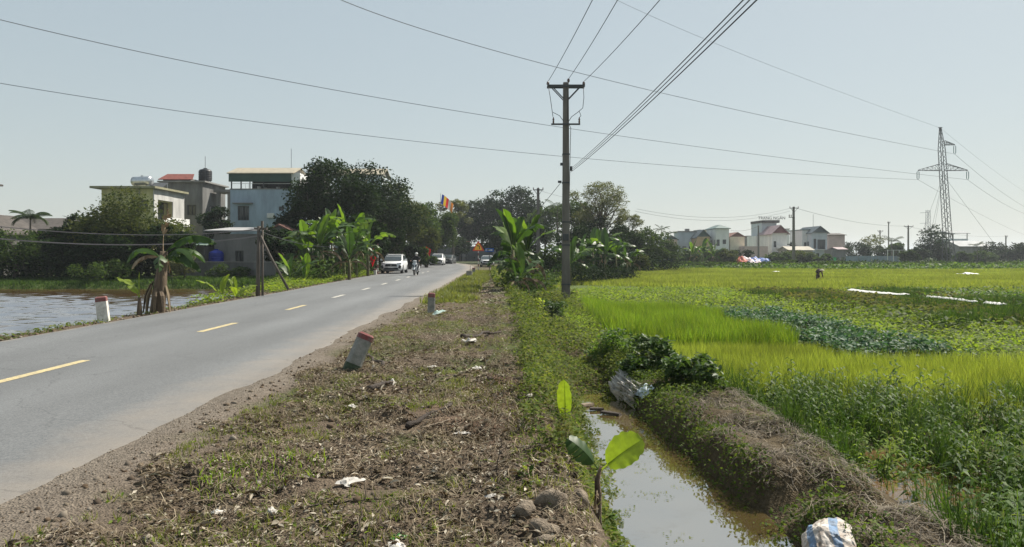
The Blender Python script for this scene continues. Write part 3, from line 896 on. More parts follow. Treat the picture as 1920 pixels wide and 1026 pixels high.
h, x0, x1, z1 = px_house('field_house', 1343, 1367, 429, 196, 10, M_WHITEW, 'white three-storey house with grey-green hipped roof across the fields', [(.1, 4.3, .9, 6.0), (1.7, 4.8, 2.6, 6.0), (.2, 1.6, 1.1, 3.2), (1.7, 1.6, 2.7, 2.9)], [(1, 4.6, 2, 5.9), (4, 4.6, 5, 5.9), (7, 4.6, 8, 5.9)])
MB().loft([[(x0 - .4, 195.6, z1), (x1 + .4, 195.6, z1), (x1 + .4, 206.4, z1), (x0 - .4, 206.4, z1)], [(x0 - .4, 195.6, z1 + .15), (x1 + .4, 195.6, z1 + .15), (x1 + .4, 206.4, z1 + .15), (x0 - .4, 206.4, z1 + .15)],
           [((x0 + x1) / 2 - .05, 198.5, z1 + 1.15), ((x0 + x1) / 2 + .05, 198.5, z1 + 1.15), ((x0 + x1) / 2 + .05, 203, z1 + 1.15), ((x0 + x1) / 2 - .05, 203, z1 + 1.15)]]).build('roof', M_GREENROOF, h)
h, x0, x1, z1 = px_house('field_house', 1369, 1396, 444, 197, 7, M_CREAM, 'small cream house with brown gable roof beside the white house', [(.5, 1.7, 1.5, 3.2), (2.3, 1.7, 3.3, 3.2)])
gable(h, x0, x1, 197, 204, z1, 1.1, 'Y', M_TILE, M_TILE)
h, x0, x1, z1 = px_house('sign_house', 1428, 1456, 418, 207, 9, M_GREYW, 'tall blue-grey house with rooftop letters across the fields', [(1.5, 7.2, 2.1, 8.4), (2.6, 7.2, 3.2, 8.4)], [(3, 3.5, 3.8, 5)])
MB().span(x0 - .2, x1 + .6, 206.2, 216, z1 + .003, z1 + .7).build('roof_crown', M_GREYROOF, h)
MB().span(x0 - 1.2, x0 - .004, 208, 216, ZF, 6.9).build('side_wing', M_WHITEW, h)
fc = bpy.data.curves.new('letters', 'FONT'); fc.body = 'TRANG NGÂN'; fc.size = 1.15; fc.extrude = .05; fc.align_x = 'CENTER'
fo = bpy.data.objects.new('letters', fc); COL.objects.link(fo)
dg = bpy.context.evaluated_depsgraph_get(); lm = bpy.data.meshes.new_from_object(fo.evaluated_get(dg)); bpy.data.objects.remove(fo)
lo = link('rooftop_letters', lm, M_FRAME, h); lo.location = ((x0 + x1) / 2 + .6, 206.6, z1 + .95); lo.rotation_euler = (R(90), 0, 0)
MB().span(x0 + .2, x1 + .9, 206.55, 206.62, z1 + .78, z1 + .84).build('letter_rail', M_FRAME, h)
h, x0, x1, z1 = px_house('field_house', 1447, 1476, 437, 198, 10, M_WHITEW, 'white house with maroon gable and balcony in front of the sign house', [(1.0, .6, 1.9, 2.7), (2.5, 1.1, 3.6, 2.4), (.5, 4.0, 1.2, 5.6)], [(2, 1, 2.6, 2.6), (5, 1, 5.6, 2.6)])
gable(h, x0, x1, 197.4, 208, z1, 2.0, 'Y', M_PINKROOF, M_MAROON, over=.45)
MB().span(x0 + 1.0, x1 + .2, 196.9, 197.99, 3.3, 3.5).build('balcony', M_WHITEW, h)
MB().span(x0 + 1.0, x1 + .2, 196.9, 197.0, 3.503, 4.2).build('balcony_parapet', M_WHITEW, h)
h, x0, x1, z1 = px_house('field_house', 1522, 1551, 436, 196, 11, M_GREYW, 'blue-grey house with slate gable roof right of the far utility pole', [(.5, 3.6, 1.2, 6.2), (1.5, 3.4, 3.6, 6.0), (1.0, .6, 2.0, 2.4)], [(2, 4, 3, 5.5)])
gable(h, x0, x1, 195.6, 207, z1, 1.6, 'Y', M_BLUEROOF, M_BLUEROOF, over=.4)
MB().span(x0 + 1.0, x1, 195.2, 195.99, 2.9, 3.05).build('balcony', M_WHITEW, h)
MB().tube([(x0 + 2, 200, z1 + 1), (x0 + 2, 200, z1 + 5.0)], .05, 5).build('antenna', M_FRAME, h)
h, x0, x1, z1 = px_house('field_house', 1553, 1584, 441, 203, 8, M_PINKW, 'brown-grey house with plain roof right of the slate-roofed house', [(1, 2, 2, 3.6)])
gable(h, x0, x1, 203, 211, z1, .5, 'X', M_GREYROOF, M_GREYROOF)
h, x0, x1, z1 = px_house('field_wall_house', 1397, 1440, 462, 192, 5, M_PINKW, 'long low pink wall house behind the coloured tarps', [])
h, x0, x1, z1 = px_house('field_shed', 1478, 1524, 470, 188, 7, M_BEIGESHED, 'low beige shed with sloping roof by the far utility pole', [(1, .1, 2.6, 2.0)])
gable(h, x0, x1, 187.6, 195, z1 + .1, .9, 'X', M_BEIGESHED, M_BEIGESHED, over=.3)
h, x0, x1, z1 = px_house('field_shed', 1561, 1586, 468, 186, 5, M_CONC, 'small shed with red roof near the green box', [])
gable(h, x0 + 1.2, x1, 185.6, 191, z1, .5, 'X', M_PINKROOF, M_CONC, over=.3)
h, x0, x1, z1 = px_house('field_house', 1462, 1480, 430, 222, 7, M_WHITEW, 'narrow white flat-topped house behind the maroon gable house', [(.6, 4, 1.5, 5.5), (.6, 6.5, 1.5, 7.6)], slab=(.2, .2), mslab=M_CONC)
h, x0, x1, z1 = px_house('field_house', 1504, 1521, 432, 199, 9, M_WHITEW, 'narrow grey-white house joined to the left of the slate-roofed house', [(.5, 3.8, 1.2, 5.3), (1.4, 3.8, 2.1, 5.3)], slab=(.2, .25), mslab=M_GREENROOF)
h, x0, x1, z1 = px_house('field_house', 1312, 1326, 432, 225, 7, M_CREAM, 'pale narrow house behind the orange-walled house', [(.6, 6, 1.4, 7.2)], slab=(.2, .2), mslab=M_CONC)
h, x0, x1, z1 = px_house('field_house', 1400, 1424, 442, 225, 7, M_CONC, 'grey house half hidden behind the sign house', [(1, 2, 2, 4)])
h, x0, x1, z1 = px_house('open_roof_house', 1783, 1815, 448, 230, 8, M_GREYW, 'house with open blue-roofed top floor behind the pylon', [(1, 1.5, 2.2, 3)])
for x in (x0 + .1, x1 - .1):
    for y in (230.2, 237.5): MB().span(x - .1, x + .1, y, y + .2, z1, z1 + 1.7).build('post', M_CONC, h)
gable(h, x0, x1, 230, 238, z1 + 1.7, .7, 'X', M_BLUEROOF, None, over=.5)
h, x0, x1, z1 = px_house('field_shed', 1798, 1852, 462, 215, 10, M_CONC, 'long grey shed with pale double roof behind the pylon', [])
gable(h, x0, x1, 214.5, 225, z1, 1.6, 'X', mat('roof_pale', (.36, .37, .37), var=.25, scale=.6), M_CONC, over=.4)
gb = empty('green_container', (1556.5 / F * 0, 0, 0), 0, 'bright green box standing by the far sheds', 'container')
q = at(1556, 484.5, 172)
MB().box((q.x, 172.9, .45), (3.1, 1.6, 1.0)).build('box_body', mat('paint_green', (.04, .38, .14), var=.25, scale=1), gb, bevel=.04)
MB().box((q.x, 172.9, 1.0), (3.2, 1.7, .09)).build('box_lid', mat('paint_green_dark', (.03, .28, .10), var=.25, scale=1), gb)
fe = empty('metal_fence', (0, 0, 0), 0, 'long grey-blue fence in front of the far trees', 'fence')
for k in range(11):
    x = at(1586, 480, 168).x + k * 1.45
    MB().span(x, x + 1.38, 168, 168.05, -.3, 1.35).build('panel', mat('fence_sheet', (.19, .25, .30), var=.3, scale=1), fe)
    MB().span(x + 1.385, x + 1.445, 167.97, 168.08, -.3, 1.5).build('post', M_CONC, fe)
for k in range(5):
    x = at(1664, 480, 166).x + k * 1.3
    gp = MB().span(x, x + .12, 166, 166.12, -.3, 2.6)
    gp.build('tall_post', M_FRAMEW, fe)
MB().span(at(1664, 480, 166).x, at(1664, 480, 166).x + 5.3, 166.02, 166.1, 2.603, 2.7).build('rail', M_FRAMEW, fe)
bf = empty('blue_sheet_fence', (0, 0, 0), 0, 'blue tin sheet enclosure at the left edge of the far hedge', 'fence')
for k in range(4):
    q = at(1231 + 9 * k, 492, 108)
    MB().box((q.x, 108 + .04 * (k % 2), .35), (.69, .04, 1.35)).build('sheet', mat('tin_blue', (.03, .09, .22), var=.3, scale=1), bf)
# ================================================================== poles, wires, pylon
M_POLE = mat('concrete_pole', (.155, .142, .125), var=.35, scale=2.2, bump=.15, streak=(1, 1, .25))
M_IRON = mat('galvanised_dark', (.07, .075, .08), var=.3, scale=4, rough=.6, metal=.3)
M_WIRE = mat('cable', (.03, .033, .036), var=.1, scale=1, rough=.6)
M_WIREH = mat('conductor', (.10, .11, .12), var=.1, scale=1, rough=.5)
M_INS = mat('insulator', (.10, .055, .045), var=.2, scale=6, rough=.25, spec=.6)
M_INSG = mat('insulator_glass', (.05, .14, .13), var=.2, scale=6, rough=.2, spec=.6)


def wire(name, a, b_, sag, r, m, label, group=None, n=24, mid=None, parent=None):
    a, b_ = Vector(a), Vector(b_)
    pts = []
    for i in range(n + 1):
        t = i / n
        if mid is not None:
            # parabola through three points
            c = Vector(mid); k = 2 * (a + b_ - 2 * c); l = b_ - a - k
            p = a + l * t + k * t * t
        else:
            p = a.lerp(b_, t); p.z -= 4 * sag * t * (1 - t)
        pts.append(p)
    o = MB().tube(pts, r, 4, caps=False).build(name, m, parent)
    if label: tag(o, label, 'wire', group)
    return o


# --- the tall concrete pole by the ditch
PX, PY = 2.47, 34.0
pz0 = -1.0
ptop = 9.5
pole = empty('utility_pole', (PX, PY, 0), 0, 'tall concrete utility pole with crossarm at the edge of the rice field', 'utility pole')
shaft = MB()
# square tapering shaft with a shallow slot down each face
shaft.loft([[(sx * w, sy * w, z) for sx, sy in ((-1, -1), (1, -1), (1, 1), (-1, 1))] for (w, z) in ((.20, pz0), (.185, 0), (.125, ptop))])
shaft.build('shaft', M_POLE, pole, bevel=.02)
for zz in (.25, 2.05, 3.1, 4.9, 6.2):
    w = .20 - .0075 * zz
    MB().box((0, 0, zz), (2 * w + .02, 2 * w + .02, .06)).build('band', M_IRON, pole)
MB().box((-.02, -.19, 2.4), (.26, .1, .3)).build('meter_box', M_IRON, pole, bevel=.01)
for dx in (-.16, .16):
    MB().box((0, dx, 9.32), (1.72, .07, .1)).build('crossarm', M_IRON, pole)
br = MB()
for s in (-1, 1):
    for dx in (-.17, .17):
        br.tube([(s * .62, dx, 9.27), (s * .1, dx, 8.72)], .028, 4)
br.build('brace', M_IRON, pole)
ins_pts = [(-.82, 0, 9.36), (.12, 0, 9.5), (.82, 0, 9.36)]
for p in ins_pts:
    MB().lathe([(.03, 0), (.03, .04), (.07, .05), (.05, .08), (.075, .1), (.05, .13), (.06, .15), (.025, .19)], p, 10).build('insulator', M_INS, pole, smooth=True)
MB().box((-.02, -.18, 7.56), (1.32, .07, .07)).build('lower_crossarm', M_IRON, pole)
for x in (-.58, .60):
    MB().lathe([(.025, 0), (.05, .03), (.03, .06), (.05, .1), (.03, .14), (.05, .18), (.03, .22), (.02, .28)], (x, -.18, 7.6), 8).build('fuse', M_INS, pole)
j = [((-.80, 0, 9.34), (-.72, -.1, 8.8), (-.62, -.17, 8.05), (-.6, -.18, 7.9)), ((-.6, -.18, 8.1), (-.3, -.18, 7.95), (-.12, -.17, 7.7)),
     ((.80, 0, 9.34), (.82, -.1, 8.8), (.76, -.17, 8.3), (.55, -.18, 8.12), (.25, -.18, 7.9), (.12, -.17, 7.7)), ((.6, -.18, 8.15), (.68, -.18, 7.95), (.6, -.18, 7.86)),
     ((.12, -.16, 7.6), (.22, -.1, 7.4), (.2, -.1, 6.8), (.15, -.1, 4), (.26, -.05, 3), (.24, -.05, 1.0)), ((.0, -.16, 9.5), (.08, -.17, 9.0), (.08, -.17, 7.7))]
for q in j: MB().tube(q, .014, 5).build('jumper_cable', M_WIRE, pole, smooth=True)
MB().box((-.2, -.05, 5.75), (.12, .12, .12)).box((.24, -.05, 5.55), (.1, .12, .2)).box((-.28, 0, 4.95), (.16, .1, .1)).build('clamp', M_IRON, pole)

GM = 'power lines over the verge'
for (a, b_, lab) in (((-.82, .18), (3.75, -9.0), 'left'), ((.12, .30), (3.75, -9.0), 'middle'), ((.82, .18), (6.3, -9.0), 'right')):
    wire('power_line', (PX + a[0], PY, 9.36 + a[1]), (b_[0] + (.35 if lab == 'middle' else 0), b_[1], 9.3), .75, .0115, M_WIRE, f'thin power line from the {lab} end of the tall pole crossarm' if lab != 'middle' else 'thin power line from the top of the tall pole', GM)
for k, (px_, lab) in enumerate(((1355, 'leftmost'), (1367, 'middle'), (1380, 'rightmost'))):
    e = at(px_, 0, 9.6 + .25 * k)
    s = Vector((PX + .22, PY, 5.55 - .08 * k))
    d = (e - s)
    wire('service_cable', s, s + d * 1.75, .28, .0078 if k < 2 else .0095, M_WIRE, f'{lab} of three service cables running from mid pole to the upper right', 'service cables')
wire('guy_wire', (PX - .2, PY, 4.95), (PX - 3.2, PY + 36, 2.5), .2, .012, M_WIRE, 'thin cable running back from the tall pole to the trees')


def small_pole(px_, ytop, Y, zb, label, w=.16, arm=1.6, group='distant poles', name='utility_pole', armz=.25, cat='utility pole', fuse=False):
    q = at(px_, ytop, Y)
    e = empty(name, (q.x, Y, zb), 0, label, cat, group)
    h = q.z - zb
    MB().loft([[(sx * a, sy * a, z) for sx, sy in ((-1, -1), (1, -1), (1, 1), (-1, 1))] for (a, z) in ((w, 0), (w * .65, h))]).build('shaft', M_POLE, e)
    if arm:
        MB().box((0, -w, h - armz), (arm, .12, .12)).build('crossarm', M_IRON, e)
        for s in (-.46, 0, .46):
            MB().lathe([(.03, 0), (.07, .05), (.05, .12), (.07, .18), (.03, .28)], (s * arm, -w, h - armz + .06), 6).build('insulator', M_INS, e)
        bb = MB()
        for s in (-1, 1): bb.tube([(s * arm * .4, -w, h - armz), (0, -w, h - armz - .8)], .04, 4)
        bb.build('brace', M_IRON, e)
    if fuse:
        MB().box((-.45, -w, h - 2.0), (1.1, .1, .1)).build('lower_crossarm', M_IRON, e)
        for s in (-.9, -.55): MB().lathe([(.04, 0), (.1, .1), (.05, .2), (.1, .3), (.04, .5)], (s, -w, h - 1.95), 6).build('fuse', M_INS, e)
    return e


small_pole(1009, 353, 100, -.2, 'concrete pole standing in the trees behind the banana clump', w=.26, arm=1.4)
small_pole(1488, 388, 139, -.4, 'concrete pole with crossarm and fuses in front of the far village', w=.24, arm=1.7, fuse=True)
small_pole(1422, 423, 185, -.4, 'slim pole beside the sign house', w=.2, arm=0)
small_pole(1703, 423, 190, -.4, 'thin pole with crossarm left of the round tree by the pylon', w=.2, arm=2.4)
small_pole(1666, 416, 240, -.4, 'tall thin mast left of the pylon', w=.17, arm=.9)
small_pole(1650, 432, 220, -.4, 'short pole between the far trees', w=.18, arm=1.6)
small_pole(1886, 442, 250, -.4, 'thin pole near the right edge of the far trees', w=.2, arm=.9)

a = at(1487, 391, 139)
wire('power_line', a + Vector((-.7, 0, 0)), at(1195, 392, 112), 1.5, .022, M_WIREH, 'upper line sagging between the far pole and the airy tree', 'far lines')
wire('power_line', a + Vector((-.6, 0, -.5)), at(1190, 396, 112), 1.6, .022, M_WIREH, 'lower line sagging between the far pole and the airy tree', 'far lines')
wire('power_line', at(1422, 424, 185), at(1370, 432, 200), .6, .03, M_WIREH, 'thin line from the slim pole to the white house', 'far lines')
for (p0, p1, lab) in (((1488, 389, 139), (1703, 424, 190), 'long'), ((1703, 425, 190), (1886, 443, 250), 'short')):
    wire('power_line', at(*p0), at(*p1), 1.0, .03, M_WIREH, f'{lab} sagging line between thin poles left of the pylon' if lab == 'long' else 'faint line between the thin poles behind the pylon', 'far lines')
wire('power_line', at(1009, 356, 100), at(1120, 372, 140), .6, .02, M_WIREH, 'line from the tree-hidden pole into the airy tree', 'far lines')

# --- lattice pylon
YP = 159.0
base = at(1780, 492, YP); top = at(1763, 240, YP)
py = empty('lattice_pylon', (base.x, YP, -.4), 0, 'tall dark steel lattice pylon standing in the fields', 'pylon')
Hp = top.z + .4
lean = (top.x - base.x) / Hp


def pc(z): return lean * z


def lattice(mb, z0, z1, w0, w1, n, r=.06):
    for i in range(n):
        za, zb = z0 + (z1 - z0) * i / n, z0 + (z1 - z0) * (i + 1) / n
        wa, wb = w0 + (w1 - w0) * i / n, w0 + (w1 - w0) * (i + 1) / n
        ca = [(pc(za) + sx * wa, sy * wa, za) for sx, sy in ((-1, -1), (1, -1), (1, 1), (-1, 1))]
        cb = [(pc(zb) + sx * wb, sy * wb, zb) for sx, sy in ((-1, -1), (1, -1), (1, 1), (-1, 1))]
        for k in range(4):
            mb.tube([ca[k], cb[k]], r, 4, caps=False)
            p, q = (ca[k], cb[(k + 1) % 4]) if i % 2 else (ca[(k + 1) % 4], cb[k])
            mb.tube([p, q], r * .6, 3, caps=False)


mb = MB(); lattice(mb, 0, 6.5, 1.0, .62, 4, .09); mb.build('leg_frame', M_IRON, py)
mb = MB(); lattice(mb, 6.5, Hp - 4.6, .62, .5, 18, .075); mb.build('mast', M_IRON, py)
mb = MB(); lattice(mb, Hp - 4.6, Hp, .5, .12, 5, .07); mb.box((pc(Hp), 0, Hp + .08), (.8, .3, .12)); mb.build('peak', M_IRON, py)


def arm(zc, L, rise_, name):
    mb = MB(); s = 1 if L > 0 else -1; x0 = pc(zc) + s * .45; x1 = pc(zc) + L
    for y in (-.45, .45):
        mb.tube([(x0, y, zc), (x1, 0, zc)], .07, 4, caps=False); mb.tube([(x0, y, zc + rise_), (x1, 0, zc + .1)], .07, 4, caps=False)
        n = 5
        for i in range(n):
            t0, t1 = i / n, (i + 1) / n
            X = lambda t: x0 + (x1 - x0) * t
            mb.tube([(X(t0), y * (1 - t0), zc), (X(t1), y * (1 - t1), zc + rise_ * (1 - t1) + .1 * t1)], .04, 3, caps=False)
            mb.tube([(X(t1), y * (1 - t1), zc), (X(t1), y * (1 - t1), zc + rise_ * (1 - t1) + .1 * t1)], .035, 3, caps=False)
    mb.build(name, M_IRON, py)
    # insulator string pair
    st = MB()
    for dx in (-.22, .22):
        pts = [(x1 + dx * .5, 0, zc - .1), (x1 + dx, 0, zc - .4), (x1 + dx, 0, zc - 1.6), (x1 + dx * .4, 0, zc - 1.95)]
        st.tube(pts, [.04, .08, .08, .04], 6)
    st.build('insulator_string', M_INSG, py)
    return Vector((base.x + x1, YP, -.4 + zc - 1.95))


zl = at(1770, 320, YP).z + .4; zu = at(1766, 272, YP).z + .4
wl = arm(zl, -(1768 - 1721) / F * YP, 1.5, 'crossarm'); wr = arm(zl, (1814 - 1768) / F * YP, 1.5, 'crossarm'); wu = arm(zu, (1791 - 1766) / F * YP, .9, 'upper_crossarm')
for (px_, py_, dy) in ((1868, 462, -5), (1716, 470, 6), (1740, 480, -12), (1738, 470, 22)):
    q = at(px_, py_, YP + dy)
    q.z = -.3 if py_ > 470 else q.z
    MB().tube([(pc(zl - 1), 0, zl - 1), (q.x - base.x, dy, max(q.z + .4, 0))], .025, 3, caps=False).build('guy_wire', M_WIREH, py)
G2 = 'high-voltage conductors'
wire('conductor', wl, at(-60, 146, 64), 0, .03, M_WIREH, 'lowest long conductor crossing the sky from the left pylon arm', G2, mid=at(1050, 293, 104), n=40)
wire('conductor', wr, at(-60, 22, 50), 0, .03, M_WIREH, 'middle long conductor crossing behind the tall pole', G2, mid=at(1060, 240, 95), n=40)
wire('conductor', wu, at(600, -18, 52), 0, .03, M_WIREH, 'highest long conductor passing above the tall pole top', G2, mid=at(1230, 172, 92), n=40)
wire('earth_wire', (top.x, YP, top.z), at(1120, -18, 80), 0, .018, M_WIREH, 'faint earth wire rising left from the pylon peak', G2, mid=at(1440, 121, 112), n=40)
for (s, e, lab) in ((wl, (1925, 442, 330), 'left arm'), (wr, (1925, 402, 250), 'right arm'), (wu, (1925, 390, 250), 'upper arm')):
    wire('conductor', s, at(*e), .8, .03, M_WIREH, f'conductor dropping to the right behind the pylon {lab}', G2)
wire('earth_wire', (top.x, YP, top.z), at(1925, 362, 250), .6, .018, M_WIREH, 'faint earth wire dropping right from the pylon peak', G2)
# a second pylon far off
q = at(1740, 394, 420)
fp = empty('lattice_pylon', (q.x, 420, -.4), 0, 'faint distant pylon behind the round tree', 'pylon')
mb = MB(); lean_s, lean = lean, 0
lattice(mb, 0, q.z + .4, 1.2, .8, 14, .1); lean = lean_s
mb.build('mast', M_WIREH, fp)
for z, s in ((q.z - 1, -1), (q.z - 7, -1)): MB().tube([(0, 0, z), (s * 4.5, 0, z - .2)], .12, 4).build('crossarm', M_WIREH, fp)

# --- low post with a brace by the pond, and its cables
lp = empty('leaning_post', (-9.95, 29.0, 0), 0, 'short dark timber post with slanting brace by the pond', 'post')
M_TIMB = mat('old_timber', (.11, .095, .08), var=.4, scale=5, bump=.3, streak=(1, 1, .2))
MB().tube([(0, 0, -.3), (.03, 0, 1.4), (.05, 0, 2.72)], [.085, .075, .065], 8).build('upright', M_TIMB, lp, smooth=True)
MB().tube([(.16, .1, -.3), (.16, .08, 2.6)], [.05, .04], 6).build('upright', M_TIMB, lp, smooth=True)
MB().tube([(.06, -.06, 2.5), (.55, -.1, 1.5), (1.25, -.15, .25)], [.045, .05, .05], 6).build('brace', M_TIMB, lp, smooth=True)
MB().box((.12, 0, 2.62), (.5, .09, .09)).box((.2, -.06, 2.78), (.08, .08, .28)).build('cap', M_TIMB, lp)
wire('low_cable', (-9.85, 29, 2.62), at(-20, 423, 27), .10, .022, mat('cable_grey', (.16, .15, .15), var=.1, scale=1), 'upper grey cable slung from the short post along the pond', 'pond cables', mid=at(262, 440.5, 28))
wire('low_cable', (-9.85, 29, 2.35), at(-20, 446, 26), .10, .03, mat('cable_grey', (.16, .15, .15)), 'lower grey cable slung from the short post along the pond', 'pond cables', mid=at(262, 459, 27.5))
wire('low_cable', (-9.8, 29, 2.5), (-12, 52, 2.3), .3, .015, M_WIRE, 'thin cable from the short post into the banana clump', 'pond cables')
# ================================================================== crops, weeds, litter (nobody could count these)
def pts_in(x0, x1, y0, y1, dens, keep=None, zoff=0.0):
    n = int(abs(x1 - x0) * abs(y1 - y0) * dens)
    x = rng.uniform(x0, x1, n); y = rng.uniform(y0, y1, n)
    vis = (np.abs(x) < .74 * y + 1.2)           # the part of the place the photograph looks at, with a margin
    x, y = x[vis], y[vis]
    if keep is not None:
        k = keep(x, y); x, y = x[k], y[k]
    return np.stack([x, y, height(x, y) + zoff], 1)


def bladescale(n, w, h, bend=(.15, .6)):
    hh = rng.uniform(h[0], h[1], n)
    return np.stack([rng.uniform(w[0], w[1], n), hh * rng.uniform(bend[0], bend[1], n) * 2, hh], 1)


def blades(name, pos, mat_, w, h, label=None, cat=None, bend=(.15, .6), tilt=(0, .3), parent=None):
    return scat(name, BLADE, pos, mat_, None, 'stuff', label, cat, tilt=tilt, scl=bladescale(len(pos), w, h, bend), parent=parent)


def clumped(pos, per, spread):
    """several blades round every point"""
    p = np.repeat(pos, per, 0)
    d = rng.normal(0, spread, (len(p), 2))
    p[:, 0] += d[:, 0]; p[:, 1] += d[:, 1]
    return p


M_RICE = leafmat('rice_bright', [(.15, .185, .03), (.215, .25, .044), (.275, .285, .064), (.17, .205, .037)], trans=.5, rough=.55, spec=.2, tcol=(1.35, 1.5, .65), patch=.32, pscale=.6)
M_RICE_T = leafmat('rice_tall', [(.08, .145, .015), (.13, .2, .022), (.2, .235, .032), (.1, .165, .018)], trans=.5, rough=.55, spec=.2, tcol=(1.35, 1.5, .65), patch=.34, pscale=.7)
M_RICE_F = leafmat('rice_far', [(.16, .195, .036), (.215, .245, .05), (.265, .27, .068)], trans=.45, rough=.6, spec=.12, tcol=(1.35, 1.45, .7), patch=.3, pscale=.16)
M_GRASS_D = leafmat('grass_deep', [(.022, .052, .011), (.042, .085, .017), (.07, .115, .025), (.03, .062, .014)], trans=.4, spec=.15, rough=.6, patch=.3, pscale=1.2)
M_WEED = leafmat('weed_leaf', [(.032, .075, .015), (.06, .115, .022), (.10, .16, .03), (.04, .08, .018)], trans=.42, rough=.6, spec=.2, patch=.25, pscale=.8)
M_WEED_Y = leafmat('weed_leaf_light', [(.10, .165, .025), (.15, .215, .032), (.19, .235, .042), (.085, .14, .024)], trans=.5, rough=.6, spec=.12, patch=.25, pscale=.5)
M_KALE = leafmat('kale_leaf', [(.025, .075, .036), (.042, .11, .052), (.07, .14, .068), (.03, .08, .03)], trans=.3, rough=.6, spec=.2, patch=.2, pscale=.9)
M_DRYWEED = leafmat('weed_brownish', [(.10, .115, .035), (.13, .12, .045), (.065, .095, .026), (.13, .12, .05)], trans=.4, rough=.8, spec=.04, patch=.3, pscale=.4)
M_CREEP = leafmat('creeper_leaf', [(.055, .09, .02), (.095, .135, .03), (.14, .165, .045), (.045, .075, .02), (.17, .17, .06)], trans=.45, rough=.65, spec=.09, patch=.3, pscale=1.5)
M_CREEP_D = leafmat('creeper_leaf_deep', [(.04, .075, .016), (.075, .115, .024), (.115, .15, .034), (.03, .055, .015)], trans=.38, rough=.65, spec=.1, patch=.3, pscale=1.5)
M_STRAW = leafmat('straw', [(.042, .033, .022), (.085, .067, .044), (.26, .22, .155), (.03, .024, .017), (.14, .113, .077)], trans=.1, rough=.7, spec=.2, tcol=(1, .9, .7))
M_STRAW_L = leafmat('straw_pale', [(.09, .066, .041), (.17, .13, .082), (.36, .30, .21), (.05, .037, .025), (.22, .175, .115)], trans=.12, rough=.75, spec=.15, tcol=(1, .9, .7))
M_LITTER = leafmat('dry_litter', [(.055, .042, .028), (.105, .078, .05), (.032, .025, .019), (.24, .19, .125), (.075, .061, .04), (.50, .45, .36), (.085, .078, .032)], trans=.12, rough=.75, spec=.2, tcol=(1, .85, .6))
M_GRASS_V = leafmat('verge_grass', [(.09, .125, .025), (.14, .17, .035), (.19, .20, .06), (.12, .13, .045)], trans=.42, spec=.25, patch=.25, pscale=1.5)

# ---- rice
front = lambda x: 11.7 - .25 * np.sin(x * 1.1) - .22 * np.maximum(0, x - 6)
p = pts_in(3.3, 14.5, 9.2, 17.6, 190, lambda x, y: (y > front(x) + (fbm(x, y, .6, 71) - .5) * 1.4) & ~((x > 7.1) & (y > 16.0)))
p[:, :2] = np.round((p[:, :2] + .06 * np.sin(p[:, [1, 0]] * .9)) / .17) * .17 + rng.normal(0, .022, (len(p), 2)); p = p[fbm(p[:, 0], p[:, 1], .9, 72) > .27]; p[:, 2] = height(p[:, 0], p[:, 1])
blades('rice_crop', clumped(p, 6, .03), M_RICE, (.006, .012), (.17, .42), 'bright yellow-green young rice in the paddy behind the weedy bund', 'rice', tilt=(0, .35))
p = pts_in(2.3, 7.6, 18.3, 30.0, 95, lambda x, y: (x > 2.5 + .03 * (y - 18)) & (x < 7.2 - .02 * (y - 18) + .4 * np.sin(y)))
blades('rice_crop', clumped(p, 6, .06), M_RICE_T, (.011, .018), (.42, .66), 'taller darker rice stand with an even cut edge beside the blue-green vegetable rows', 'rice', tilt=(0, .3))
p = pts_in(3.0, 8.0, 16.9, 18.6, 120)
blades('rice_crop', clumped(p, 5, .05), M_RICE, (.008, .013), (.15, .30), 'thin low rice strip in front of the tall rice stand', 'rice', tilt=(0, .4))
far_edge = lambda x: 101 - .10 * np.maximum(0, 40 - x) + 3 * np.sin(x * .09)
near_edge = lambda x, y: 46 + 4 * np.sin(x * .13) + 4 * (fbm(x, y, 7, 73) - .5) + np.maximum(0, 14 - x) * .9
p = pts_in(2.5, 78, 42, 102, 17, lambda x, y: (y > near_edge(x, y)) & (y < far_edge(x)) & ~((y > 82) & (y < 83.5) & (x > 35)) & ~((np.abs(y - 66.5 - .05 * x) < .8) & (x < 30) & (fbm(x, y, 5, 74) > .45)))
blades('rice_crop', clumped(p, 3, .16), M_RICE_F, (.035, .065), (.26, .42), 'wide bright rice field stretching back to the far hedge', 'rice', tilt=(0, .35))
del p

# ---- strips of vegetables and low weeds between the paddies
def leafbed(name, x0, x1, y0, y1, dens, size, m, label, cat, zr=(.02, .25), keep=None, tilt=(0, .9)):
    p = pts_in(x0, x1, y0, y1, dens, keep)
    p[:, 2] += rng.uniform(zr[0], zr[1], len(p)) * (.5 + fbm(p[:, 0], p[:, 1], .7, 81))
    return scat(name, LEAF4, p, m, size, 'stuff', label, cat, tilt=tilt)


rowk = lambda x, y: (fbm(x, y, .45, 83) > .40) & (np.abs(x - 8.75 - .35 * np.sin(y * .5)) > .22)
leafbed('vegetable_rows', 7.5, 10.3, 16.4, 29, 330, (.08, .19), M_KALE, 'blue-green leafy vegetables growing in rows in mid field', 'vegetables', (.05, .38), rowk)
leafbed('low_weeds', 2.6, 14, 29.5, 50, 110, (.08, .18), M_WEED_Y, 'light green low plants covering the plot behind the tall rice', 'weeds', (.02, .28), lambda x, y: (fbm(x, y, 1.8, 84) > .38) & (y < near_edge(x, y) + 1))
leafbed('low_weeds', 10.1, 15.5, 13.2, 31, 190, (.06, .15), M_WEED_Y, 'light green weeds right of the blue-green vegetable rows', 'weeds', (.02, .3), lambda x, y: (fbm(x, y, 1.2, 85) > .36) & ((y > 16.6) | (x > 13.5)))
leafbed('low_weeds', 15.3, 19.6, 19, 46, 65, (.10, .22), M_DRYWEED, 'brownish green weeds in front of the white plastic strips', 'weeds', (.02, .34))
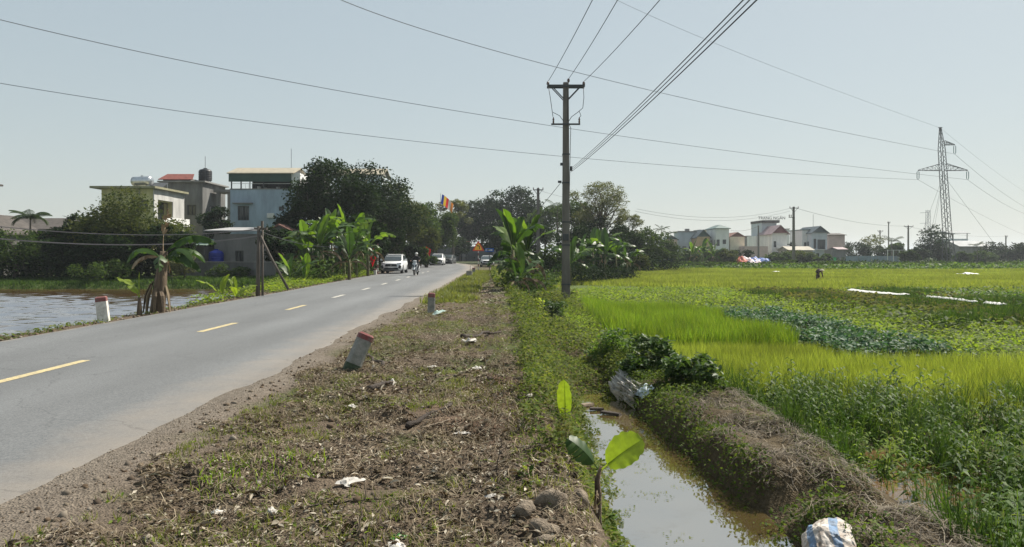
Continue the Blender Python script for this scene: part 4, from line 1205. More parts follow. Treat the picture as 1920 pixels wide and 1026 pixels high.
leafbed('vegetable_rows', 11.8, 15.6, 22, 33, 60, (.14, .26), M_CREEP_D, 'dark green leafy rows beyond the blue-green vegetables', 'vegetables', (.05, .4), lambda x, y: fbm(x, y, 1.0, 88) > .47)
leafbed('low_weeds', 13.8, 24, 30, 47, 50, (.14, .26), M_DRYWEED, 'olive weedy plot behind the dark leafy rows', 'weeds', (.02, .36), lambda x, y: (x < 19.3) | (x > 21.4))
p = pts_in(13.5, 24, 24, 46, 34, lambda x, y: (fbm(x, y, 2.6, 89) > .5) & ((x < 19.4) | (x > 20.9)))
blades('wild_grass', clumped(p, 6, .12), M_GRASS_D, (.02, .04), (.3, .6), 'dark upright grass clumps among the weeds by the white plastic', 'grass')
leafbed('low_weeds', 20.9, 38, 27, 48, 34, (.14, .28), M_WEED, 'green weeds behind the white plastic strips', 'weeds', (.02, .34))

# ---- weeds and tall grass between the bund and the paddy
gk = lambda x, y: (y < front(x) + .9) & ~((np.abs(x - 4.1) < .55) & (np.abs(y - 7.2) < .75) & (fbm(x, y, .3, 90) < .62)) & (x > 3.55 + .25 * np.sin(y * 2) - .18 * (y > 8.5)) & (fbm(x, y, .55, 91) > .36)
p = pts_in(3.3, 10.5, 4.6, 13.2, 62, lambda x, y: gk(x, y) & (fbm(x, y, .8, 191) > .40))
blades('wild_grass', clumped(p, 9, .055), M_GRASS_D, (.006, .013), (.16, .58), 'deep green wild grass between the bund and the bright paddy', 'grass', bend=(.25, .75), tilt=(0, .5))


def herb(n_leaf, hgt, leaf_l, leaf_w, drop=.5):
    """one upright leafy weed as vertex and face arrays (stem and lance-shaped leaves)"""
    V = []; Q = []
    def quad(a, b, c, d):
        n = len(V); V.extend([a, b, c, d]); Q.append((n, n + 1, n + 2, n + 3))
    quad((-.004, 0, 0), (.004, 0, 0), (.003, 0, hgt), (-.003, 0, hgt))
    for k in range(n_leaf):
        t = (k + .6) / n_leaf; az = k * 2.4 + random.uniform(-.3, .3); z = hgt * (.15 + .85 * t)
        l = leaf_l * (1.1 - .55 * t) * random.uniform(.8, 1.15); w = leaf_w * (1.1 - .5 * t)
        d = (math.cos(az), math.sin(az)); s = (-d[1], d[0])
        P = lambda r, side, zz: (d[0] * r + s[0] * side, d[1] * r + s[1] * side, zz)
        up = .35 + .3 * t
        m1, m2 = z + l * .5 * up, z + l * (up - drop) * .5
        quad(P(0, -w * .15, z), P(0, w * .15, z), P(l * .5, w * .5, m1), P(l * .5, -w * .5, m1))
        quad(P(l * .5, -w * .5, m1), P(l * .5, w * .5, m1), P(l, w * .06, m2), P(l, -w * .06, m2))
    return V, [Q]


p = pts_in(3.5, 10.5, 4.6, 13.0, 330, gk); p[:, 2] += rng.uniform(0, .22, len(p)) * (.3 + fbm(p[:, 0], p[:, 1], .6, 192))
scat('low_weeds', LEAF6, p, M_WEED, (.05, .12), 'stuff', 'mixed low leafy weeds under the grass beyond the bund', 'weeds', tilt=(0, 1.1))
random.seed(9)
for (nm, T, dens, keepn, sc, label, mm) in (
        ('leafy_weeds', herb(14, .55, .20, .05), 13, .44, (.6, 1.15), 'tall leafy weeds with drooping narrow leaves beyond the bund', M_WEED),
        ('leafy_weeds', herb(9, .35, .17, .045), 17, .40, (.6, 1.2), 'shorter pale leafy weeds among the grass beyond the bund', M_WEED_Y)):
    p = pts_in(3.7, 10.2, 4.8, 12.6, dens, lambda x, y: gk(x, y) & (fbm(x, y, .9, 92 + len(nm)) > keepn))
    scat(nm, T, p, mm, sc, 'stuff', label, 'weeds', tilt=(0, .25))
p = pts_in(4.0, 6.8, 4.6, 6.9, 30, lambda x, y: (x > 4.2 + .25 * np.sin(4 * y)))
scat('dock_weeds', herb(8, .24, .30, .105, .3), p, M_WEED, (.75, 1.25), 'stuff', 'broad-leaved glossy weeds by the muddy puddle', 'weeds', tilt=(0, .3))

# ---- creepers over the ditch banks
bk = lambda x, y: (x > verge_edge(y) - .12 + (fbm(x, y, .5, 95) - .5) * .5) & (x < ditch_l(y) + .05 + 1.2 * sm(11.6, 13.2, y)) & ((fbm(x, y, .45, 96) > .38) | (y > 8.5)) & (y > 4.9)
p = pts_in(-1.0, 2.6, 4.5, 15, 2100, bk); p[:, 2] += rng.uniform(.1, 1, len(p)) * (.05 + .42 * sm(.35, .75, fbm(p[:, 0], p[:, 1], .55, 97))) * (.5 + .5 * sm(6, 9, p[:, 1]))
scat('creeping_weeds', LEAF4, p, M_CREEP, (.025, .068), 'stuff', 'small-leaved creeping weeds on the roadside bank of the ditch', 'weeds', tilt=(0, 1.0))
p = pts_in(-1.6, 2.8, 15, 34, 620, lambda x, y: (x > verge_edge(y) - .1 + (fbm(x, y, .6, 95) - .5) * .7) & (x < 2.6)); p[:, 2] += rng.uniform(.1, 1, len(p)) * (.08 + .55 * sm(.35, .75, fbm(p[:, 0], p[:, 1], .9, 97)))
scat('creeping_weeds', LEAF4, p, M_CREEP, (.05, .1), 'stuff', 'green creepers filling the overgrown end of the ditch', 'weeds', tilt=(0, 1.0))
p = pts_in(-4.5, 3.2, 34, 75, 60, lambda x, y: (x > verge_edge(y) - .6) & (fbm(x, y, 1.2, 98) > .35)); p[:, 2] += rng.uniform(0, .45, len(p))
scat('creeping_weeds', LEAF4, p, M_CREEP, (.12, .24), 'stuff', 'rough green undergrowth round the banana clumps beside the road', 'weeds', tilt=(0, 1.0))
fk = lambda x, y: ((np.abs(y - 6.75) > .26) | (x < ditch_r(y) + .08)) & (x > ditch_r(y) - .03) & (x < ditch_r(y) + .42 + .35 * (fbm(x * 0, y, .8, 195) - .4) + .9 * sm(9.6, 11.0, y)) & (fbm(x, y, .4, 99) > .36 - .2 * sm(9.5, 11, y))
p = pts_in(1.7, 4.2, 4.4, 17.5, 2300, fk); p[:, 2] += rng.uniform(-.05, .15, len(p)) * (.3 + 1.4 * fbm(p[:, 0], p[:, 1], .35, 93))
p[:, 0] -= rng.uniform(-.02, .14, len(p)) * (.3 + 1.4 * fbm(p[:, 1], p[:, 2], .3, 94))
scat('creeping_weeds', LEAF4, p, M_CREEP_D, (.022, .055), 'stuff', 'dark creeping weeds on the steep field side of the ditch', 'weeds', tilt=(.2, 1.3))
p = pts_in(1.7, 3.6, 14, 30, 330, lambda x, y: (x > 1.6)); p[:, 2] += rng.uniform(0, .24, len(p))
scat('creeping_weeds', LEAF4, p, M_WEED_Y, (.05, .1), 'stuff', 'bright green creepers between the ditch and the tall rice', 'weeds', tilt=(0, 1.0))

# ---- straw spread on the bund
sk = lambda x, y: (x > ditch_r(y) + .14) & (x < 3.55) & ((fbm(x, y, .5, 101) > .36) | (y < 8.5)) & (y < 10.9) & ~((y > 6.42) & (y < 7.05) & (x < 3.9))
p = pts_in(2.2, 3.6, 4.2, 11, 1900, lambda x, y: sk(x, y) & (fbm(x, y, .7, 193) > .46 - .08 * sm(8, 10.5, y))); p[:, 2] += rng.uniform(.0, .04, len(p))
scat('creeping_weeds', LEAF4, p, M_CREEP, (.015, .035), 'stuff', 'small green weeds growing through the straw on the bund', 'weeds', tilt=(0, .8))
p = pts_in(2.2, 3.7, 4.0, 11.2, 820, lambda x, y: sk(x, y) & (fbm(x, y, .35, 194) > .40)); n = len(p)
p[:, 2] += rng.uniform(.0, .05, n)
scl = np.stack([rng.uniform(.08, .34, n), rng.uniform(.003, .007, n), rng.uniform(.01, .10, n)], 1)
scat('straw_mulch', STRAW2, p, M_STRAW, None, 'stuff', 'dry grey-brown straw spread over the bund by the ditch', 'straw', tilt=(0, .35), scl=scl)

# ---- roadside verge: dead leaves, stalks, sparse grass, clods
vk = lambda x, y: (x > road_r(y) + .15 + (fbm(x, y, .6, 103) - .3) * 1.1) & (x < verge_edge(y) + .25) & (fbm(x, y, .5, 104) > .33)
p = np.concatenate([pts_in(-3, .6, 3.2, 10, 1100, vk), pts_in(-3.2, .6, 10, 20, 520, vk)]); p[:, 2] += rng.uniform(.0, .03, len(p))
scl = np.stack([rng.uniform(.018, .065, len(p)), rng.uniform(.015, .045, len(p)), rng.uniform(.02, .09, len(p))], 1)
scat('leaf_litter', LEAF4, p, M_LITTER, None, 'stuff', 'dead brown leaves and scraps strewn over the roadside verge', 'litter', tilt=(0, .7), scl=scl)
p = pts_in(-3, .6, 3.2, 14, 560, lambda x, y: vk(x, y) & (fbm(x, y, .75, 201) > .56)); n = len(p); p[:, 2] += rng.uniform(.0, .04, n)
scl = np.stack([rng.uniform(.04, .2, n), rng.uniform(.002, .0055, n), rng.uniform(.01, .1, n)], 1)
scat('straw_drifts', STRAW2, p, M_STRAW_L, None, 'stuff', 'matted drifts of pale dry straw on the roadside verge', 'straw', tilt=(0, .5), scl=scl)
p = np.concatenate([pts_in(-3, .6, 3.2, 10, 260, vk), pts_in(-3.2, .6, 10, 22, 160, vk)]); n = len(p); p[:, 2] += rng.uniform(.0, .03, n)
scl = np.stack([rng.uniform(.05, .26, n), rng.uniform(.002, .005, n), rng.uniform(.01, .09, n)], 1)
scat('dry_stalks', STRAW2, p, M_STRAW_L, None, 'stuff', 'thin dry stalks scattered over the roadside verge', 'straw', tilt=(0, .4), scl=scl)
p = pts_in(-4.6, .2, 20, 62, 60, lambda x, y: (x > road_r(y) + .3) & (x < verge_edge(y) + .3)); p[:, 2] += .01
scat('leaf_litter', LEAF4, p, M_LITTER, (.05, .14), 'stuff', 'brown litter on the verge further along the road', 'litter', tilt=(0, .7))
gk2 = lambda x, y: (x > road_r(y) + .32) & (x < verge_edge(y) + .3) & (.5 * fbm(x, y, .9, 107) + .5 * fbm(x, y, .22, 108) > .512)
p = np.concatenate([pts_in(-3, .6, 3.2, 11, 230, gk2), pts_in(-3.6, .6, 11, 30, 110, gk2)])
blades('verge_grass', clumped(p, 5, .03), M_GRASS_V, (.004, .008), (.025, .075), 'short patchy grass on the roadside verge', 'grass', bend=(.3, .9), tilt=(0, .7))
cx, cyy = -1.75, 5.35
p = pts_in(-2.3, -1.2, 4.7, 6.2, 520, lambda x, y: ((x - cx) / .42) ** 2 + ((y - cyy) / .6) ** 2 + (fbm(x, y, .2, 109) - .5) * 1.6 < 1)
blades('grass_patch', p, M_RICE_T, (.006, .012), (.03, .10), 'fresh green grass patch on the verge near the gravel edge', 'grass', bend=(.3, .9), tilt=(0, .8))
p = pts_in(-4.6, -1, 24, 70, 40, lambda x, y: (x > road_r(y) + .2) & (x < road_r(y) + 1.4 + fbm(x, y, 2, 111)))
blades('verge_grass', clumped(p, 5, .08), M_GRASS_V, (.015, .035), (.08, .22), 'grass edge of the road by the far marker posts', 'grass', bend=(.3, .8), tilt=(0, .6))

ICO = None
bm = bmesh.new(); bmesh.ops.create_icosphere(bm, subdivisions=1, radius=.5)
ICO = ([tuple(v.co * (1 + random.uniform(-.22, .22))) for v in bm.verts], [[tuple(v.index for v in f.verts) for f in bm.faces]]); bm.free()
M_CLOD = leafmat('clods', [(.075, .052, .035), (.11, .082, .056), (.15, .125, .095), (.06, .042, .03), (.24, .21, .17)], trans=0.0, rough=.95, spec=.1)
p = np.concatenate([pts_in(-3.0, .6, 3.2, 11, 130, lambda x, y: x < verge_edge(y) + .4), pts_in(-3.3, .5, 11, 22, 22)])
n = len(p); s = .012 + .06 * rng.random(n) ** 4
scat('soil_clods', ICO, p, M_CLOD, None, 'stuff', 'small clods and stones lying on the verge', 'stones', tilt=(0, 3), scl=np.stack([s, s * rng.uniform(.7, 1.2, n), s * rng.uniform(.5, .9, n)], 1))
p = pts_in(-3.75, -2.3, 3.2, 14, 240); n = len(p); s = .005 + .014 * rng.random(n) ** 3
scat('gravel', ICO, p, M_CLOD, None, 'stuff', 'loose gravel along the broken asphalt edge', 'gravel', tilt=(0, 3), scl=np.repeat(s[:, None], 3, 1))

# larger curled leaves and husks, in drifts
p = pts_in(-2.9, .5, 3.2, 13, 90, lambda x, y: vk(x, y) & (fbm(x, y, .45, 196) > .5)); n = len(p); p[:, 2] += rng.uniform(.005, .04, n)
scl = np.stack([rng.uniform(.05, .12, n), rng.uniform(.03, .08, n), rng.uniform(.1, .35, n)], 1)
scat('dry_husks', LEAF6, p, M_LITTER, None, 'stuff', 'curled dry leaves and husks lying in drifts on the verge', 'litter', tilt=(0, .9), scl=scl)
p = pts_in(-2.7, .4, 3.2, 16, 260, lambda x, y: gk2(x, y) & (fbm(x, y, .5, 197) > .5)); p[:, 2] += rng.uniform(.0, .04, len(p))
scat('low_weeds', LEAF6, p, M_WEED_Y, (.02, .05), 'stuff', 'small round-leaved weeds dotted over the roadside verge', 'weeds', tilt=(0, .8))
# scum and leaf bits on the ditch water
x = rng.uniform(0, 1, 5200); y = rng.uniform(4.6, 12.6, 5200)
d = np.where(rng.random(5200) < .6, rng.exponential(.05, 5200), rng.uniform(0, .9, 5200)); xx = ditch_l(y) - .12 + d
k = (xx < ditch_r(y)) & ((fbm(xx, y, .35, 198) > .55) | (d < .06) | (y > 11.2)) & ((fbm(xx, y, .2, 199) > .5) | (y > 11.5))
p = np.stack([xx, y, np.full(5200, WATER_Z + .006)], 1)[k]
scat('floating_weed', LEAF4, p, M_CREEP, (.012, .035), 'stuff', 'small leaves and scum floating along the ditch edges', 'weeds', tilt=(0, .12))
# ---- left side of the road
lk = lambda x, y: (x < road_l(y) - .05 - .25 * fbm(x, y, .8, 113)) & (x > pond_edge(y) - .2) & (fbm(x, y, 1.3, 114) > .40)
p = pts_in(-16, -9.3, 13, 26, 190, lk); p[:, 2] += rng.uniform(0, .08, len(p))
scat('roadside_weeds', LEAF4, p, M_CREEP, (.04, .1), 'stuff', 'low weeds on the pond-side road shoulder', 'weeds', tilt=(0, .9))
p = pts_in(-17, -9.5, 24, 62, 110, lambda x, y: lk(x, y) | ((x < road_l(y) - .5) & (x > pond_edge(y) - .3) & (fbm(x, y, 1.5, 115) > .45))); p[:, 2] += rng.uniform(0, .5, len(p)) * fbm(p[:, 0], p[:, 1], 1.5, 116) * 1.2
scat('roadside_weeds', LEAF4, p, M_WEED_Y, (.08, .2), 'stuff', 'rank green weeds under the bananas on the pond side', 'weeds', tilt=(0, .9))
p = pts_in(-12.5, -9.4, 14, 66, 26, lambda x, y: (x < road_l(y) + .0) & (x > road_l(y) - 1.0)); s = rng.uniform(.03, .1, len(p))
scat('soil_clods', ICO, p, M_CLOD, None, 'stuff', 'stones and rubble along the pond-side road edge', 'stones', tilt=(0, 3), scl=np.repeat(s[:, None], 3, 1))
p = pts_in(-46, -13.5, 50.6, 57, 34)
blades('bank_grass', clumped(p, 5, .15), M_GRASS_D, (.04, .07), (.12, .34), 'bright grass on the far bank of the pond', 'grass')
# ---- far edge of the fields
p = pts_in(3, 108, 98, 126, 13, lambda x, y: y > far_edge(x) - 1); p[:, 2] += rng.random(len(p)) ** 1.5 * .8 * (.25 + 1.1 * fbm(p[:, 0], p[:, 1], 5, 117))
scat('far_scrub', LEAF4, p, M_WEED, (.3, .6), 'stuff', 'rough green scrub along the far edge of the rice fields', 'scrub', tilt=(0, 1.2))
del p
# ================================================================== trees, palms, bananas, shrubs
M_BARK = mat('bark', (.085, .07, .055), var=.4, scale=6, bump=.4, streak=(1, 1, .3))
M_BARK_L = mat('bark_pale', (.15, .13, .105), var=.4, scale=6, bump=.3, streak=(1, 1, .3))
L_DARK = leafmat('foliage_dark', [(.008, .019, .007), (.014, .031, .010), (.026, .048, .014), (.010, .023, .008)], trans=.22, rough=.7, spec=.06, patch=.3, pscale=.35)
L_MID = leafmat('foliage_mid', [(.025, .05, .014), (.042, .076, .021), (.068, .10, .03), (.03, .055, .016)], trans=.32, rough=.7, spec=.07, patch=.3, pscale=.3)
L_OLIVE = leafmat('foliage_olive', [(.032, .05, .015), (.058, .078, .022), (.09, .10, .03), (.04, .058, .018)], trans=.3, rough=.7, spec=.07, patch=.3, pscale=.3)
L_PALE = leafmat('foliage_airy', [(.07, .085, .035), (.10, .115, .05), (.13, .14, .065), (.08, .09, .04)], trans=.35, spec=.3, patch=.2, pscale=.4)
L_PALM = leafmat('palm_leaflet', [(.014, .028, .009), (.025, .045, .014), (.04, .065, .02)], trans=.25, rough=.6, spec=.12)


def crown_points(n, clumps, up=.25):
    """leaf places in the outer shell of every clump, more on top"""
    C_ = np.array([c[0] for c in clumps]); Rr = np.array([c[1] for c in clumps])
    wts = (Rr.mean(1) ** 2); k = rng.choice(len(clumps), n, p=wts / wts.sum())
    d = rng.normal(size=(n, 3)); d[:, 2] += up; d /= np.linalg.norm(d, axis=1)[:, None]
    rad = rng.uniform(.35, 1.0, n) ** .6
    rad *= .82 + .36 * rng.random(n)
    return C_[k] + d * Rr[k] * rad[:, None], d


def tree(name, base, crown_c, crown_r, label, leaf=L_MID, n=5000, size=(.22, .45), clumps=16, trunk_r=.2, seed=1, bark=M_BARK, group=None, cl=(.28, .45), lean=(0, 0), cat='tree', flat=.75, limbs=9, tm=LEAF4, up=.25, shell=.95):
    rs = np.random.default_rng(seed)
    base = Vector(base)
    e = empty(name, base, 0, label, cat, group)
    cc = np.array(crown_c, float); cr = np.array(crown_r, float)
    L = []
    for i in range(clumps):
        d = rs.normal(size=3); d /= np.linalg.norm(d); d[2] = d[2] * .9 + .1
        f = shell * rs.uniform(.35, 1.0) ** .5
        q = cc + d * cr * f * .8
        r = cr.mean() * rs.uniform(*cl)
        L.append((q, np.array([r, r, r * flat]) * rs.uniform(.8, 1.2, 3)))
    P, d = crown_points(n, L, up)
    P = P[P[:, 2] > -base.z + .05 - .3] if False else P
    P[:, 2] = np.maximum(P[:, 2], .12)
    # trunk and limbs, in the tree's own frame
    tb = MB()
    t_top = Vector((cc[0] * .6 + lean[0], cc[1] * .6 + lean[1], max(cc[2] - cr[2] * .25, cc[2] * .55)))
    mid = t_top * .5 + Vector((rs.uniform(-.2, .2), rs.uniform(-.2, .2), 0))
    tb.tube([(0, 0, -.4), (0, 0, .15), mid, t_top], [trunk_r * 1.5, trunk_r * 1.1, trunk_r * .85, trunk_r * .6], 8)
    tb.build('trunk', bark, e, smooth=True)
    order = rs.permutation(clumps)[:limbs]
    lb = MB()
    for i in order:
        q = Vector(L[i][0]); s = mid.lerp(t_top, rs.uniform(.1, 1))
        m_ = s.lerp(q, .5) + Vector((rs.uniform(-.3, .3), rs.uniform(-.3, .3), rs.uniform(-.1, .35)))
        lb.tube([s, m_, q], [trunk_r * .5, trunk_r * .32, trunk_r * .1], 5)
        for kk in range(2):
            a_ = m_.lerp(q, .5 + .4 * kk); b_ = a_ + Vector(rs.normal(size=3) * L[i][1] * .6)
            lb.tube([a_, b_], [trunk_r * .16, trunk_r * .05], 4)
    o = lb.build('limbs', bark, e, smooth=True); o['kind'] = 'stuff'
    N_ = len(P)
    me = scatter_mesh('crown', tm[0], tm[1], P, rotmats(rng.uniform(0, 6.28, N_), rng.uniform(0, 1.35, N_), rng.uniform(0, 6.28, N_)), rng.uniform(size[0], size[1], N_))
    c = link('crown', me, leaf, e)
    c['kind'] = 'stuff'
    return e


def T(name, px_, pybase, Y, w, ztop, zlow, label, zb=-.1, dpt=None, **k):
    """tree at a picture column: crown w metres wide from height zlow to ztop"""
    x = (px_ - 960) / F * Y
    cz = (ztop + zlow) / 2 - zb
    return tree(name, (x, Y, zb), (0, 0, cz), (w * .56, (dpt or w) * .56, (ztop - zlow) * .54), label, **k)


# ---- left: the dark mass across the pond
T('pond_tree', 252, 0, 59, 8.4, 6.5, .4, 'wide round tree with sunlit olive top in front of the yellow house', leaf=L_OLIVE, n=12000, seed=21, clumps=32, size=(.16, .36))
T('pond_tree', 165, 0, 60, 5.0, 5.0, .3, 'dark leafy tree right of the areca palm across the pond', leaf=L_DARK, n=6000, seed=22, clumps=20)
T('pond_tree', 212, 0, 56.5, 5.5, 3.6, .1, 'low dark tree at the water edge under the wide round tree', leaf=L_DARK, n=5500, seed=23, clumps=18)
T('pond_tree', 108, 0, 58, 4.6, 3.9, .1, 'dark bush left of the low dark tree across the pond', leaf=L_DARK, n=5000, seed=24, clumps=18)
T('pond_tree', 30, 0, 56, 5.0, 3.6, .1, 'greyish thin-leaved tree at the far left of the pond', leaf=L_MID, n=3600, seed=25, clumps=20, size=(.12, .28))
T('pond_tree', 318, 0, 57, 3.4, 4.4, .2, 'dark tree behind the tattered banana plant', leaf=L_DARK, n=4200, seed=26, clumps=14)
T('pond_tree', -60, 0, 58, 6.0, 4.2, .1, 'dark tree mass beyond the left edge of the pond', leaf=L_DARK, n=3000, seed=27, clumps=14)
T('garden_tree', 405, 0, 80, 3.6, 6.8, 3.2, 'dark bush in front of the open concrete frame', leaf=L_DARK, n=3200, seed=28, clumps=14, size=(.2, .4))
T('garden_tree', 372, 0, 70, 3.0, 3.7, .5, 'small dark tree between the yellow house and the awning hut', leaf=L_DARK, n=2600, seed=29, clumps=12)
T('pond_bush', 190, 0, 53.5, 4.6, 1.15, -.2, 'low bluish bush at the far water edge of the pond', zb=-.4, leaf=L_MID, n=2400, seed=30, clumps=14, size=(.12, .26), trunk_r=.07, cat='bush')
T('pond_bush', 345, 0, 55, 2.6, 1.8, -.2, 'grey-green bush left of the garden wall', zb=-.4, leaf=L_PALE, n=1800, seed=31, clumps=10, size=(.12, .26), trunk_r=.07, cat='bush')
T('pond_bush', 430, 0, 57, 3.2, .75, -.3, 'creeper bush hanging over the garden wall', zb=-.4, leaf=L_MID, n=1600, seed=32, clumps=10, size=(.12, .26), trunk_r=.06, cat='bush')

T('garden_tree', 533, 0, 59, 4.4, 3.9, .2, 'dark leafy tree hiding the tiled shed', leaf=L_DARK, n=4200, seed=33, clumps=18)
# ---- left: big trees by the road
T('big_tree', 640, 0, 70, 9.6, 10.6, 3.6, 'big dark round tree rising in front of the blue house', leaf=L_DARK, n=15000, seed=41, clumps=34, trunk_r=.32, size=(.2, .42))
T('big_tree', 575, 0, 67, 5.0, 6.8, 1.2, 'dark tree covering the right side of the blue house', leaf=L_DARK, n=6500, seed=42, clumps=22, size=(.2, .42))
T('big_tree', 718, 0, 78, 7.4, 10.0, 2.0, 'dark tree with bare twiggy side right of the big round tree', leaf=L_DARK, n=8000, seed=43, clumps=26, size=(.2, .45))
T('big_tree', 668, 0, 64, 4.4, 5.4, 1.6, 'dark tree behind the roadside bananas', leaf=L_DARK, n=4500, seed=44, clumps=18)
T('road_tree', 752, 0, 88, 6.2, 10.0, 1.6, 'feathery olive tree behind the white front car', leaf=L_OLIVE, n=8500, seed=45, clumps=26, size=(.2, .42))
T('road_tree', 788, 0, 100, 6.2, 9.8, 1.2, 'dark green tree behind the motorbike rider', leaf=L_MID, n=7500, seed=46, clumps=24, size=(.22, .45))
T('road_tree', 820, 0, 112, 6.2, 9.9, 1.2, 'leafy green tree above the second parked car', leaf=L_MID, n=7000, seed=47, clumps=24, size=(.25, .5))
T('road_tree', 800, 0, 97, 3.6, 6.0, .8, 'light green tree overhanging the second parked car', leaf=L_OLIVE, n=4200, seed=55, clumps=18, size=(.2, .42))
T('road_tree', 850, 0, 126, 6.5, 12.0, 3.0, 'thin tree with sky gaps right of the coloured flag', leaf=L_PALE, n=3800, seed=48, clumps=18, size=(.25, .5), cl=(.2, .32))
T('road_tree', 735, 0, 73, 3.2, 4.6, .2, 'dark shrub tree behind the white front car', leaf=L_DARK, n=3500, seed=49, clumps=16)
T('road_tree', 690, 0, 70, 3.4, 4.2, .2, 'dark shrub tree behind the red cloth', leaf=L_DARK, n=3500, seed=56, clumps=16)
T('hedge_bush', 768, 0, 82, 2.6, 3.0, -.1, 'dark roadside hedge behind the rider', leaf=L_DARK, n=2600, seed=57, clumps=12, cat='bush')
T('hedge_bush', 800, 0, 92, 2.4, 2.6, -.1, 'leafy hedge left of the second parked car', leaf=L_MID, n=2400, seed=58, clumps=12, cat='bush')
# ---- behind the bend
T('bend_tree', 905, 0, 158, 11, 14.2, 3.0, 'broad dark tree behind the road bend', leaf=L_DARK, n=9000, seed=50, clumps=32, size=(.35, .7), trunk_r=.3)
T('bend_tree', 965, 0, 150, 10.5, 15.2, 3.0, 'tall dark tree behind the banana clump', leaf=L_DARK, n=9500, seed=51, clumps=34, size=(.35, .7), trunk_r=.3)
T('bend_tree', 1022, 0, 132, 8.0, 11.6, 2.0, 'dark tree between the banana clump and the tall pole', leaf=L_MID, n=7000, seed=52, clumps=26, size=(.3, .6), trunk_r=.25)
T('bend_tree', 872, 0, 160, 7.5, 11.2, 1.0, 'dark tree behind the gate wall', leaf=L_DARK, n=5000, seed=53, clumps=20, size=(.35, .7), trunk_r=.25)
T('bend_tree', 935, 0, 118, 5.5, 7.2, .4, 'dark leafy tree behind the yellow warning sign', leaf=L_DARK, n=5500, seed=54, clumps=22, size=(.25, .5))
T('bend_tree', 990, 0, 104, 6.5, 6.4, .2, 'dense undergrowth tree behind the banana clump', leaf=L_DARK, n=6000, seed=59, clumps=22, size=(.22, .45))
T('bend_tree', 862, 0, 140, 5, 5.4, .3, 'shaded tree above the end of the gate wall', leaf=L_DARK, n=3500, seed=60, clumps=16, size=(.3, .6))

# ---- right: airy tree and scrub
T('airy_tree', 1128, 0, 92, 9.6, 11.0, 4.0, 'airy open-branched tree right of the tall pole', zb=-.4, leaf=L_PALE, n=11000, seed=61, clumps=70, size=(.12, .27), cl=(.11, .2), bark=M_BARK_L, trunk_r=.2, limbs=40)
T('airy_tree', 1178, 0, 95, 4.2, 7.2, 2.8, 'thin leafy tree at the right foot of the airy tree', zb=-.4, leaf=L_PALE, n=3600, seed=62, clumps=22, size=(.12, .28), cl=(.18, .3), bark=M_BARK_L, trunk_r=.12, limbs=20)
T('scrub_tree', 1215, 0, 98, 6.4, 5.0, -.2, 'bushy green tree at the left end of the far hedge', zb=-.4, leaf=L_MID, n=6000, seed=63, clumps=22, size=(.2, .42))
T('scrub_tree', 1145, 0, 82, 6.0, 3.9, -.3, 'dark scrub under the airy tree', zb=-.5, leaf=L_DARK, n=5000, seed=64, clumps=20, size=(.18, .38))
T('scrub_tree', 1085, 0, 78, 5.0, 4.6, -.3, 'dark scrub behind the tall pole', zb=-.5, leaf=L_DARK, n=4800, seed=65, clumps=18, size=(.18, .38))
T('scrub_tree', 1185, 0, 84, 3.4, 2.4, -.4, 'round light green bush beside the blue sheets', zb=-.5, leaf=L_OLIVE, n=2800, seed=66, clumps=14, size=(.16, .32), cat='bush')
T('scrub_tree', 1040, 0, 66, 3.6, 2.6, -.4, 'green bush between the banana clump and the tall pole', zb=-.5, leaf=L_MID, n=3200, seed=67, clumps=14, size=(.16, .32), cat='bush')
T('scrub_tree', 1250, 0, 118, 4.6, 3.9, -.3, 'green bush behind the blue sheets', zb=-.4, leaf=L_MID, n=3000, seed=68, clumps=14, size=(.22, .45), cat='bush')

T('scrub_tree', 1078, 0, 100, 6.5, 9.0, 1.0, 'leafy tree directly behind the tall pole', zb=-.4, leaf=L_MID, n=6500, seed=69, clumps=24, size=(.2, .42))
T('scrub_tree', 1160, 0, 90, 5.5, 5.4, .2, 'dark leafy tree under the airy crown', zb=-.4, leaf=L_DARK, n=5500, seed=70, clumps=22, size=(.18, .38))
T('scrub_tree', 1110, 0, 88, 5.0, 6.0, .4, 'dark leafy tree between the pole and the airy tree', zb=-.4, leaf=L_DARK, n=5000, seed=71, clumps=20, size=(.18, .38))
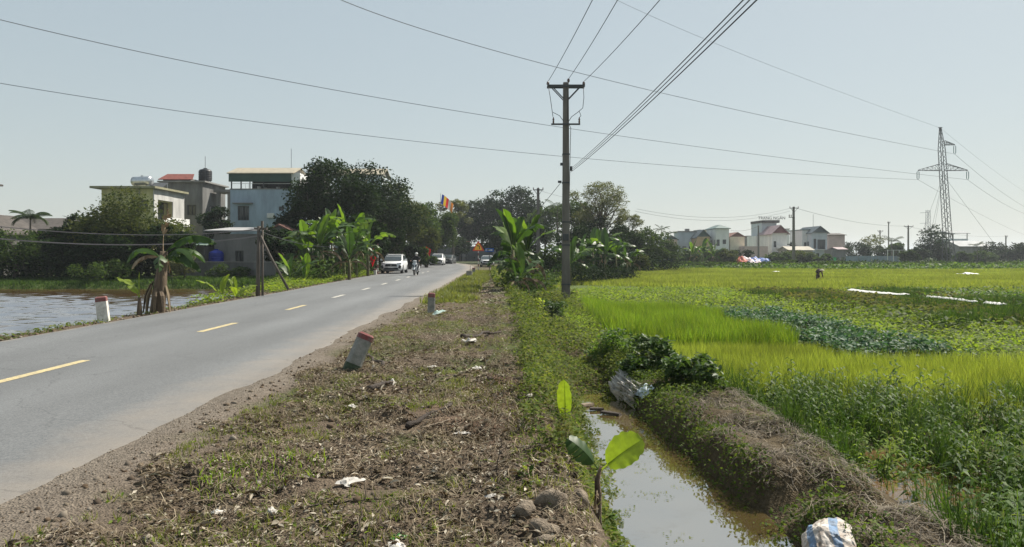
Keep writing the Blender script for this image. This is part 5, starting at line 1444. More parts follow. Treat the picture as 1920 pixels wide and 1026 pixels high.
# ---- far village greenery
G3 = 'trees before the far village'
for i, (px_, Y, w, zt, lf, lab) in enumerate(((1285, 140, 8, 2.0, L_MID, 'leafy scrub before the flat-roofed house'), (1335, 150, 7, 2.2, L_MID, 'scrub tree before the white house'), (1362, 145, 5, 2.8, L_OLIVE, 'small tree hiding the foot of the cream house'), (1385, 158, 6, 2.6, L_DARK, 'dark bush left of the coloured tarps'),
                                              (1460, 150, 7, 1.6, L_MID, 'pale green scrub right of the coloured tarps'), (1500, 165, 8, 1.9, L_OLIVE, 'low scrub behind the far pole'), (1535, 160, 6, 1.6, L_MID, 'low bushes left of the green box'), (1478, 205, 5, 6.0, L_DARK, 'dark tree right of the maroon gable house'),
                                              (1605, 190, 8, 5.0, L_DARK, 'dark tree left end of the far tree row'), (1630, 200, 9, 7.0, L_PALE, 'bare-looking tree among the far trees'), (1660, 185, 7, 4.6, L_DARK, 'dark bush behind the fence posts'), (1680, 178, 5.5, 4.6, L_MID, 'green bush left of the round tree'),
                                              (1741, 172, 8.0, 8.6, L_DARK, 'large round dark tree left of the pylon'), (1722, 165, 6, 3.0, L_DARK, 'dark bush under the round tree'), (1765, 168, 5, 4.6, L_DARK, 'bush at the foot of the pylon'), (1800, 175, 6, 2.0, L_MID, 'bush before the pale double roof'),
                                              (1862, 200, 8, 4.8, L_DARK, 'dark tree right of the pale double roof'), (1890, 195, 9, 4.2, L_DARK, 'dark bush near the right edge'), (1915, 190, 8, 4.4, L_DARK, 'dark tree at the right edge of the far row'), (1840, 180, 8, 2.0, L_MID, 'low scrub right of the pylon foot'),
                                              (1705, 150, 4, 2.4, L_MID, 'leafy bush near the thin pole'), (1950, 190, 9, 4.2, L_MID, 'tree beyond the right edge'), (1425, 235, 9, 6.6, L_DARK, 'dark tree behind the sign house'), (1575, 222, 8, 6.4, L_DARK, 'tree behind the brown-grey house'))):
    T('village_tree', px_, 0, Y, w, zt, -.3, lab, zb=-.4, leaf=lf, n=1900 if lf is not L_PALE else 1100, seed=80 + i, clumps=14, size=(.35, .75), group=G3, trunk_r=.14)

# ---- low hedges
def hedge(name, xy, h, w, n, leaf, size, label):
    P = []
    for i in range(len(xy) - 1):
        (x0, y0_), (x1, y1_) = xy[i], xy[i + 1]
        m_ = n // (len(xy) - 1)
        t = rng.random(m_); P.append(np.stack([x0 + (x1 - x0) * t + rng.normal(0, w / 2.5, m_), y0_ + (y1_ - y0_) * t + rng.normal(0, w / 2.5, m_), rng.random(m_) ** .8 * h], 1))
    P = np.concatenate(P); P[:, 2] *= .5 + fbm(P[:, 0], P[:, 1], 2.5, 131); P[:, 2] += height(P[:, 0], P[:, 1])
    return scat(name, LEAF4, P, leaf, size, 'stuff', label, 'hedge', tilt=(0, 1.3))


hedge('far_hedge', [(5, 104), (25, 106), (50, 110), (80, 116), (108, 124)], .95, 2.0, 15000, L_MID, (.25, .55), 'long rough hedge at the far side of the rice fields')
hedge('far_thicket', [(-14, 150), (-5, 153), (6, 150), (20, 150), (40, 165), (75, 180), (150, 210)], 1.3, 4, 15000, L_DARK, (.4, .9), 'dark thicket along the foot of the far trees and houses')
hedge('pond_thicket', [(-46, 58), (-36, 57.5), (-28.5, 58.5)], 2.2, 3.0, 12000, L_DARK, (.2, .45), 'dark thicket under the trees across the pond')
hedge('road_thicket', [(-14, 66), (-14.5, 78), (-14.5, 92), (-16, 106), (-18, 112)], 3.2, 2.0, 12000, L_DARK, (.2, .45), 'dark thicket along the left side of the road')
hedge('field_thicket', [(.2, 60), (2, 72), (5, 80), (10, 84), (16, 92), (22, 98)], 2.0, 2.0, 10000, L_DARK, (.18, .4), 'dark thicket where the trees meet the rice field')


# ---- palms
def frond_mesh(L, droop, n=22, leaf_l=.4, w=.045):
    V = []; Q = []
    pts = []
    for i in range(n + 1):
        t = i / n; a = R(62) - droop * t
        pts.append(a)
    x = z = 0; P = []
    for i in range(n + 1):
        P.append((x, 0, z)); x += L / n * math.cos(pts[i]); z += L / n * math.sin(pts[i])
    for i in range(n):
        a, b_ = P[i], P[i + 1]
        k = len(V); wv = .025 * (1 - .8 * i / n)
        V += [(a[0], -wv, a[2]), (a[0], wv, a[2]), (b_[0], wv, b_[2]), (b_[0], -wv, b_[2])]; Q.append((k, k + 1, k + 2, k + 3))
        if i > 2:
            t = i / n; l = leaf_l * math.sin(math.pi * (.12 + .85 * t)) ** .6
            dx, dz = math.cos(pts[i]), math.sin(pts[i])
            for s in (-1, 1):
                k = len(V)
                tip = (a[0] + dx * l * .55, s * l * .75, a[2] + dz * l * .4 - l * .35)
                V += [(a[0] - dx * w, 0, a[2]), (a[0] + dx * w, 0, a[2] + dz * w), (tip[0] + .01, tip[1], tip[2]), (tip[0] - .01, tip[1], tip[2] - .01)]; Q.append((k, k + 1, k + 2, k + 3))
    return mesh_np('frond', np.array(V), [Q])


def palm(px_, ycrown, Y, zb, fl, label, nf=9, group='palms', tr=.09, leaf_l=.4, seed=1):
    q = at(px_, ycrown, Y); rs = random.Random(seed)
    e = empty('palm_tree', (q.x, Y, zb), 0, label, 'palm tree', group)
    h = q.z - zb
    MB().tube([(0, 0, -.3), (.08, 0, h * .4), (0, 0, h * .85), (0, 0, h)], [tr * 1.4, tr, tr * .85, tr * .6], 8).build('trunk', M_BARK_L, e, smooth=True)
    ms = [frond_mesh(fl, d, leaf_l=leaf_l) for d in (R(70), R(105), R(140))]
    for k in range(nf):
        o = link('frond', ms[k % 3], L_PALM, e)
        o.location = (0, 0, h - .05); o.rotation_euler = (0, rs.uniform(-.2, .25), k * 6.283 / nf + rs.uniform(-.25, .25))
    return e


palm(57, 412, 60, -.2, 1.75, 'dark areca palm standing across the pond at far left', 15, leaf_l=.5, seed=2)
palm(614, 322, 71, -.1, 1.9, 'palm top sticking out of the big dark tree', 9, leaf_l=.5, seed=3)
palm(1045, 392, 108, -.3, 2.6, 'coconut palm behind the tall pole', 10, leaf_l=.7, seed=4, tr=.15)
palm(1240, 432, 130, -.4, 1.9, 'left one of two small palms beside the far hedge', 8, seed=5)
palm(1254, 440, 134, -.4, 1.8, 'right one of two small palms beside the far hedge', 8, seed=6)
palm(1672, 455, 172, -.4, 3.0, 'dark palm before the fence posts in the far row', 10, leaf_l=.9, seed=7, tr=.16)
palm(1832, 462, 178, -.4, 2.2, 'small palm before the pale double roof', 8, leaf_l=.6, seed=8)

# ---- bananas
L_BAN = leafmat('banana_leaf', [(.06, .115, .018), (.095, .16, .025), (.13, .185, .032), (.07, .12, .02)], trans=.45, rough=.4, spec=.35, patch=.2, pscale=2, tcol=(1.6, 1.7, .5))
L_BAN_D = leafmat('banana_leaf_deep', [(.025, .055, .015), (.04, .08, .02), (.06, .105, .025)], trans=.35, rough=.45, spec=.3, patch=.25, pscale=2, tcol=(1.5, 1.6, .6))
L_BAN_Y = leafmat('banana_leaf_young', [(.15, .21, .028), (.19, .245, .034)], trans=.5, rough=.4, spec=.35, tcol=(1.45, 1.5, .5), patch=.15, pscale=25)
L_BAN_DRY = leafmat('banana_leaf_dry', [(.14, .105, .065), (.22, .17, .11), (.30, .26, .19)], trans=.2, rough=.8, spec=.15, tcol=(1, .8, .5))
M_STEM = mat('banana_stem', (.10, .115, .045), var=.45, scale=5, col2=(.075, .05, .03), bump=.2, streak=(1, 1, .25))
M_STEM_DRY = mat('banana_stem_dry', (.13, .095, .06), var=.5, scale=6, col2=(.05, .035, .025), bump=.5, streak=(2, 2, .2))


def banana_leaf(L, W, a0, a1, torn=0.0, fold=.35, seed=0, petiole=.18, n=18):
    """midrib rising at a0 and bending to a1; the blade in strips that part where torn"""
    rs = random.Random(seed)
    P = []; x = z = 0; m = n + 3
    for i in range(m + 1):
        t = i / m; a = a0 + (a1 - a0) * t ** 1.3
        P.append((x, z, a)); x += L / m * math.cos(a); z += L / m * math.sin(a)
    V = []; Q = []
    for i in range(m):
        k = len(V); r0 = .018 * L * (1 - .85 * i / m); r1 = .018 * L * (1 - .85 * (i + 1) / m)
        (xa, za, aa), (xb, zb, ab) = P[i], P[i + 1]
        V += [(xa, -r0, za), (xa, 0, za - r0), (xa, r0, za), (xb, -r1, zb), (xb, 0, zb - r1), (xb, r1, zb)]
        Q += [(k, k + 1, k + 4, k + 3), (k + 1, k + 2, k + 5, k + 4)]
    i0 = int(petiole * m)
    for s in (-1, 1):
        off = rs.uniform(-.2, .2); i = i0
        while i < m:
            run = m if torn <= 0 else max(1, int(rs.expovariate(torn) + 1))
            j = min(m, i + run)
            dr = rs.uniform(0, torn * .9) if torn else 0
            k = len(V)
            for q in range(i, j + 1):
                t = (q - i0) / max(1, m - i0)
                w = W / 2 * (math.sin(math.pi * min(1, t * .93 + .05)) ** .55) * (1 + .05 * math.sin(q * 1.7 + seed))
                if t >= .999: w = W * .03
                xx, zz, a = P[q]
                up = (-math.sin(a), math.cos(a)); ff = fold - dr * 2.0
                wob = .03 * W * math.sin(q * 1.3 + s + seed)
                gap = .8 if (torn and q in (i, j) and j - i > 0) else 1
                c1, c2 = .55, 1.0
                for c_, bow in ((0, 0), (c1, .12), (c2, 0)):
                    y = s * w * c_ * math.cos(ff); hgt = w * c_ * math.sin(ff) + w * bow * .5 + (wob if c_ == 1 else 0)
                    fwd = w * c_ * .22
                    V.append((xx + up[0] * hgt + math.cos(a) * fwd, y * (gap if c_ == 1 else 1), zz + up[1] * hgt + math.sin(a) * fwd))
            for q in range(j - i):
                b_ = k + 3 * q
                Q += [(b_, b_ + 3, b_ + 4, b_ + 1), (b_ + 1, b_ + 4, b_ + 5, b_ + 2)]
            i = j
    me = mesh_np('banana_leaf', np.array(V), [Q])
    me.polygons.foreach_set('use_smooth', np.ones(len(me.polygons), bool))
    return me


LEAFMESH = {}
def bl(kind, k, m_):
    key = (kind, k, m_.name)
    if key not in LEAFMESH:
        spec = {'up': (1.9, .55, R(82), R(58), .12, .5), 'arch': (2.3, .6, R(66), R(-38), .55, .15), 'out': (2.1, .62, R(55), R(0), .35, .25), 'hang': (1.7, .5, R(35), R(-85), .8, -.3), 'dry': (1.5, .3, R(20), R(-88), .8, -.7), 'roll': (1.5, .14, R(86), R(80), 0.0, 1.1)}[kind]
        me = banana_leaf(*spec, seed=k * 7 + len(kind)); me.materials.append(m_); LEAFMESH[key] = me
    return LEAFMESH[key]


def banana(loc, h, kinds, label, rz=0, sc=1.0, seed=0, stem_r=.1, group=None, stem=M_STEM, mats_=None, name='banana_plant', lean=(0, 0)):
    rs = random.Random(seed)
    e = empty(name, loc, rz, label, 'banana plant', group)
    if h > 0:
        MB().tube([(0, 0, -.25), (0, 0, .05), (lean[0] * .5, lean[1] * .5, h * .5), (lean[0], lean[1], h)], [stem_r * 1.35, stem_r * 1.2, stem_r, stem_r * .55], 10).build('stem', stem, e, smooth=True)
    n = len(kinds)
    for k, kd in enumerate(kinds):
        m_ = (mats_ or {}).get(kd) or {'dry': L_BAN_DRY, 'up': rs.choice([L_BAN, L_BAN, L_BAN_D]), 'roll': L_BAN_Y, 'hang': L_BAN_D}.get(kd, rs.choice([L_BAN, L_BAN_D, L_BAN_D]))
        o = link('leaf', bl(kd, k % 4, m_), None, e)
        zf = 1.0 if kd in ('up', 'roll', 'arch', 'out') else rs.uniform(.75, .97)
        o.location = (lean[0] * zf, lean[1] * zf, h * zf * .98)
        o.rotation_euler = (rs.uniform(-.15, .15), rs.uniform(-.12, .12), k * 2.4 + rs.uniform(-.4, .4))
        s = sc * rs.uniform(.9, 1.2); o.scale = (s, s, s)
    return e


def gz(x, y): return float(height(np.array([x]), np.array([y]))[0])


def gp(px_, Y): x = (px_ - 960) / F * Y; return (x, Y, gz(x, Y))


A = ['up', 'arch', 'out', 'arch', 'hang', 'out', 'dry', 'up', 'hang']
B = ['up', 'out', 'arch', 'hang', 'dry', 'dry', 'up']
# right of the road, in front of the tall pole
for i, (px_, Y, h, ks, sc, lab) in enumerate(((955, 37, 1.5, ['up', 'up', 'out', 'up', 'hang', 'dry', 'up'], .95, 'banana plant with tall upright leaves left in the roadside clump'), (962, 34.5, 1.9, ['up', 'up', 'arch', 'out', 'dry', 'hang', 'up'], 1.0, 'tallest banana plant of the roadside clump with bright leaf'), (978, 33, .8, ['up', 'out', 'out', 'arch', 'dry', 'dry'], .8, 'short banana plant with broad low leaves in the clump'),
                                              (990, 38, 2.0, ['up', 'up', 'arch', 'out', 'up', 'hang', 'dry'], 1.05, 'banana plant right in the roadside clump with arching leaves'), (985, 45, 2.2, B, 1.1, 'banana plant at the back of the roadside clump'),
                                              (968, 31.5, .5, ['dry', 'dry', 'dry', 'out', 'dry'], .55, 'withered banana plant with dead leaves at the clump foot'))):
    banana(gp(px_, Y), h, ks + ['hang', 'dry', 'up', 'dry', 'hang'], lab, rz=i * 1.1, sc=sc, seed=100 + i, group='roadside banana clump')
# right: dense dark clump under the airy tree
for i, (px_, Y, h, lab) in enumerate(((1090, 62, 2.0, 'leftmost banana plant of the dark clump right of the pole'), (1112, 66, 2.6, 'tall banana plant in the dark clump with many narrow leaves'), (1135, 64, 2.4, 'banana plant in the middle of the dark clump'), (1155, 68, 2.3, 'banana plant right of the middle of the dark clump'),
                                       (1175, 71, 1.7, 'rightmost banana plant of the dark clump'), (1125, 72, 2.9, 'banana plant at the back of the dark clump'), (1070, 58, 1.6, 'banana plant right behind the tall pole'))):
    banana(gp(px_, Y), h, ['up', 'arch', 'arch', 'hang', 'arch', 'hang', 'out', 'hang', 'arch', 'dry'], lab, rz=i * .9, sc=1.15, seed=120 + i, group='dark banana clump', mats_={'arch': L_BAN_D, 'out': L_BAN, 'up': L_BAN_D})
# left of the road: clump over the pond bank
for i, (px_, Y, h, ks, sc, lab) in enumerate(((575, 47, 1.5, A, 1.0, 'leftmost banana plant of the pond-side clump'), (600, 46, 1.9, A, 1.05, 'banana plant with bright broad leaf in the pond-side clump'), (622, 50, 2.5, A, 1.1, 'tall banana plant in the pond-side clump'), (645, 52, 2.8, A, 1.15, 'tallest banana plant of the pond-side clump'),
                                              (668, 54, 2.2, B, 1.1, 'banana plant with yellowing leaf right in the pond-side clump'), (690, 56, 2.0, B, 1.0, 'banana plant beside the red cloth'), (610, 55, 2.4, B, 1.1, 'banana plant at the back of the pond-side clump'), (655, 47.5, 1.3, B, .9, 'short banana plant in front of the pond-side clump'),
                                              (545, 40, .25, ['up', 'out', 'out', 'dry', 'up'], .7, 'low banana shoots in front of the pond-side clump'), (572, 41, .2, ['up', 'out', 'up', 'out'], .65, 'small broad-leaved banana shoot by the road edge'))):
    q = gp(px_, Y); banana((q[0], q[1], max(q[2], -.3)), h * 1.05, ks + (['hang', 'dry', 'arch', 'dry', 'hang', 'out', 'arch'] if h > 1 else []), lab, rz=i * 1.3, sc=sc * 1.12, seed=140 + i, group='pond-side banana clump')
# the half-dead plant and the shoots on the pond bank
bz = banana((-9.95, 20.8, -.05), 1.75, ['hang', 'dry', 'hang', 'hang', 'dry', 'hang', 'dry'], 'tattered half-dead banana plant leaning by the pond', seed=160, stem_r=.17, stem=M_STEM_DRY, sc=.72, lean=(.18, 0))
big = banana_leaf(1.75, .42, R(58), R(-50), .8, -.3, seed=4); big.materials.append(L_BAN_D)
o = link('leaf', big, None, bz); o.location = (.15, 0, 1.6); o.rotation_euler = (0, 0, R(8))
for rz, y_ in ((R(-25), .1), (R(20), -.1), (R(170), 0)):
    hangl = banana_leaf(1.5, .36, R(55), R(-86), .5, -.3, seed=int(abs(rz) * 30) + 2); hangl.materials.append(L_BAN_D)
    o = link('leaf', hangl, None, bz); o.location = (.16, y_, 1.45); o.rotation_euler = (0, 0, rz)
dl = banana_leaf(1.35, .26, R(92), R(70), .9, .5, seed=9, petiole=.45); dl.materials.append(L_BAN_DRY)
o = link('leaf', dl, None, bz); o.location = (.17, 0, 1.65)
for k in range(9):
    a = k * .7
    st = MB(); st.tube([(.16 * math.cos(a), .16 * math.sin(a), 1.1 - .05 * k), (.3 * math.cos(a), .3 * math.sin(a), .5), (.36 * math.cos(a), .34 * math.sin(a), .03)], [.05, .07, .03], 5, flat=.3)
    st.build('dry_sheath', L_BAN_DRY if k % 3 == 0 else M_STEM_DRY, bz)
banana((-10.05, 20.0, -.05), .5, ['out', 'roll'], 'young banana shoot with two bright leaves left of the tattered plant', seed=161, stem_r=.06, sc=.42, mats_={'out': L_BAN_Y, 'roll': L_BAN_Y}, stem=M_STEM_DRY, rz=R(170))
banana((-10.0, 21.2, -.1), .28, ['dry', 'dry', 'dry', 'dry'], 'small withered banana stump right of the tattered plant', seed=162, stem_r=.1, sc=.22, stem=M_STEM_DRY)
for i, (px_, Y, s, ks) in enumerate(((417, 26.5, .5, ['up', 'out', 'up']), (442, 27.5, .42, ['up', 'out', 'out', 'up']))):
    banana(gp(px_, Y), .08, ks, ('tall-leaved' if i == 0 else 'broad-leaved') + ' banana shoot on the pond bank left of the short post', seed=165 + i, stem_r=.04, sc=s, mats_={'up': L_BAN_Y, 'out': L_BAN_Y}, rz=1.0 + i)
# the two young plants on the ditch bank near the camera
bx, by = .62, 5.4
b1 = empty('banana_plant', (bx, by, gz(bx, by)), 0, 'young banana plant with one broad glowing leaf on the ditch bank', 'banana plant')
MB().tube([(0, 0, -.1), (0, 0, 0), (.008, 0, .15), (.0, 0, .26), (.03, 0, .36)], [.036, .032, .026, .02, .012], 10).build('stem', M_STEM_DRY, b1, smooth=True)
l1 = banana_leaf(.40, .25, R(14), R(-12), 0, .3, seed=3, petiole=.22, n=22); l1.materials.append(L_BAN_Y)
o = link('leaf', l1, None, b1); o.location = (.02, -.01, .33); o.rotation_euler = (R(62), R(-38), R(-14))
l2 = banana_leaf(.34, .20, R(10), R(-30), .3, -.2, seed=8, petiole=.2); l2.materials.append(L_BAN_D)  # the shadowed leaf: its shade is put into the darker leaf colour
o = link('leaf', l2, None, b1); o.location = (.01, .02, .33); o.rotation_euler = (R(-50), R(-50), R(195))
l4 = banana_leaf(.22, .05, R(10), R(-60), .9, -.5, seed=12, petiole=.2); l4.materials.append(L_BAN_DRY)
o = link('leaf', l4, None, b1); o.location = (.0, -.02, .2); o.rotation_euler = (0, R(20), R(-100))
b2 = empty('banana_plant', (.545, 7.6, gz(.545, 7.6)), 0, 'single upright pale banana leaf sprouting on the ditch bank', 'banana plant')
MB().tube([(0, 0, -.2), (0, 0, 0), (0, 0, .1)], [.025, .02, .01], 8).build('stem', M_STEM, b2, smooth=True)
l3 = banana_leaf(.52, .17, R(88), R(100), 0, .2, seed=5, petiole=.25, n=20); l3.materials.append(L_BAN_Y)
o = link('leaf', l3, None, b2); o.location = (0, 0, .0); o.rotation_euler = (0, 0, R(60))
# bananas before the village
for i, (px_, Y, h, lab) in enumerate(((1300, 126, 2.0, 'left banana plant before the white house'), (1318, 128, 2.2, 'yellowish banana plant before the orange house'), (1338, 127, 1.8, 'right banana plant before the white house'))):
    banana(gp(px_, Y), h, A, lab, rz=i, sc=1.3, seed=170 + i, group='village bananas')

# ---- shrubs near the ditch
def shrub(name, loc, r, n, size, m_, label, seed, tm=LEAF6, clumps=9, stems=6):
    rs = np.random.default_rng(seed)
    e = empty(name, loc, 0, label, 'shrub')
    L = []
    for k in range(clumps):
        d = rs.normal(size=3); d /= np.linalg.norm(d)
        L.append((np.array([0, 0, r[2] * .5]) + d * np.array(r) * np.array([.6, .6, .45]), np.array([r[0], r[1], r[2] * .7]) * rs.uniform(.3, .5)))
    P, _ = crown_points(n, L, .5)
    me = scatter_mesh('foliage', tm[0], tm[1], P, rotmats(rng.uniform(0, 6.28, n), rng.uniform(0, 1.1, n), rng.uniform(0, 6.28, n)), rng.uniform(size[0], size[1], n))
    link('foliage', me, m_, e)['kind'] = 'stuff'
    for k in range(stems):
        q = Vector(L[k % clumps][0])
        MB().tube([(q.x * .2, q.y * .2, -.1), (q.x * .6, q.y * .6, q.z * .5), q], [.014, .01, .004], 5).build('stem', M_BARK, e)
    return e


M_VINE = leafmat('vine_leaf', [(.030, .065, .018), (.05, .095, .026), (.075, .125, .035), (.04, .075, .02)], trans=.3, rough=.5, spec=.22, patch=.25, pscale=1)
shrub('leafy_shrub', (2.35, 12.9, -.5), (.62, .9, .62), 1900, (.08, .15), M_VINE, 'broad-leaved dark shrub above the old grey sack', 201)
shrub('leafy_shrub', (2.75, 11.2, -.48), (.5, .75, .50), 1700, (.08, .15), M_VINE, 'dark leafy shrub at the head of the straw-covered bund', 202)
shrub('leafy_shrub', (2.15, 14.6, -.5), (.7, 1.0, .5), 1500, (.06, .12), M_WEED, 'green shrub behind the shrub above the grey sack', 203)
shrub('reddish_shrub', (.42, 6.35, -.25), (.2, .35, .36), 1100, (.02, .045), M_DRYWEED, 'reddish twiggy shrub on the ditch bank behind the young banana', 204, tm=LEAF4, stems=9)
shrub('reddish_shrub', (.42, 7.2, -.2), (.22, .3, .25), 900, (.02, .045), M_CREEP, 'small mixed green shrub below the upright pale leaf', 205, tm=LEAF4)
shrub('bank_shrub', (.78, 5.0, -.78), (.2, .3, .22), 420, (.04, .085), M_WEED, 'bright green leafy shrub at the water edge below the young banana', 206)
shrub('bank_shrub', (.72, 6.0, -.70), (.16, .25, .22), 300, (.04, .08), M_WEED, 'small leafy shrub beside the glowing banana leaf', 207)
shrub('yellow_shrub', (.75, 22.5, -.4), (.45, .6, .55), 700, (.06, .12), M_RICE, 'yellowish shrub in the overgrown ditch', 208, tm=LEAF4)
shrub('dark_shrub', (1.4, 25, -.5), (.6, .9, .6), 900, (.08, .15), M_VINE, 'dark shrub in the ditch left of the tall pole foot', 209)
shrub('sedge_tuft', (-37.2, 52, -.5), (1.3, .8, 1.3), 900, (.25, .5), L_OLIVE, 'rounded pale tuft at the left pond edge', 210, tm=LEAF4)

hedge('banana_undergrowth', [(.2, 32), (.5, 35), (1.2, 39), (1.9, 44), (2.6, 50)], 1.0, .9, 4500, L_MID, (.1, .26), 'leafy undergrowth at the foot of the roadside banana clump')
hedge('banana_undergrowth', [(-12.2, 42), (-12.4, 47), (-12.8, 52), (-12.6, 58), (-12.8, 63)], 1.5, 1.5, 7000, L_MID, (.1, .28), 'leafy undergrowth at the foot of the pond-side banana clump')
hedge('banana_undergrowth', [(4.5, 58), (7, 62), (9, 67), (11.5, 72)], 1.3, 1.6, 4500, L_DARK, (.12, .3), 'dark undergrowth at the foot of the dark banana clump')
# ================================================================== marker posts, signs, flags
M_PWHITE = mat('post_white', (.62, .61, .57), var=.35, scale=7, col2=(.36, .34, .30), bump=.15)
M_PGREY = mat('post_weathered', (.26, .25, .23), var=.45, scale=6, col2=(.13, .14, .12), bump=.25)
M_PRED = mat('post_red', (.17, .04, .04), var=.4, scale=16, col2=(.17, .11, .10), bump=.15)
M_PGREEN = mat('mossy_foot', (.055, .075, .045), var=.4, scale=9, bump=.2)


def marker_post(loc, h, w, label, mb_=M_PWHITE, rot=(0, 0, 0), chamf=.3, moss=False, cap=True, hcap=.12):
    e = empty('marker_post', loc, 0, label, 'marker post', 'roadside marker posts')
    e.rotation_euler = rot
    def ring(z, s=1.0):
        a = w / 2 * s; c = a * chamf
        return [(-a + c, -a, z), (a - c, -a, z), (a, -a + c, z), (a, a - c, z), (a - c, a, z), (-a + c, a, z), (-a, a - c, z), (-a, -a + c, z)]
    z1 = h - hcap if cap else h
    zm = .16 if moss else -.3
    MB().loft([ring(zm, 1.06), ring(h * .5, 1.02), ring(z1, 1.0)]).build('shaft', mb_, e)
    if moss:
        MB().loft([ring(-.3, 1.06), ring(.157, 1.065)]).build('foot', M_PGREEN, e)
    if cap:
        MB().loft([ring(z1 + .001, 1.01), ring(h - .025, 1.01), ring(h, .78)]).build('cap', M_PRED, e)
    return e


marker_post((-2.2, 10.0, -.02), .60, .20, 'tilted weathered marker post with faded red top beside the road', M_PGREY, (R(-4), R(24), R(18)), moss=True, hcap=.09)
marker_post((-2.17, 19.9, -.02), .60, .19, 'upright grey marker post with red cap on the verge', M_PGREY, (0, R(1.5), R(10)))
marker_post((-10.02, 18.2, -.02), .60, .24, 'white marker post with red cap beside the pond', M_PWHITE, (0, R(-6), R(20)), chamf=.06)
marker_post((-3.05, 53, -.02), .48, .38, 'broken squat concrete post at the right road edge', M_PGREY, (0, 0, R(15)), cap=False)
marker_post((-3.2, 62, -.02), .55, .24, 'small grey marker post before the warning sign', M_PGREY, (0, 0, R(10)))
marker_post(gp(704, 60), .5, .22, 'small white marker post near the red cloth', M_PWHITE, (0, R(-4), 0))
o = MB().tube([(-3.0, 53, .3), (-2.98, 53, .85)], .015, 5).build('iron_rod', M_IRON); tag(o, 'thin iron rod sticking out of the broken post', 'rod')


def striped_pole(loc, h, r, label, m1=M_PWHITE, m2=M_PRED, n=8, tilt=0.0, group=None):
    e = empty('striped_pole', loc, 0, label, 'pole', group); e.rotation_euler = (0, tilt, 0)
    for k in range(n):
        MB().tube([(0, 0, h * k / n), (0, 0, h * (k + 1) / n - .002)], r, 8).build('band', m1 if k % 2 else m2, e)
    return e


M_DKRED = mat('pole_dark_red', (.16, .04, .04), var=.3, scale=5)
striped_pole(gp(708, 61), 2.55, .06, 'red and white striped pole left of the white front car', n=9)
striped_pole(gp(692, 62), 1.9, .05, 'shorter striped pole beside the red cloth', n=7)

# --- warning sign
sg = empty('warning_sign', (-3.2, 70.5, -.05), 0, 'yellow triangular bend warning sign on striped post beside the road', 'road sign')
for k in range(8):
    MB().tube([(0, 0, 2.1 * k / 8), (0, 0, 2.1 * (k + 1) / 8 - .002)], .055, 8).build('post_band', M_PWHITE if k % 2 else M_PRED, sg)
def tri(r, rad=.06):
    out = []
    for k in range(3):
        a = R(90) + k * R(120); c = (math.cos(a) * (r - 2 * rad), math.sin(a) * (r - 2 * rad))
        for j in range(5):
            b_ = a - R(60) + R(120) * j / 4
            out.append((c[0] + rad * math.cos(b_), c[1] + rad * math.sin(b_)))
    return out
ZS = 2.35
MB().prism(tri(.66), .03, (0, -.09, ZS), 'XZ').build('red_plate', mat('sign_red', (.75, .06, .03), var=.15, scale=4, rough=.5), sg)
MB().prism(tri(.47), .006, (0, -.098, ZS), 'XZ').build('yellow_panel', mat('sign_yellow', (.9, .5, .04), var=.12, scale=4, rough=.5), sg)
pts = [(.12, -.17), (.12, .02), (.10, .10), (.04, .15), (-.03, .16)]
ar = MB()
L_, R_ = [], []
for i, p in enumerate(pts):
    a = pts[max(0, i - 1)]; b_ = pts[min(len(pts) - 1, i + 1)]; d = Vector((b_[0] - a[0], b_[1] - a[1])).normalized(); nrm = Vector((-d.y, d.x)) * .035
    L_.append((p[0] + nrm.x, p[1] + nrm.y)); R_.append((p[0] - nrm.x, p[1] - nrm.y))
outl = L_ + [(-.03, .085), (-.15, .15), (-.03, .235)] + R_[::-1]
for i in range(len(pts) - 1):
    ar.prism([L_[i], R_[i], R_[i + 1], L_[i + 1]], .004, (0, -.105, ZS), 'XZ')
ar.prism([(-.03, .075), (-.15, .16), (-.03, .245)], .004, (0, -.105, ZS), 'XZ')
ar.build('bend_arrow', mat('sign_black', (.012, .012, .012), var=.1, scale=3), sg)
bs = empty('direction_sign', (-2.1, 69, -.1), 0, 'small blue direction sign on a thin dark post', 'road sign')
MB().tube([(0, 0, 0), (0, 0, 2.1)], .035, 8).build('post', M_IRON, bs)
MB().box((.0, -.05, 2.15), (.82, .03, .34)).build('board', mat('sign_blue', (.01, .08, .32), var=.15, scale=4, rough=.5), bs)
M_SWH = mat('sign_white', (.7, .7, .7), var=.1, scale=3)
MB().box((-.31, -.068, 2.15), (.05, .004, .22)).build('white_mark', M_SWH, bs)
for k, (x, w) in enumerate(((-.12, .12), (.04, .12), (.2, .14))):
    MB().box((x, -.068, 2.14), (w, .004, .11)).build('white_mark', M_SWH, bs)

# --- flags and red cloths
def cloth(name, w, h, m_, loc, rot, parent=None, nx_=12, nz_=8, amp=.12, droop=0.0, x0=0.0, x1=1.0, freq=7, seed=0):
    V = []; Q = []
    for j in range(nz_ + 1):
        for i in range(nx_ + 1):
            t = x0 + (x1 - x0) * i / nx_; s = j / nz_
            V.append((t * w, amp * w * math.sin(freq * t + 2 * s + seed) * t, s * h - droop * t ** 1.3))
    for j in range(nz_):
        for i in range(nx_):
            a = j * (nx_ + 1) + i; Q.append((a, a + 1, a + nx_ + 2, a + nx_ + 1))
    o = link(name, mesh_np(name, np.array(V), [Q]), m_, parent, smooth=True)
    o.location = loc; o.rotation_euler = rot
    return o


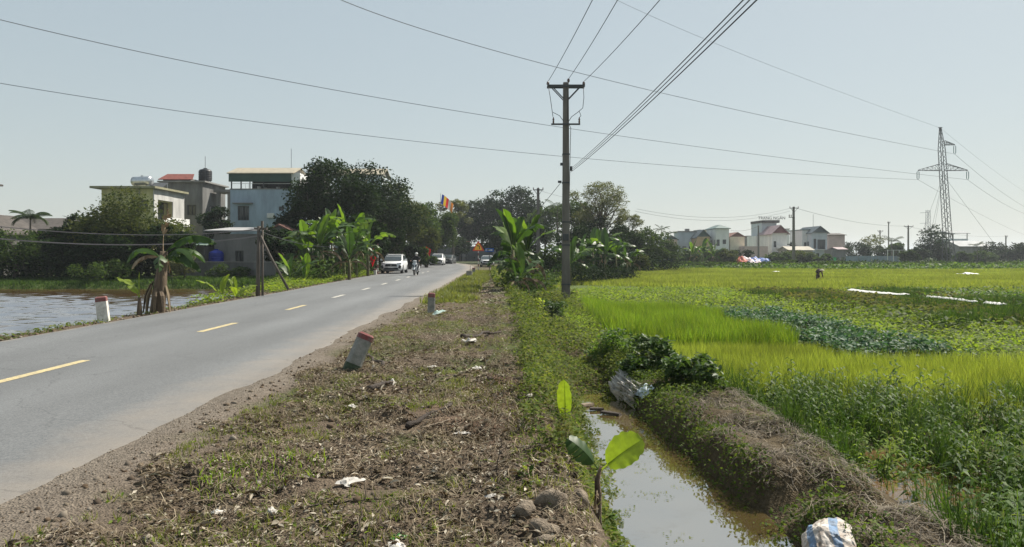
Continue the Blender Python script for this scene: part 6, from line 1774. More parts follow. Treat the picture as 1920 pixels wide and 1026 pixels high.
q = at(826, 396, 118)
fl = empty('flag', (q.x, 118, rise(118)), 0, 'five-coloured striped flag on a pole above the roadside trees', 'flag')
zt = at(826, 363, 118).z - float(rise(118))
MB().tube([(0, 0, 0), (0, 0, zt)], [.05, .03], 6).build('flag_pole', M_IRON, fl)
cols = [(.02, .04, .25), (.65, .42, .03), (.55, .03, .03), (.6, .55, .5), (.6, .22, .04)]
for k, c in enumerate(cols):
    cloth('flag_stripe', 2.0, 1.5, leafmat(f'flag_cloth_{k}', [c, tuple(a * .8 for a in c)], trans=.35, rough=.8, spec=.1, tcol=(1.2, 1.2, 1.2)), (.03, 0, zt - 1.6), (0, R(8), 0), fl, nx_=3, amp=.09, droop=1.3, x0=k / 5 + .002, x1=(k + 1) / 5)
M_REDC = leafmat('red_cloth', [(.50, .02, .03), (.42, .02, .03)], trans=.35, rough=.8, spec=.1, tcol=(1.2, .8, .8))
q = gp(690, 61.5)
rf = empty('red_flag', q, 0, 'red cloth hanging on a thin pole beside the bananas', 'flag')
MB().tube([(0, 0, 0), (.05, 0, 2.4)], .02, 6).build('flag_pole', M_IRON, rf)
c = cloth('flag_cloth', .55, 1.0, M_REDC, (.05, -.02, 1.35), (0, R(20), R(10)), rf, amp=.3, droop=.55, freq=9)
q = at(795, 476, 93)
rf = empty('red_flag', (q.x, 93, .05), 0, 'dark red flag in the shade above the second parked car', 'flag')
MB().tube([(0, 0, 0), (0, 0, 2.9)], .02, 6).build('flag_pole', M_IRON, rf)
cloth('flag_cloth', .75, .9, M_REDC, (.02, 0, 1.75), (0, R(10), 0), rf, amp=.2, droop=.3)

# ================================================================== vehicles
M_CARW = mat('car_white', (.66, .67, .67), rough=.3, var=.05, scale=2, spec=.5)
M_CARGL = glassmat('car_glass', (.05, .065, .07), .06)
M_CARBK = mat('car_black_plastic', (.02, .021, .023), rough=.55, var=.2, scale=4)
M_TYRE = mat('tyre', (.018, .018, .018), rough=.85, var=.2, scale=6)
M_RIM = mat('rim', (.30, .31, .32), rough=.35, metal=.8, var=.1, scale=4)
M_LAMP = mat('headlamp', (.45, .47, .5), rough=.12, var=.2, scale=8, spec=.7)
M_PLATE = mat('number_plate', (.62, .62, .6), rough=.5, var=.05, scale=4)
M_DCAR = mat('car_dark_trim', (.06, .065, .07), rough=.4, var=.2, scale=4)


def rring(hw, z0, z1, y, r=.12, tumble=0.0):
    """rounded section across the car at length y"""
    return [(-hw + r, y, z0), (hw - r, y, z0), (hw, y, z0 + r), (hw + 0.0, y, (z0 + z1) / 2), (hw - tumble, y, z1 - r), (hw - tumble - r, y, z1), (-hw + tumble + r, y, z1), (-hw + tumble, y, z1 - r), (-hw, y, (z0 + z1) / 2), (-hw, y, z0 + r)]


def suv(loc, rz, label, grille='wide', H_=1.66, W=1.84, Ln=4.55, paint=M_CARW):
    e = empty('parked_car', loc, rz, label, 'car', 'white parked cars')
    k = W / 1.84; hk = H_ / 1.66
    hw = W / 2
    S = [(0.0, hw * .78, .42, .72, .1), (.07, hw * .9, .34, .86, .12), (.25, hw * .97, .26, .95, .13), (.6, hw, .24, 1.0, .13), (1.25, hw, .24, 1.06, .12), (1.5, hw, .24, 1.1, .1), (3.6, hw, .24, 1.13, .1), (4.2, hw * .98, .28, 1.12, .12), (4.5, hw * .93, .36, 1.05, .14), (4.55, hw * .85, .42, .95, .12)]
    MB().loft([rring(a, z0, z1 * hk, y * Ln / 4.55, r, .04) for (y, a, z0, z1, r) in S]).build('body', paint, e, smooth=True)
    g = [(1.22, hw * .86, 1.0, 1.09), (1.75, hw * .80, 1.0, 1.5), (2.05, hw * .76, 1.0, 1.63), (2.8, hw * .75, 1.0, 1.66), (3.7, hw * .74, 1.0, 1.61), (4.15, hw * .78, 1.0, 1.4), (4.45, hw * .84, 1.0, 1.14)]
    MB().loft([[(-hw * .92, y, 1.04 * hk), (hw * .92, y, 1.04 * hk), (a, y, (z1 - .06) * hk), (a - .1, y, z1 * hk), (-a + .1, y, z1 * hk), (-a, y, (z1 - .06) * hk)] for (y, a, z0, z1) in g]).build('cabin', paint, e, smooth=False)
    # windscreen lies just off the cabin's front slope
    def slab(P, t, nm, m_):
        P = [Vector(p) for p in P]; n = (P[1] - P[0]).cross(P[3] - P[0]).normalized() * t
        return MB().add([p for p in P] + [p + n for p in P], [(0, 1, 2, 3), (7, 6, 5, 4), (0, 4, 5, 1), (1, 5, 6, 2), (2, 6, 7, 3), (3, 7, 4, 0)]).build(nm, m_, e)
    ws = slab([(-hw * .82, 1.20, 1.13 * hk), (hw * .82, 1.20, 1.13 * hk), (hw * .70, 1.97, 1.61 * hk), (-hw * .70, 1.97, 1.61 * hk)], .02, 'windscreen', M_CARGL)
    for s in (-1, 1):
        w = MB(); x0 = hw * .925 * s; x1 = hw * .79 * s
        w.add([(x0 + .012 * s, 1.65, 1.13 * hk), (x0 + .012 * s, 4.0, 1.15 * hk), (x1 + .012 * s, 3.8, 1.54 * hk), (x1 + .012 * s, 2.1, 1.56 * hk), (x0 - .03 * s, 1.65, 1.13 * hk), (x0 - .03 * s, 4.0, 1.15 * hk), (x1 - .03 * s, 3.8, 1.54 * hk), (x1 - .03 * s, 2.1, 1.56 * hk)],
              [(0, 1, 2, 3), (7, 6, 5, 4), (0, 4, 5, 1), (1, 5, 6, 2), (2, 6, 7, 3), (3, 7, 4, 0)])
        w.build('side_window', M_CARGL, e)
        MB().tube([(hw * .72 * s, 2.1, 1.68 * hk), (hw * .72 * s, 3.7, 1.66 * hk)], .025, 6).build('roof_rail', M_CARBK, e)
        MB().loft([[(s * (hw + .02), 1.62, 1.1 * hk), (s * (hw + .02), 1.72, 1.1 * hk), (s * (hw + .02), 1.72, 1.24 * hk), (s * (hw + .02), 1.62, 1.24 * hk)], [(s * (hw + .22), 1.6, 1.08 * hk), (s * (hw + .22), 1.7, 1.08 * hk), (s * (hw + .22), 1.7, 1.27 * hk), (s * (hw + .22), 1.6, 1.27 * hk)]]).build('mirror', paint, e)
        if grille == 'wide':
            MB().loft([[(s * hw * .52, -.01, .83), (s * hw * .52, -.01, .88), (s * hw * .52, .06, .88), (s * hw * .52, .06, .83)], [(s * hw * .93, .12, .86), (s * hw * .93, .12, .95), (s * hw * .93, .3, .95), (s * hw * .93, .3, .86)]]).build('headlight', M_LAMP, e)
            MB().box((s * hw * .80, .045, .58), (.2, .1, .26), rot=Matrix.Rotation(R(18) * s, 3, 'Y')).build('fog_lamp_bay', M_CARBK, e)
        else:
            MB().box((s * hw * .82, .06, .80), (.24, .1, .13)).build('headlight', M_LAMP, e)
            MB().box((s * hw * .80, .04, .58), (.16, .1, .22)).build('fog_lamp_bay', M_CARBK, e)
        for yy in (.86, 3.65):
            tw = MB().lathe([(.20, -.115), (.335, -.11), (.35, -.06), (.35, .06), (.335, .11), (.20, .115)], (s * (hw - .10), yy, .35), 20, 'X').build('tyre', M_TYRE, e, smooth=False)
            MB().lathe([(.21, -.03), (.21, .03), (.06, .045)], (s * (hw + .0), yy, .35), 14, 'X').build('rim', M_RIM, tw)
            MB().lathe([(.40, -.02), (.40, .02), (.3, .025)], (s * (hw - .012), yy, .36), 18, 'X').build('wheel_arch', M_CARBK, e)
    if grille == 'wide':
        MB().prism([(-.52 * k, .62), (.52 * k, .62), (.44 * k, .83), (-.44 * k, .83)], .05, (0, -.035, 0), 'XZ').build('grille', M_CARBK, e)
        MB().prism([(-.66 * k, .34), (.66 * k, .34), (.56 * k, .52), (-.56 * k, .52)], .06, (0, -.03, 0), 'XZ').build('lower_intake', M_CARBK, e)
        MB().box((0, -.055, .73), (.14, .02, .08)).build('emblem', M_RIM, e)
    else:
        MB().prism([(-.62 * k, .62), (.62 * k, .62), (.60 * k, .86), (-.60 * k, .86)], .05, (0, -.035, 0), 'XZ').build('grille', M_CARBK, e)
        MB().prism([(-.6 * k, .34), (.6 * k, .34), (.6 * k, .45), (-.6 * k, .45)], .06, (0, -.02, 0), 'XZ').build('lower_intake', M_CARBK, e)
    MB().box((0, -.05, .56), (.48, .02, .12)).build('number_plate', M_PLATE, e)
    MB().span(-hw * .8, hw * .8, .3, Ln - .3, .2, .4).build('underbody', M_CARBK, e)
    return e


q = at(733, 512, 62.5)
suv((q.x, 62.5, .0), R(1), 'white SUV with black grille parked nearest on the left road edge')
q = at(818, 499, 103)
suv((q.x, 103, .06), R(0), 'white SUV parked further back under the trees on the left', grille='bar', H_=1.72)
q = at(913, 501, 95)
suv((q.x, 95, .02), R(1), 'white car parked on the right verge behind the warning sign', grille='wide', H_=1.5, W=1.78)
# dark vehicle beyond the second car
q = at(836, 497, 112)
c4 = suv((q.x, 112, .1), R(-6), 'dark car half hidden behind the second white car', grille='bar', H_=1.5, W=1.7, paint=M_DCAR)
c4['group'] = ''
del c4['group']

# ================================================================== people
def skin_body(name, verts, edges, radii, m_, parent, sub=2, root=0):
    me = bpy.data.meshes.new(name); me.from_pydata(verts, edges, []); me.update()
    o = bpy.data.objects.new(name, me); COL.objects.link(o)
    md = o.modifiers.new('skin', 'SKIN'); md.use_smooth_shade = True
    for i, sv in enumerate(me.skin_vertices[0].data):
        sv.radius = (radii[i], radii[i]) if not hasattr(radii[i], '__len__') else radii[i]
        sv.use_root = (i == root)
    o.modifiers.new('sub', 'SUBSURF').levels = sub
    dgx = bpy.context.evaluated_depsgraph_get(); dgx.update()
    nm = bpy.data.meshes.new_from_object(o.evaluated_get(dgx))
    bpy.data.objects.remove(o)
    return link(name, nm, m_, parent, smooth=True)


M_BLACKC = mat('clothes_black', (.02, .021, .024), var=.3, scale=8, rough=.9)
M_SKIN = mat('skin', (.36, .21, .14), var=.12, scale=12, rough=.6)
M_TROUS = mat('trousers_dark', (.03, .032, .04), var=.3, scale=8, rough=.9)
M_HELM = mat('helmet_white', (.6, .6, .58), rough=.3, var=.1, scale=5, spec=.5)
M_BIKEW = mat('scooter_white', (.58, .60, .62), rough=.3, var=.08, scale=4, spec=.5)


def person_root(loc, rz, label):
    return empty('person', loc, rz, label, 'person')


RX, RY, RZ = at(777, 517, 57).x, 57.0, .018
sc_ = empty('motorbike', (RX, RY, RZ), R(-4), 'white and black scooter coming along the road', 'motorbike')
for yy, nm in ((.0, 'front'), (1.22, 'rear')):
    w = MB().lathe([(.20, -.045), (.265, -.04), (.285, 0), (.265, .04), (.20, .045)], (0, yy, .285), 20, 'X').build('tyre', M_TYRE, sc_)
    MB().lathe([(.19, -.03), (.19, .03), (.04, .04)], (0, yy, .285), 14, 'X').build('rim', M_RIM, w)
MB().loft([[(-.07, -.26, .42), (.07, -.26, .42), (.07, -.26, .45), (-.07, -.26, .45)], [(-.085, -.1, .57), (.085, -.1, .57), (.06, -.1, .61), (-.06, -.1, .61)], [(-.085, .12, .58), (.085, .12, .58), (.06, .12, .62), (-.06, .12, .62)], [(-.07, .26, .44), (.07, .26, .44), (.06, .26, .47), (-.06, .26, .47)]]).build('front_mudguard', M_BIKEW, sc_, smooth=True)
MB().tube([(0, .0, .285), (0, .12, .6), (0, .22, .98)], .04, 8).build('fork', M_CARBK, sc_)
MB().loft([[(-.13, .02, .5), (.13, .02, .5), (.12, .14, .48), (-.12, .14, .48)], [(-.2, .03, .72), (.2, .03, .72), (.2, .2, .72), (-.2, .2, .72)], [(-.19, .06, .9), (.19, .06, .9), (.17, .24, .92), (-.17, .24, .92)], [(-.12, .1, 1.0), (.12, .1, 1.0), (.1, .26, 1.02), (-.1, .26, 1.02)]]).build('front_shield', M_BIKEW, sc_, smooth=True)
MB().loft([[(-.16, .02, .70), (-.05, -.0, .58), (-.04, .06, .6), (-.15, .08, .72)], [(-.19, .04, .86), (-.07, .01, .8), (-.06, .08, .8), (-.17, .1, .86)]]).build('indicator', M_CARBK, sc_)
MB().loft([[(.16, .02, .70), (.05, -.0, .58), (.04, .06, .6), (.15, .08, .72)], [(.19, .04, .86), (.07, .01, .8), (.06, .08, .8), (.17, .1, .86)]]).build('indicator', M_CARBK, sc_)
MB().box((0, .015, .63), (.15, .05, .14)).build('headlight', M_LAMP, sc_, bevel=.02)
MB().loft([[(-.16, .1, 1.02), (.16, .1, 1.02), (.14, .26, 1.04), (-.14, .26, 1.04)], [(-.13, .08, 1.14), (.13, .08, 1.14), (.11, .22, 1.16), (-.11, .22, 1.16)]]).build('handlebar_cover', M_BIKEW, sc_, smooth=True)
MB().tube([(-.36, .26, 1.1), (-.12, .18, 1.09), (.12, .18, 1.09), (.36, .26, 1.1)], .018, 8).build('handlebar', M_CARBK, sc_)
for s in (-1, 1):
    mm = MB().tube([(s * .25, .2, 1.1), (s * .33, .2, 1.28)], .008, 5).build('mirror_stem', M_CARBK, sc_)
    MB().lathe([(.02, -.01), (.065, -.006), (.065, .006), (.02, .01)], (s * .35, .2, 1.32), 12, 'Y').build('mirror', M_CARBK, mm)
MB().loft([[(-.13, .3, .3), (.13, .3, .3), (.13, .3, .36), (-.13, .3, .36)], [(-.13, .7, .3), (.13, .7, .3), (.13, .7, .36), (-.13, .7, .36)], [(-.15, .8, .36), (.15, .8, .36), (.14, .75, .72), (-.14, .75, .72)], [(-.12, 1.5, .6), (.12, 1.5, .6), (.1, 1.5, .76), (-.1, 1.5, .76)]]).build('rear_body', M_BIKEW, sc_, smooth=False)
MB().box((0, 1.08, .79), (.26, .75, .09)).build('saddle', M_CARBK, sc_, bevel=.03)
MB().tube([(.14, 1.0, .3), (.16, 1.5, .36)], [.04, .055], 10).build('exhaust', M_RIM, sc_)

rd = person_root((RX, RY, RZ), R(-4), 'person in black jacket and white helmet riding the scooter')
v = [(0, .92, .86), (0, .9, 1.05), (0, .86, 1.28), (0, .82, 1.42), (0, .80, 1.5),
     (-.19, .84, 1.38), (-.32, .62, 1.2), (-.33, .32, 1.13), (.19, .84, 1.38), (.32, .62, 1.2), (.33, .32, 1.13),
     (-.12, .88, .84), (-.2, .50, .80), (-.17, .52, .42), (-.17, .40, .37), (.12, .88, .84), (.2, .50, .80), (.17, .52, .42), (.17, .40, .37)]
ed = [(0, 1), (1, 2), (2, 3), (3, 4), (3, 5), (5, 6), (6, 7), (3, 8), (8, 9), (9, 10), (0, 11), (11, 12), (12, 13), (13, 14), (0, 15), (15, 16), (16, 17), (17, 18)]
ra = [.15, .15, .17, .12, .06, .09, .06, .042, .09, .06, .042, .1, .085, .055, .05, .1, .085, .055, .05]
skin_body('body', v, ed, ra, M_BLACKC, rd)
hd = MB().lathe([(.02, -.115), (.055, -.10), (.075, -.05), (.085, 0), (.085, .06), (.06, .11), (.01, .13)], (0, .77, 1.6), 16).build('head', M_SKIN, rd, smooth=True)
MB().lathe([(.085, -.045), (.088, 0), (.08, .01)], (0, .765, 1.565), 16).build('face_mask', mat('mask_pale', (.5, .52, .55), var=.1, scale=5), rd)
MB().lathe([(.115, 0), (.125, .03), (.118, .08), (.09, .125), (.04, .148), (.005, .15)], (0, .78, 1.62), 18).build('helmet', M_HELM, rd, smooth=True)
MB().prism([(-.09, 0), (.09, 0), (.06, -.08), (-.06, -.08)], .012, (0, .67, 1.64), 'XY').build('visor', M_HELM, rd)
for s in (-1, 1):
    hm = MB()
    hm.box((s * .335, .29, 1.12), (.05, .08, .085))
    hm.build('hand', M_SKIN, rd, bevel=.02)
    for k in range(4):
        MB().tube([(s * (.30 + .018 * k), .25, 1.14), (s * (.30 + .018 * k), .215, 1.125), (s * (.30 + .018 * k), .225, 1.085), (s * (.30 + .018 * k), .255, 1.075)], .0095, 5).build('finger', M_SKIN, rd)
    MB().tube([(s * .295, .29, 1.1), (s * .28, .26, 1.085), (s * .285, .23, 1.08)], .011, 5).build('thumb', M_SKIN, rd)
    MB().box((s * .17, .36, .385), (.09, .24, .07)).build('shoe', M_CARBK, rd, bevel=.025)

# farmer bending over in the rice
fx = at(1532, 520, 66).x
fz = gz(fx, 66)
fm = person_root((fx, 66, fz), R(-62), 'person in brown clothes bending over in the far rice field')
v = [(.02, .1, .78), (.06, 0, .92), (.26, -.06, 1.0), (.44, -.1, .98), (.54, -.12, .98),
     (.40, -.26, .92), (.46, -.34, .66), (.56, -.30, .44), (.40, .08, .92), (.48, .10, .66), (.58, .02, .44),
     (-.02, -.02, .76), (.05, -.08, .42), (-.02, -.08, .06), (-.02, .2, .76), (-.05, .26, .42), (-.12, .26, .06)]
ed = [(0, 1), (1, 2), (2, 3), (3, 4), (3, 5), (5, 6), (6, 7), (3, 8), (8, 9), (9, 10), (0, 11), (11, 12), (12, 13), (0, 14), (14, 15), (15, 16)]
ra = [.16, .18, .19, .14, .06, .08, .06, .045, .08, .06, .045, .11, .085, .06, .11, .085, .06]
skin_body('body', v, ed, ra, mat('clothes_brown', (.10, .07, .06), var=.4, scale=8, rough=.95), fm)
MB().lathe([(.02, -.11), (.07, -.05), (.085, .02), (.06, .1), (.01, .12)], (.62, -.12, .95), 14).build('head', M_SKIN, fm, smooth=True)
MB().lathe([(.22, 0), (.215, .012), (.1, .1), (.01, .17)], (.62, -.12, .99), 18).build('hat', mat('palm_hat', (.40, .36, .27), var=.2, scale=10), fm)
for y_ in (-.30, .02):
    MB().box((.575, y_, .40), (.05, .08, .09)).build('hand', M_SKIN, fm, bevel=.02)
    for k in range(4):
        MB().tube([(.58, y_ - .03 + .02 * k, .37), (.60, y_ - .03 + .02 * k, .33), (.59, y_ - .03 + .02 * k, .30)], .009, 5).build('finger', M_SKIN, fm)
    MB().tube([(.56, y_ + .045, .40), (.58, y_ + .06, .36)], .011, 5).build('thumb', M_SKIN, fm)

# ================================================================== sheets, sacks, litter
M_PLAS = leafmat('white_plastic', [(.60, .60, .58), (.66, .66, .64)], trans=.2, rough=.5, spec=.4, tcol=(1, 1, 1))
M_PLASD = leafmat('dirty_plastic', [(.42, .39, .34), (.52, .50, .46), (.34, .31, .27)], trans=.15, rough=.6, spec=.3, tcol=(1, .95, .9))


def crumple(name, loc, size, m_, label, seed, amp=.35, n=12, rz=0.0, cat='plastic bag', group=None, fold=1.0, lift=.0, parent=None, tilt=0.0):
    rs = np.random.default_rng(seed)
    u, w = np.meshgrid(np.linspace(-.5, .5, n + 1), np.linspace(-.5, .5, n + 1))
    x = u + (fbm(u * 3 + seed, w * 3, 1.0, seed, 2) - .5) * .6 * fold; y = w + (fbm(u * 3, w * 3 + seed, 1.0, seed + 3, 2) - .5) * .6 * fold
    z = np.abs(fbm(u * 5 + seed, w * 5, 1.2, seed + 5) - .5) * 2.2 * amp + np.maximum(0, fbm(u * 9, w * 9 + seed, .9, seed + 6) - .45) * amp * .8
    r_ = np.sqrt(u ** 2 + w ** 2); z = z * np.clip(1.35 - 1.5 * r_, .2, 1) + .12 * np.clip(1 - 1.6 * r_, 0, 1)
    V = np.stack([x * size[0], y * size[1], z * size[2] + lift], -1).reshape(-1, 3)
    ii = np.arange((n + 1) ** 2).reshape(n + 1, n + 1)
    q_ = np.stack([ii[:-1, :-1], ii[:-1, 1:], ii[1:, 1:], ii[1:, :-1]], -1).reshape(-1, 4)
    o = link(name, mesh_np(name, V, [q_]), m_, parent, smooth=False)
    o.location = loc; o.rotation_euler = (tilt, 0, rz)
    if label: tag(o, label, cat, group)
    return o


def gnd(px_, py_, z=0.0):
    Y = F * (EYE - z) / (py_ - HZ); x = (px_ - 960) / F * Y
    zz = gz(x, Y)
    Y = F * (EYE - zz) / (py_ - HZ); x = (px_ - 960) / F * Y
    return (x, Y, gz(x, Y))


scraps = [(408, 972, .085, .06, M_PLAS, 'white crumpled tissue on the grass near the gravel edge'), (508, 975, .10, .07, M_PLASD, 'torn grey-white wrapper beside the dark hollow'), (735, 722, .16, .10, M_PLAS, 'white crumpled bag right of the tilted post'),
          (812, 692, .17, .04, M_PLAS, 'flat white paper scrap behind the crumpled bag'), (895, 694, .17, .05, M_PLAS, 'white scrap with bluish edge on the verge middle'), (880, 647, .30, .12, M_PLASD, 'pale dirty sack piece on the far verge'),
          (700, 696, .07, .07, M_PLAS, 'small upright white scrap near the tilted post'), (660, 763, .14, .05, M_PLASD, 'pale brown cloth scrap on the verge left side'), 
          (655, 910, .20, .07, M_PLASD, 'mossy pale sheet in the foreground grass'), (745, 1015, .14, .06, M_PLAS, 'white plastic packet at the bottom edge'), 
          (865, 812, .16, .04, M_PLASD, 'pale wooden chip on bare reddish soil'), (993, 745, .10, .06, M_PLASD, 'grey plastic rag on the edge of the ditch bank'), (1035, 540, .45, .18, M_PLAS, 'white rag lying by the banana clump foot'),
          (938, 513, .5, .1, M_PLAS, 'white litter near the blue sign post'), (920, 517, .4, .08, M_PLASD, 'grey litter left of the blue sign post'),  
          (920, 935, .09, .03, M_PLASD, 'pale leaf-like scrap near the stones'), ]
M_PLASV = mat('soiled_plastic', (.58, .57, .54), var=.6, scale=22, col2=(.22, .18, .13), rough=.6)
for k, (px_, py_, w, hgt, m_, lab) in enumerate(scraps):
    if m_ is M_PLAS and py_ > 600: m_ = M_PLASV
    w *= .78; hgt *= .8
    q = gnd(px_, py_)
    crumple('litter_scrap', (q[0], q[1], q[2] + .022), (w, w * .7, hgt * 2.2), m_, lab, 300 + k, rz=k * 1.3, cat='litter', group='litter on the verge', n=9)
q = gnd(740, 1003)
crumple('litter_scrap', (q[0], q[1] + .08, q[2] + .01), (.1, .08, .09), leafmat('green_wrapper', [(.05, .20, .04), (.07, .26, .05)], trans=.1, rough=.4), 'green wrapper behind the white packet at the bottom edge', 333, cat='litter', group='litter on the verge')
q = gnd(822, 590)
pb = crumple('plastic_bag', (q[0] + .02, q[1], q[2] + .02), (.34, .2, .3), leafmat('mint_plastic', [(.55, .70, .64), (.62, .76, .70)], trans=.3, rough=.4, tcol=(1, 1, 1)), 'pale mint plastic bag at the foot of the upright grey post', 340, n=12, rz=.5)
pb.rotation_euler = (0, R(-18), .3)

# sacks on the ditch bank
M_SACKG = mat('old_sack', (.42, .40, .36), var=.5, scale=10, col2=(.22, .20, .17), rough=.7)


def sack(name, loc, size, mats_, label, seed, n=64, rz=0.0, rx=0.0, stripes=0):
    u, w = np.meshgrid(np.linspace(0, 1, n + 1), np.linspace(0, 1, n + 1))
    x = (u - .5) * size[0] * (1 + .25 * (fbm(u * 3, w * 3, 1, seed) - .5)); y = (w - .5) * size[1] * (1 + .3 * (fbm(u * 3, w * 3, 1, seed + 2) - .5))
    rg = lambda a_, b_, sd: 1 - np.abs(2 * fbm(a_, b_, 1, sd, 2) - 1)
    if stripes:      # a limp woven sack: a peak with folds running down from it
        cu, cw_ = u - .45, w - .62
        th, rr = np.arctan2(cw_, cu), np.sqrt(cu ** 2 + cw_ ** 2)
        z = size[2] * (1.15 * np.clip(1 - 1.35 * rr, 0, 1) ** .9 + .35 * np.sqrt(np.clip(1 - (2 * u - 1) ** 2, 0, 1)))
        z += size[2] * rr * (.55 * rg(th * 1.6 + 9, rr * 1.2, seed + 4) + .35 * rg(th * 3.5 + 5, rr * 2.5, seed + 5) - .35)
        z += size[2] * .16 * (fbm(u * 11, w * 11, 1, seed + 6) - .5); z *= .72
    else:            # torn film: long sharp pleats down the slope
        z = size[2] * (np.sqrt(np.clip(1 - (2 * u - 1) ** 2, .02, 1)) * (.5 + .5 * fbm(u * 1.5, w * 2, 1, seed + 3)))
        z += size[2] * (.9 * rg(u * 7, w * 1.6, seed + 4) + .5 * rg(u * 15, w * 3.5, seed + 5) - .75)
        x = x + .10 * size[0] * np.sin(w * 9 + seed) * (w - .3); x *= 1 + .5 * (fbm(u * 0 + 3, w * 5, 1, seed + 9) - .5)
    V = np.stack([x, y, z - .04], -1).reshape(-1, 3)
    ii = np.arange((n + 1) ** 2).reshape(n + 1, n + 1)
    q_ = np.stack([ii[:-1, :-1], ii[:-1, 1:], ii[1:, 1:], ii[1:, :-1]], -1)
    e = empty(name, loc, rz, label, 'sack'); e.rotation_euler = (rx, 0, rz)
    if stripes:
        sel = np.zeros((n, n), int)
        cw = (np.arange(n) // stripes) % 3
        sel[:, cw == 1] = 1
    else:
        sel = np.zeros((n, n), int); sel[:, int(n * .72):] = 1
    for k, m_ in enumerate(mats_):
        Q = q_[sel == k].reshape(-1, 4)
        if len(Q):
            used, inv = np.unique(Q, return_inverse=True)
            link(('sack_cloth', 'blue_stripe' if stripes else 'torn_patch')[k], mesh_np('cloth', V[used], [inv.reshape(-1, 4)]), m_, e, smooth=False)
    return e


s1 = sack('old_sack', (1.93, 12.0, -.62), (.42, 1.15, .20), (M_SACKG, M_PLASD), 'old grey plastic sack torn open on the ditch bank', 401, rx=R(4)); s1.rotation_euler = (R(6), R(-48), R(8))
s2 = crumple('plastic_sheet', (2.02, 11.35, -.50), (.28, .35, .2), leafmat('bluish_plastic', [(.45, .55, .60), (.55, .62, .66)], trans=.2, rough=.4, tcol=(1, 1, 1)), 'bluish white plastic sheet at the lower end of the old sack', 402, n=12, cat='plastic sheet'); s2.rotation_euler = (0, R(-40), .2)
s3 = sack('striped_sack', (2.34, 5.42, -.56), (.36, .46, .2), (mat('sack_white', (.50, .47, .43), var=.5, scale=16, col2=(.22, .17, .13), bump=.2, rough=.7), mat('sack_blue', (.13, .23, .38), var=.4, scale=16, col2=(.16, .17, .18), bump=.2, rough=.7)), 'white and blue striped sack lying on the bund in the foreground', 405, stripes=10)
s3.rotation_euler = (R(14), R(-24), R(-22))

# plastic strips in the field
def strip(pts, w, label):
    V = []; n = 40
    P_ = np.array(pts); t = np.linspace(0, 1, n); x = np.interp(t, np.linspace(0, 1, len(P_)), P_[:, 0]); y = np.interp(t, np.linspace(0, 1, len(P_)), P_[:, 1])
    Q = []
    for i in range(n):
        ww = w * (.7 + .6 * vnoise(i * .9, 3.1, 1, 7)) * (1 if 0 < i < n - 1 else .3)
        z = gz(x[i], y[i]) + .12
        for k, (dx, dz) in enumerate(((-.5, 0), (-.2, .05), (.1, .07), (.5, .02))):
            V.append((x[i] + dx * ww, y[i] + .1 * (vnoise(i, k, 1, 9) - .5), z + dz * (.6 + .8 * vnoise(i * .7, k * .5, 1, 11)) + .18))
        if i:
            for k in range(3): Q.append((4 * (i - 1) + k, 4 * i + k, 4 * i + k + 1, 4 * (i - 1) + k + 1))
    return tag(link('plastic_strip', mesh_np('strip', np.array(V), [Q]), M_PLAS), label, 'plastic sheet', 'white plastic mulch strips')


strip([(19.9, 43.5), (20.1, 41), (20.4, 38.4)], .6, 'longest white plastic strip lying in the field')
strip([(20.5, 36.6), (20.6, 34.6), (20.55, 32.8)], .22, 'thin white plastic strip in line with the long one')
strip([(20.6, 32.2), (20.5, 30.9)], .3, 'short white plastic strip at the right end of the row')
q = gnd(1817, 520); crumple('plastic_sheet', (q[0], q[1], q[2] + .35), (1.6, 1.2, .6), M_PLAS, 'white plastic heap far out in the rice field', 410, cat='plastic sheet')
q = gnd(1455, 516); crumple('plastic_sheet', (q[0], q[1], q[2] + .3), (.8, .5, .3), M_PLAS, 'small white speck of plastic left of the bending farmer', 411, cat='plastic sheet')

# coloured tarps by the village
for k, (px_, w, d, hgt, c, lab) in enumerate(((1391, 3.2, 3, 1.6, (.42, .10, .06), 'red-orange tarp at the left of the coloured heap'), (1405, 3.8, 3, 1.7, (.55, .50, .52), 'pinkish white tarp in the coloured heap'), (1424, 4.2, 3.5, 2.0, (.10, .17, .42), 'blue tarp covering a heap before the pink wall'), (1412, 3.0, 2, .9, (.5, .42, .45), 'pale sheet in front of the blue tarp'))):
    q = at(px_, 488, 150 - 2 * (k == 3))
    crumple('tarp', (q.x, 150 - 2.5 * (k == 3), -.2), (w * 1.15, d, hgt * 2.0), leafmat(f'tarp_{k}', [c, tuple(a * 1.2 for a in c)], trans=.1, rough=.6, tcol=(1, 1, 1)), lab, 420 + k, amp=.5, n=14, cat='tarp', group='coloured tarps', fold=.5)

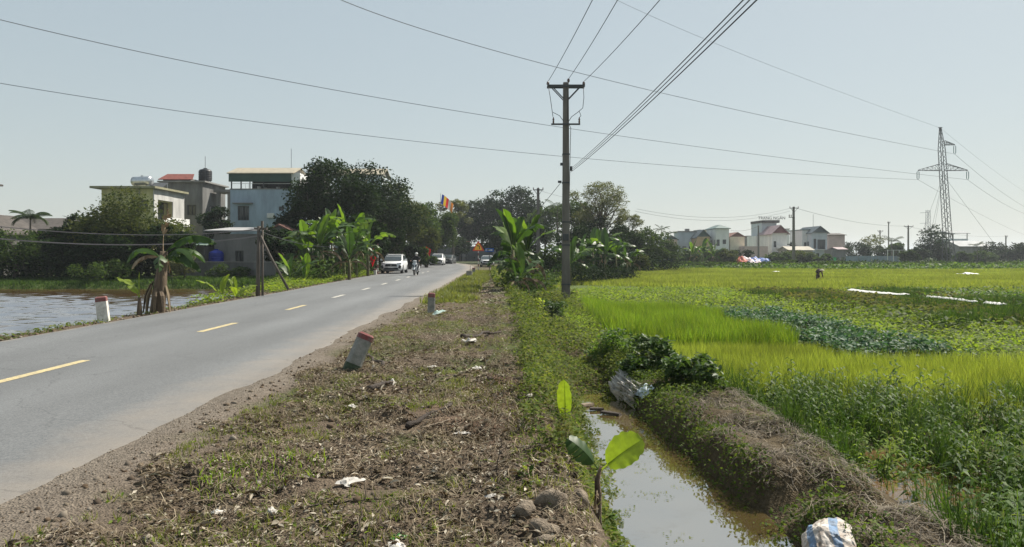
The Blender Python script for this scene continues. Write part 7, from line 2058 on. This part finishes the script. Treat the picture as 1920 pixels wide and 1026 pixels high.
# stones on the ditch edge
M_STONE = mat('field_stone', (.19, .155, .115), var=.5, scale=14, col2=(.085, .065, .045), bump=.6)
for k, (px_, py_, w, hgt, lab) in enumerate(((1035, 950, .17, .15, 'large rounded stone at the ditch edge'), (985, 962, .12, .09, 'round stone left of the large stone'), (1012, 978, .12, .10, 'angular stone below the large stone'), (1020, 1000, .14, .08, 'flat stone at the bottom of the stone group'), (1085, 935, .14, .13, 'pale stone behind the young banana stem'), (995, 893, .07, .04, 'small flat stone above the stone group'), (1025, 1020, .12, .07, 'stone at the bottom edge left of the banana stem'))):
    q = gnd(px_, py_)
    bm = bmesh.new(); bmesh.ops.create_icosphere(bm, subdivisions=3, radius=1)
    for v_ in bm.verts:
        c = v_.co.copy(); f = 1 + .35 * (float(fbm(c.x * 2 + k * 3, c.y * 2 + c.z * 1.7, 1.2, 500 + k)) - .5) * 2
        v_.co = Vector((c.x * f * w * .62, c.y * f * w * .5, c.z * f * hgt * .62))
    me = bpy.data.meshes.new('stone'); bm.to_mesh(me); bm.free()
    o = link('stone', me, M_STONE, smooth=True); o.location = (q[0], q[1], q[2] + hgt * .08); o.rotation_euler = (0, 0, k * 1.1)
    tag(o, lab, 'stone', 'stones at the ditch edge')

# sticks, husks, dark roots
M_STICK = mat('dry_stick', (.20, .155, .11), var=.4, scale=12, bump=.2)
M_ROT = mat('rotten_wood', (.055, .042, .033), var=.5, scale=14, bump=.5)
sticks = [(760, 800, 845, 770, .028, M_ROT, 'dark rotten branch lying across the verge'), (790, 808, 845, 790, .016, M_STICK, 'pale stick beside the rotten branch'), (855, 818, 882, 800, .022, M_STICK, 'thick pale stick on the bare soil'), (400, 935, 330, 952, .006, M_STICK, 'thin bent twig on the gravel edge'),
          (560, 965, 720, 945, .007, M_ROT, 'long thin dark twig in the foreground grass'), (670, 1010, 668, 950, .005, M_STICK, 'thin pale stalk bent upright in the foreground'), (520, 990, 560, 960, .008, M_STICK, 'pale stick right of the torn wrapper'), (870, 640, 935, 628, .045, M_ROT, 'dark log on the far verge'),
          (720, 690, 690, 670, .03, M_ROT, 'dark lump of roots near the tilted post'), (690, 735, 735, 725, .04, M_ROT, 'dark clod of roots beside the white bag'), (930, 905, 915, 960, .005, M_ROT, 'thin dark twig standing near the stones'), (940, 985, 1060, 1012, .005, M_STICK, 'long pale stalk at the bottom near the stones'),
          (930, 850, 1010, 835, .006, M_STICK, 'pale stalk on the bank edge'), (820, 720, 900, 700, .009, M_STICK, 'pale stalk across the verge middle'), (1000, 880, 960, 930, .006, M_STICK, 'bent stalk above the stones'), (640, 870, 700, 850, .007, M_STICK, 'thin stick on the leaf litter'), (775, 860, 830, 885, .006, M_ROT, 'dark twig on the leaf litter')]
for k, (xa, ya, xb, yb, r_, m_, lab) in enumerate(sticks):
    a = Vector(gnd(xa, ya)); b_ = Vector(gnd(xb, yb)); rs = random.Random(k)
    up = .3 if 'upright' in lab or 'standing' in lab else 0
    if up: b_ = a + Vector((rs.uniform(-.05, .1), .05, .26))
    L = (b_ - a).length
    ts = [i_ / 9 for i_ in range(10)]
    pts = [a.lerp(b_, t) + Vector((rs.uniform(-.035, .035) * L, rs.uniform(-.035, .035) * L, r_ * .7 + .008 + rs.uniform(0, .03) * L)) for t in ts]
    o = MB().tube(pts, [r_ * (1.05 - .55 * t) * rs.uniform(.7, 1.2) for t in ts], 7).build('stick', m_, smooth=True)
    tag(o, lab, 'stick', 'sticks on the verge')
# floating bits at the head of the ditch water
for k, (px_, py_, w, lab) in enumerate(((1145, 778, .16, 'dark floating board in the ditch'), (1118, 770, .12, 'dark debris at the head of the ditch water'), (1100, 762, .14, 'pale debris beside the ditch head'))):
    Y = F * (EYE - WATER_Z) / (py_ - HZ); q = ((px_ - 960) / F * Y, Y, WATER_Z + .012)
    o = MB().loft([[(-w, -.05, 0), (w * .9, -.06, 0), (w, .05, 0), (-w * .8, .06, 0)], [(-w * .95, -.04, .03), (w * .85, -.05, .035), (w * .9, .04, .03), (-w * .75, .05, .035)]]).build('debris', M_ROT if k < 2 else M_STICK)
    o.location = q; o.rotation_euler = (0, R(3), k * .6 - .4); tag(o, lab, 'debris', 'debris in the ditch')
# ---------------------------------------------------------------- haze in the air
m, nt, N, Lk = _nodes('haze_air')
out = N('ShaderNodeOutputMaterial'); pv = N('ShaderNodeVolumePrincipled')
pv.inputs['Color'].default_value = (.86, .93, 1.0, 1); pv.inputs['Density'].default_value = .00032; pv.inputs['Anisotropy'].default_value = .2
Lk(pv.outputs[0], out.inputs['Volume'])
hz = MB().span(-4500, 4500, -100, 6500, -3.0, 42.0).build('haze', m)
tag(hz, 'thin pale haze hanging over the fields and the road', 'haze', None, 'stuff')
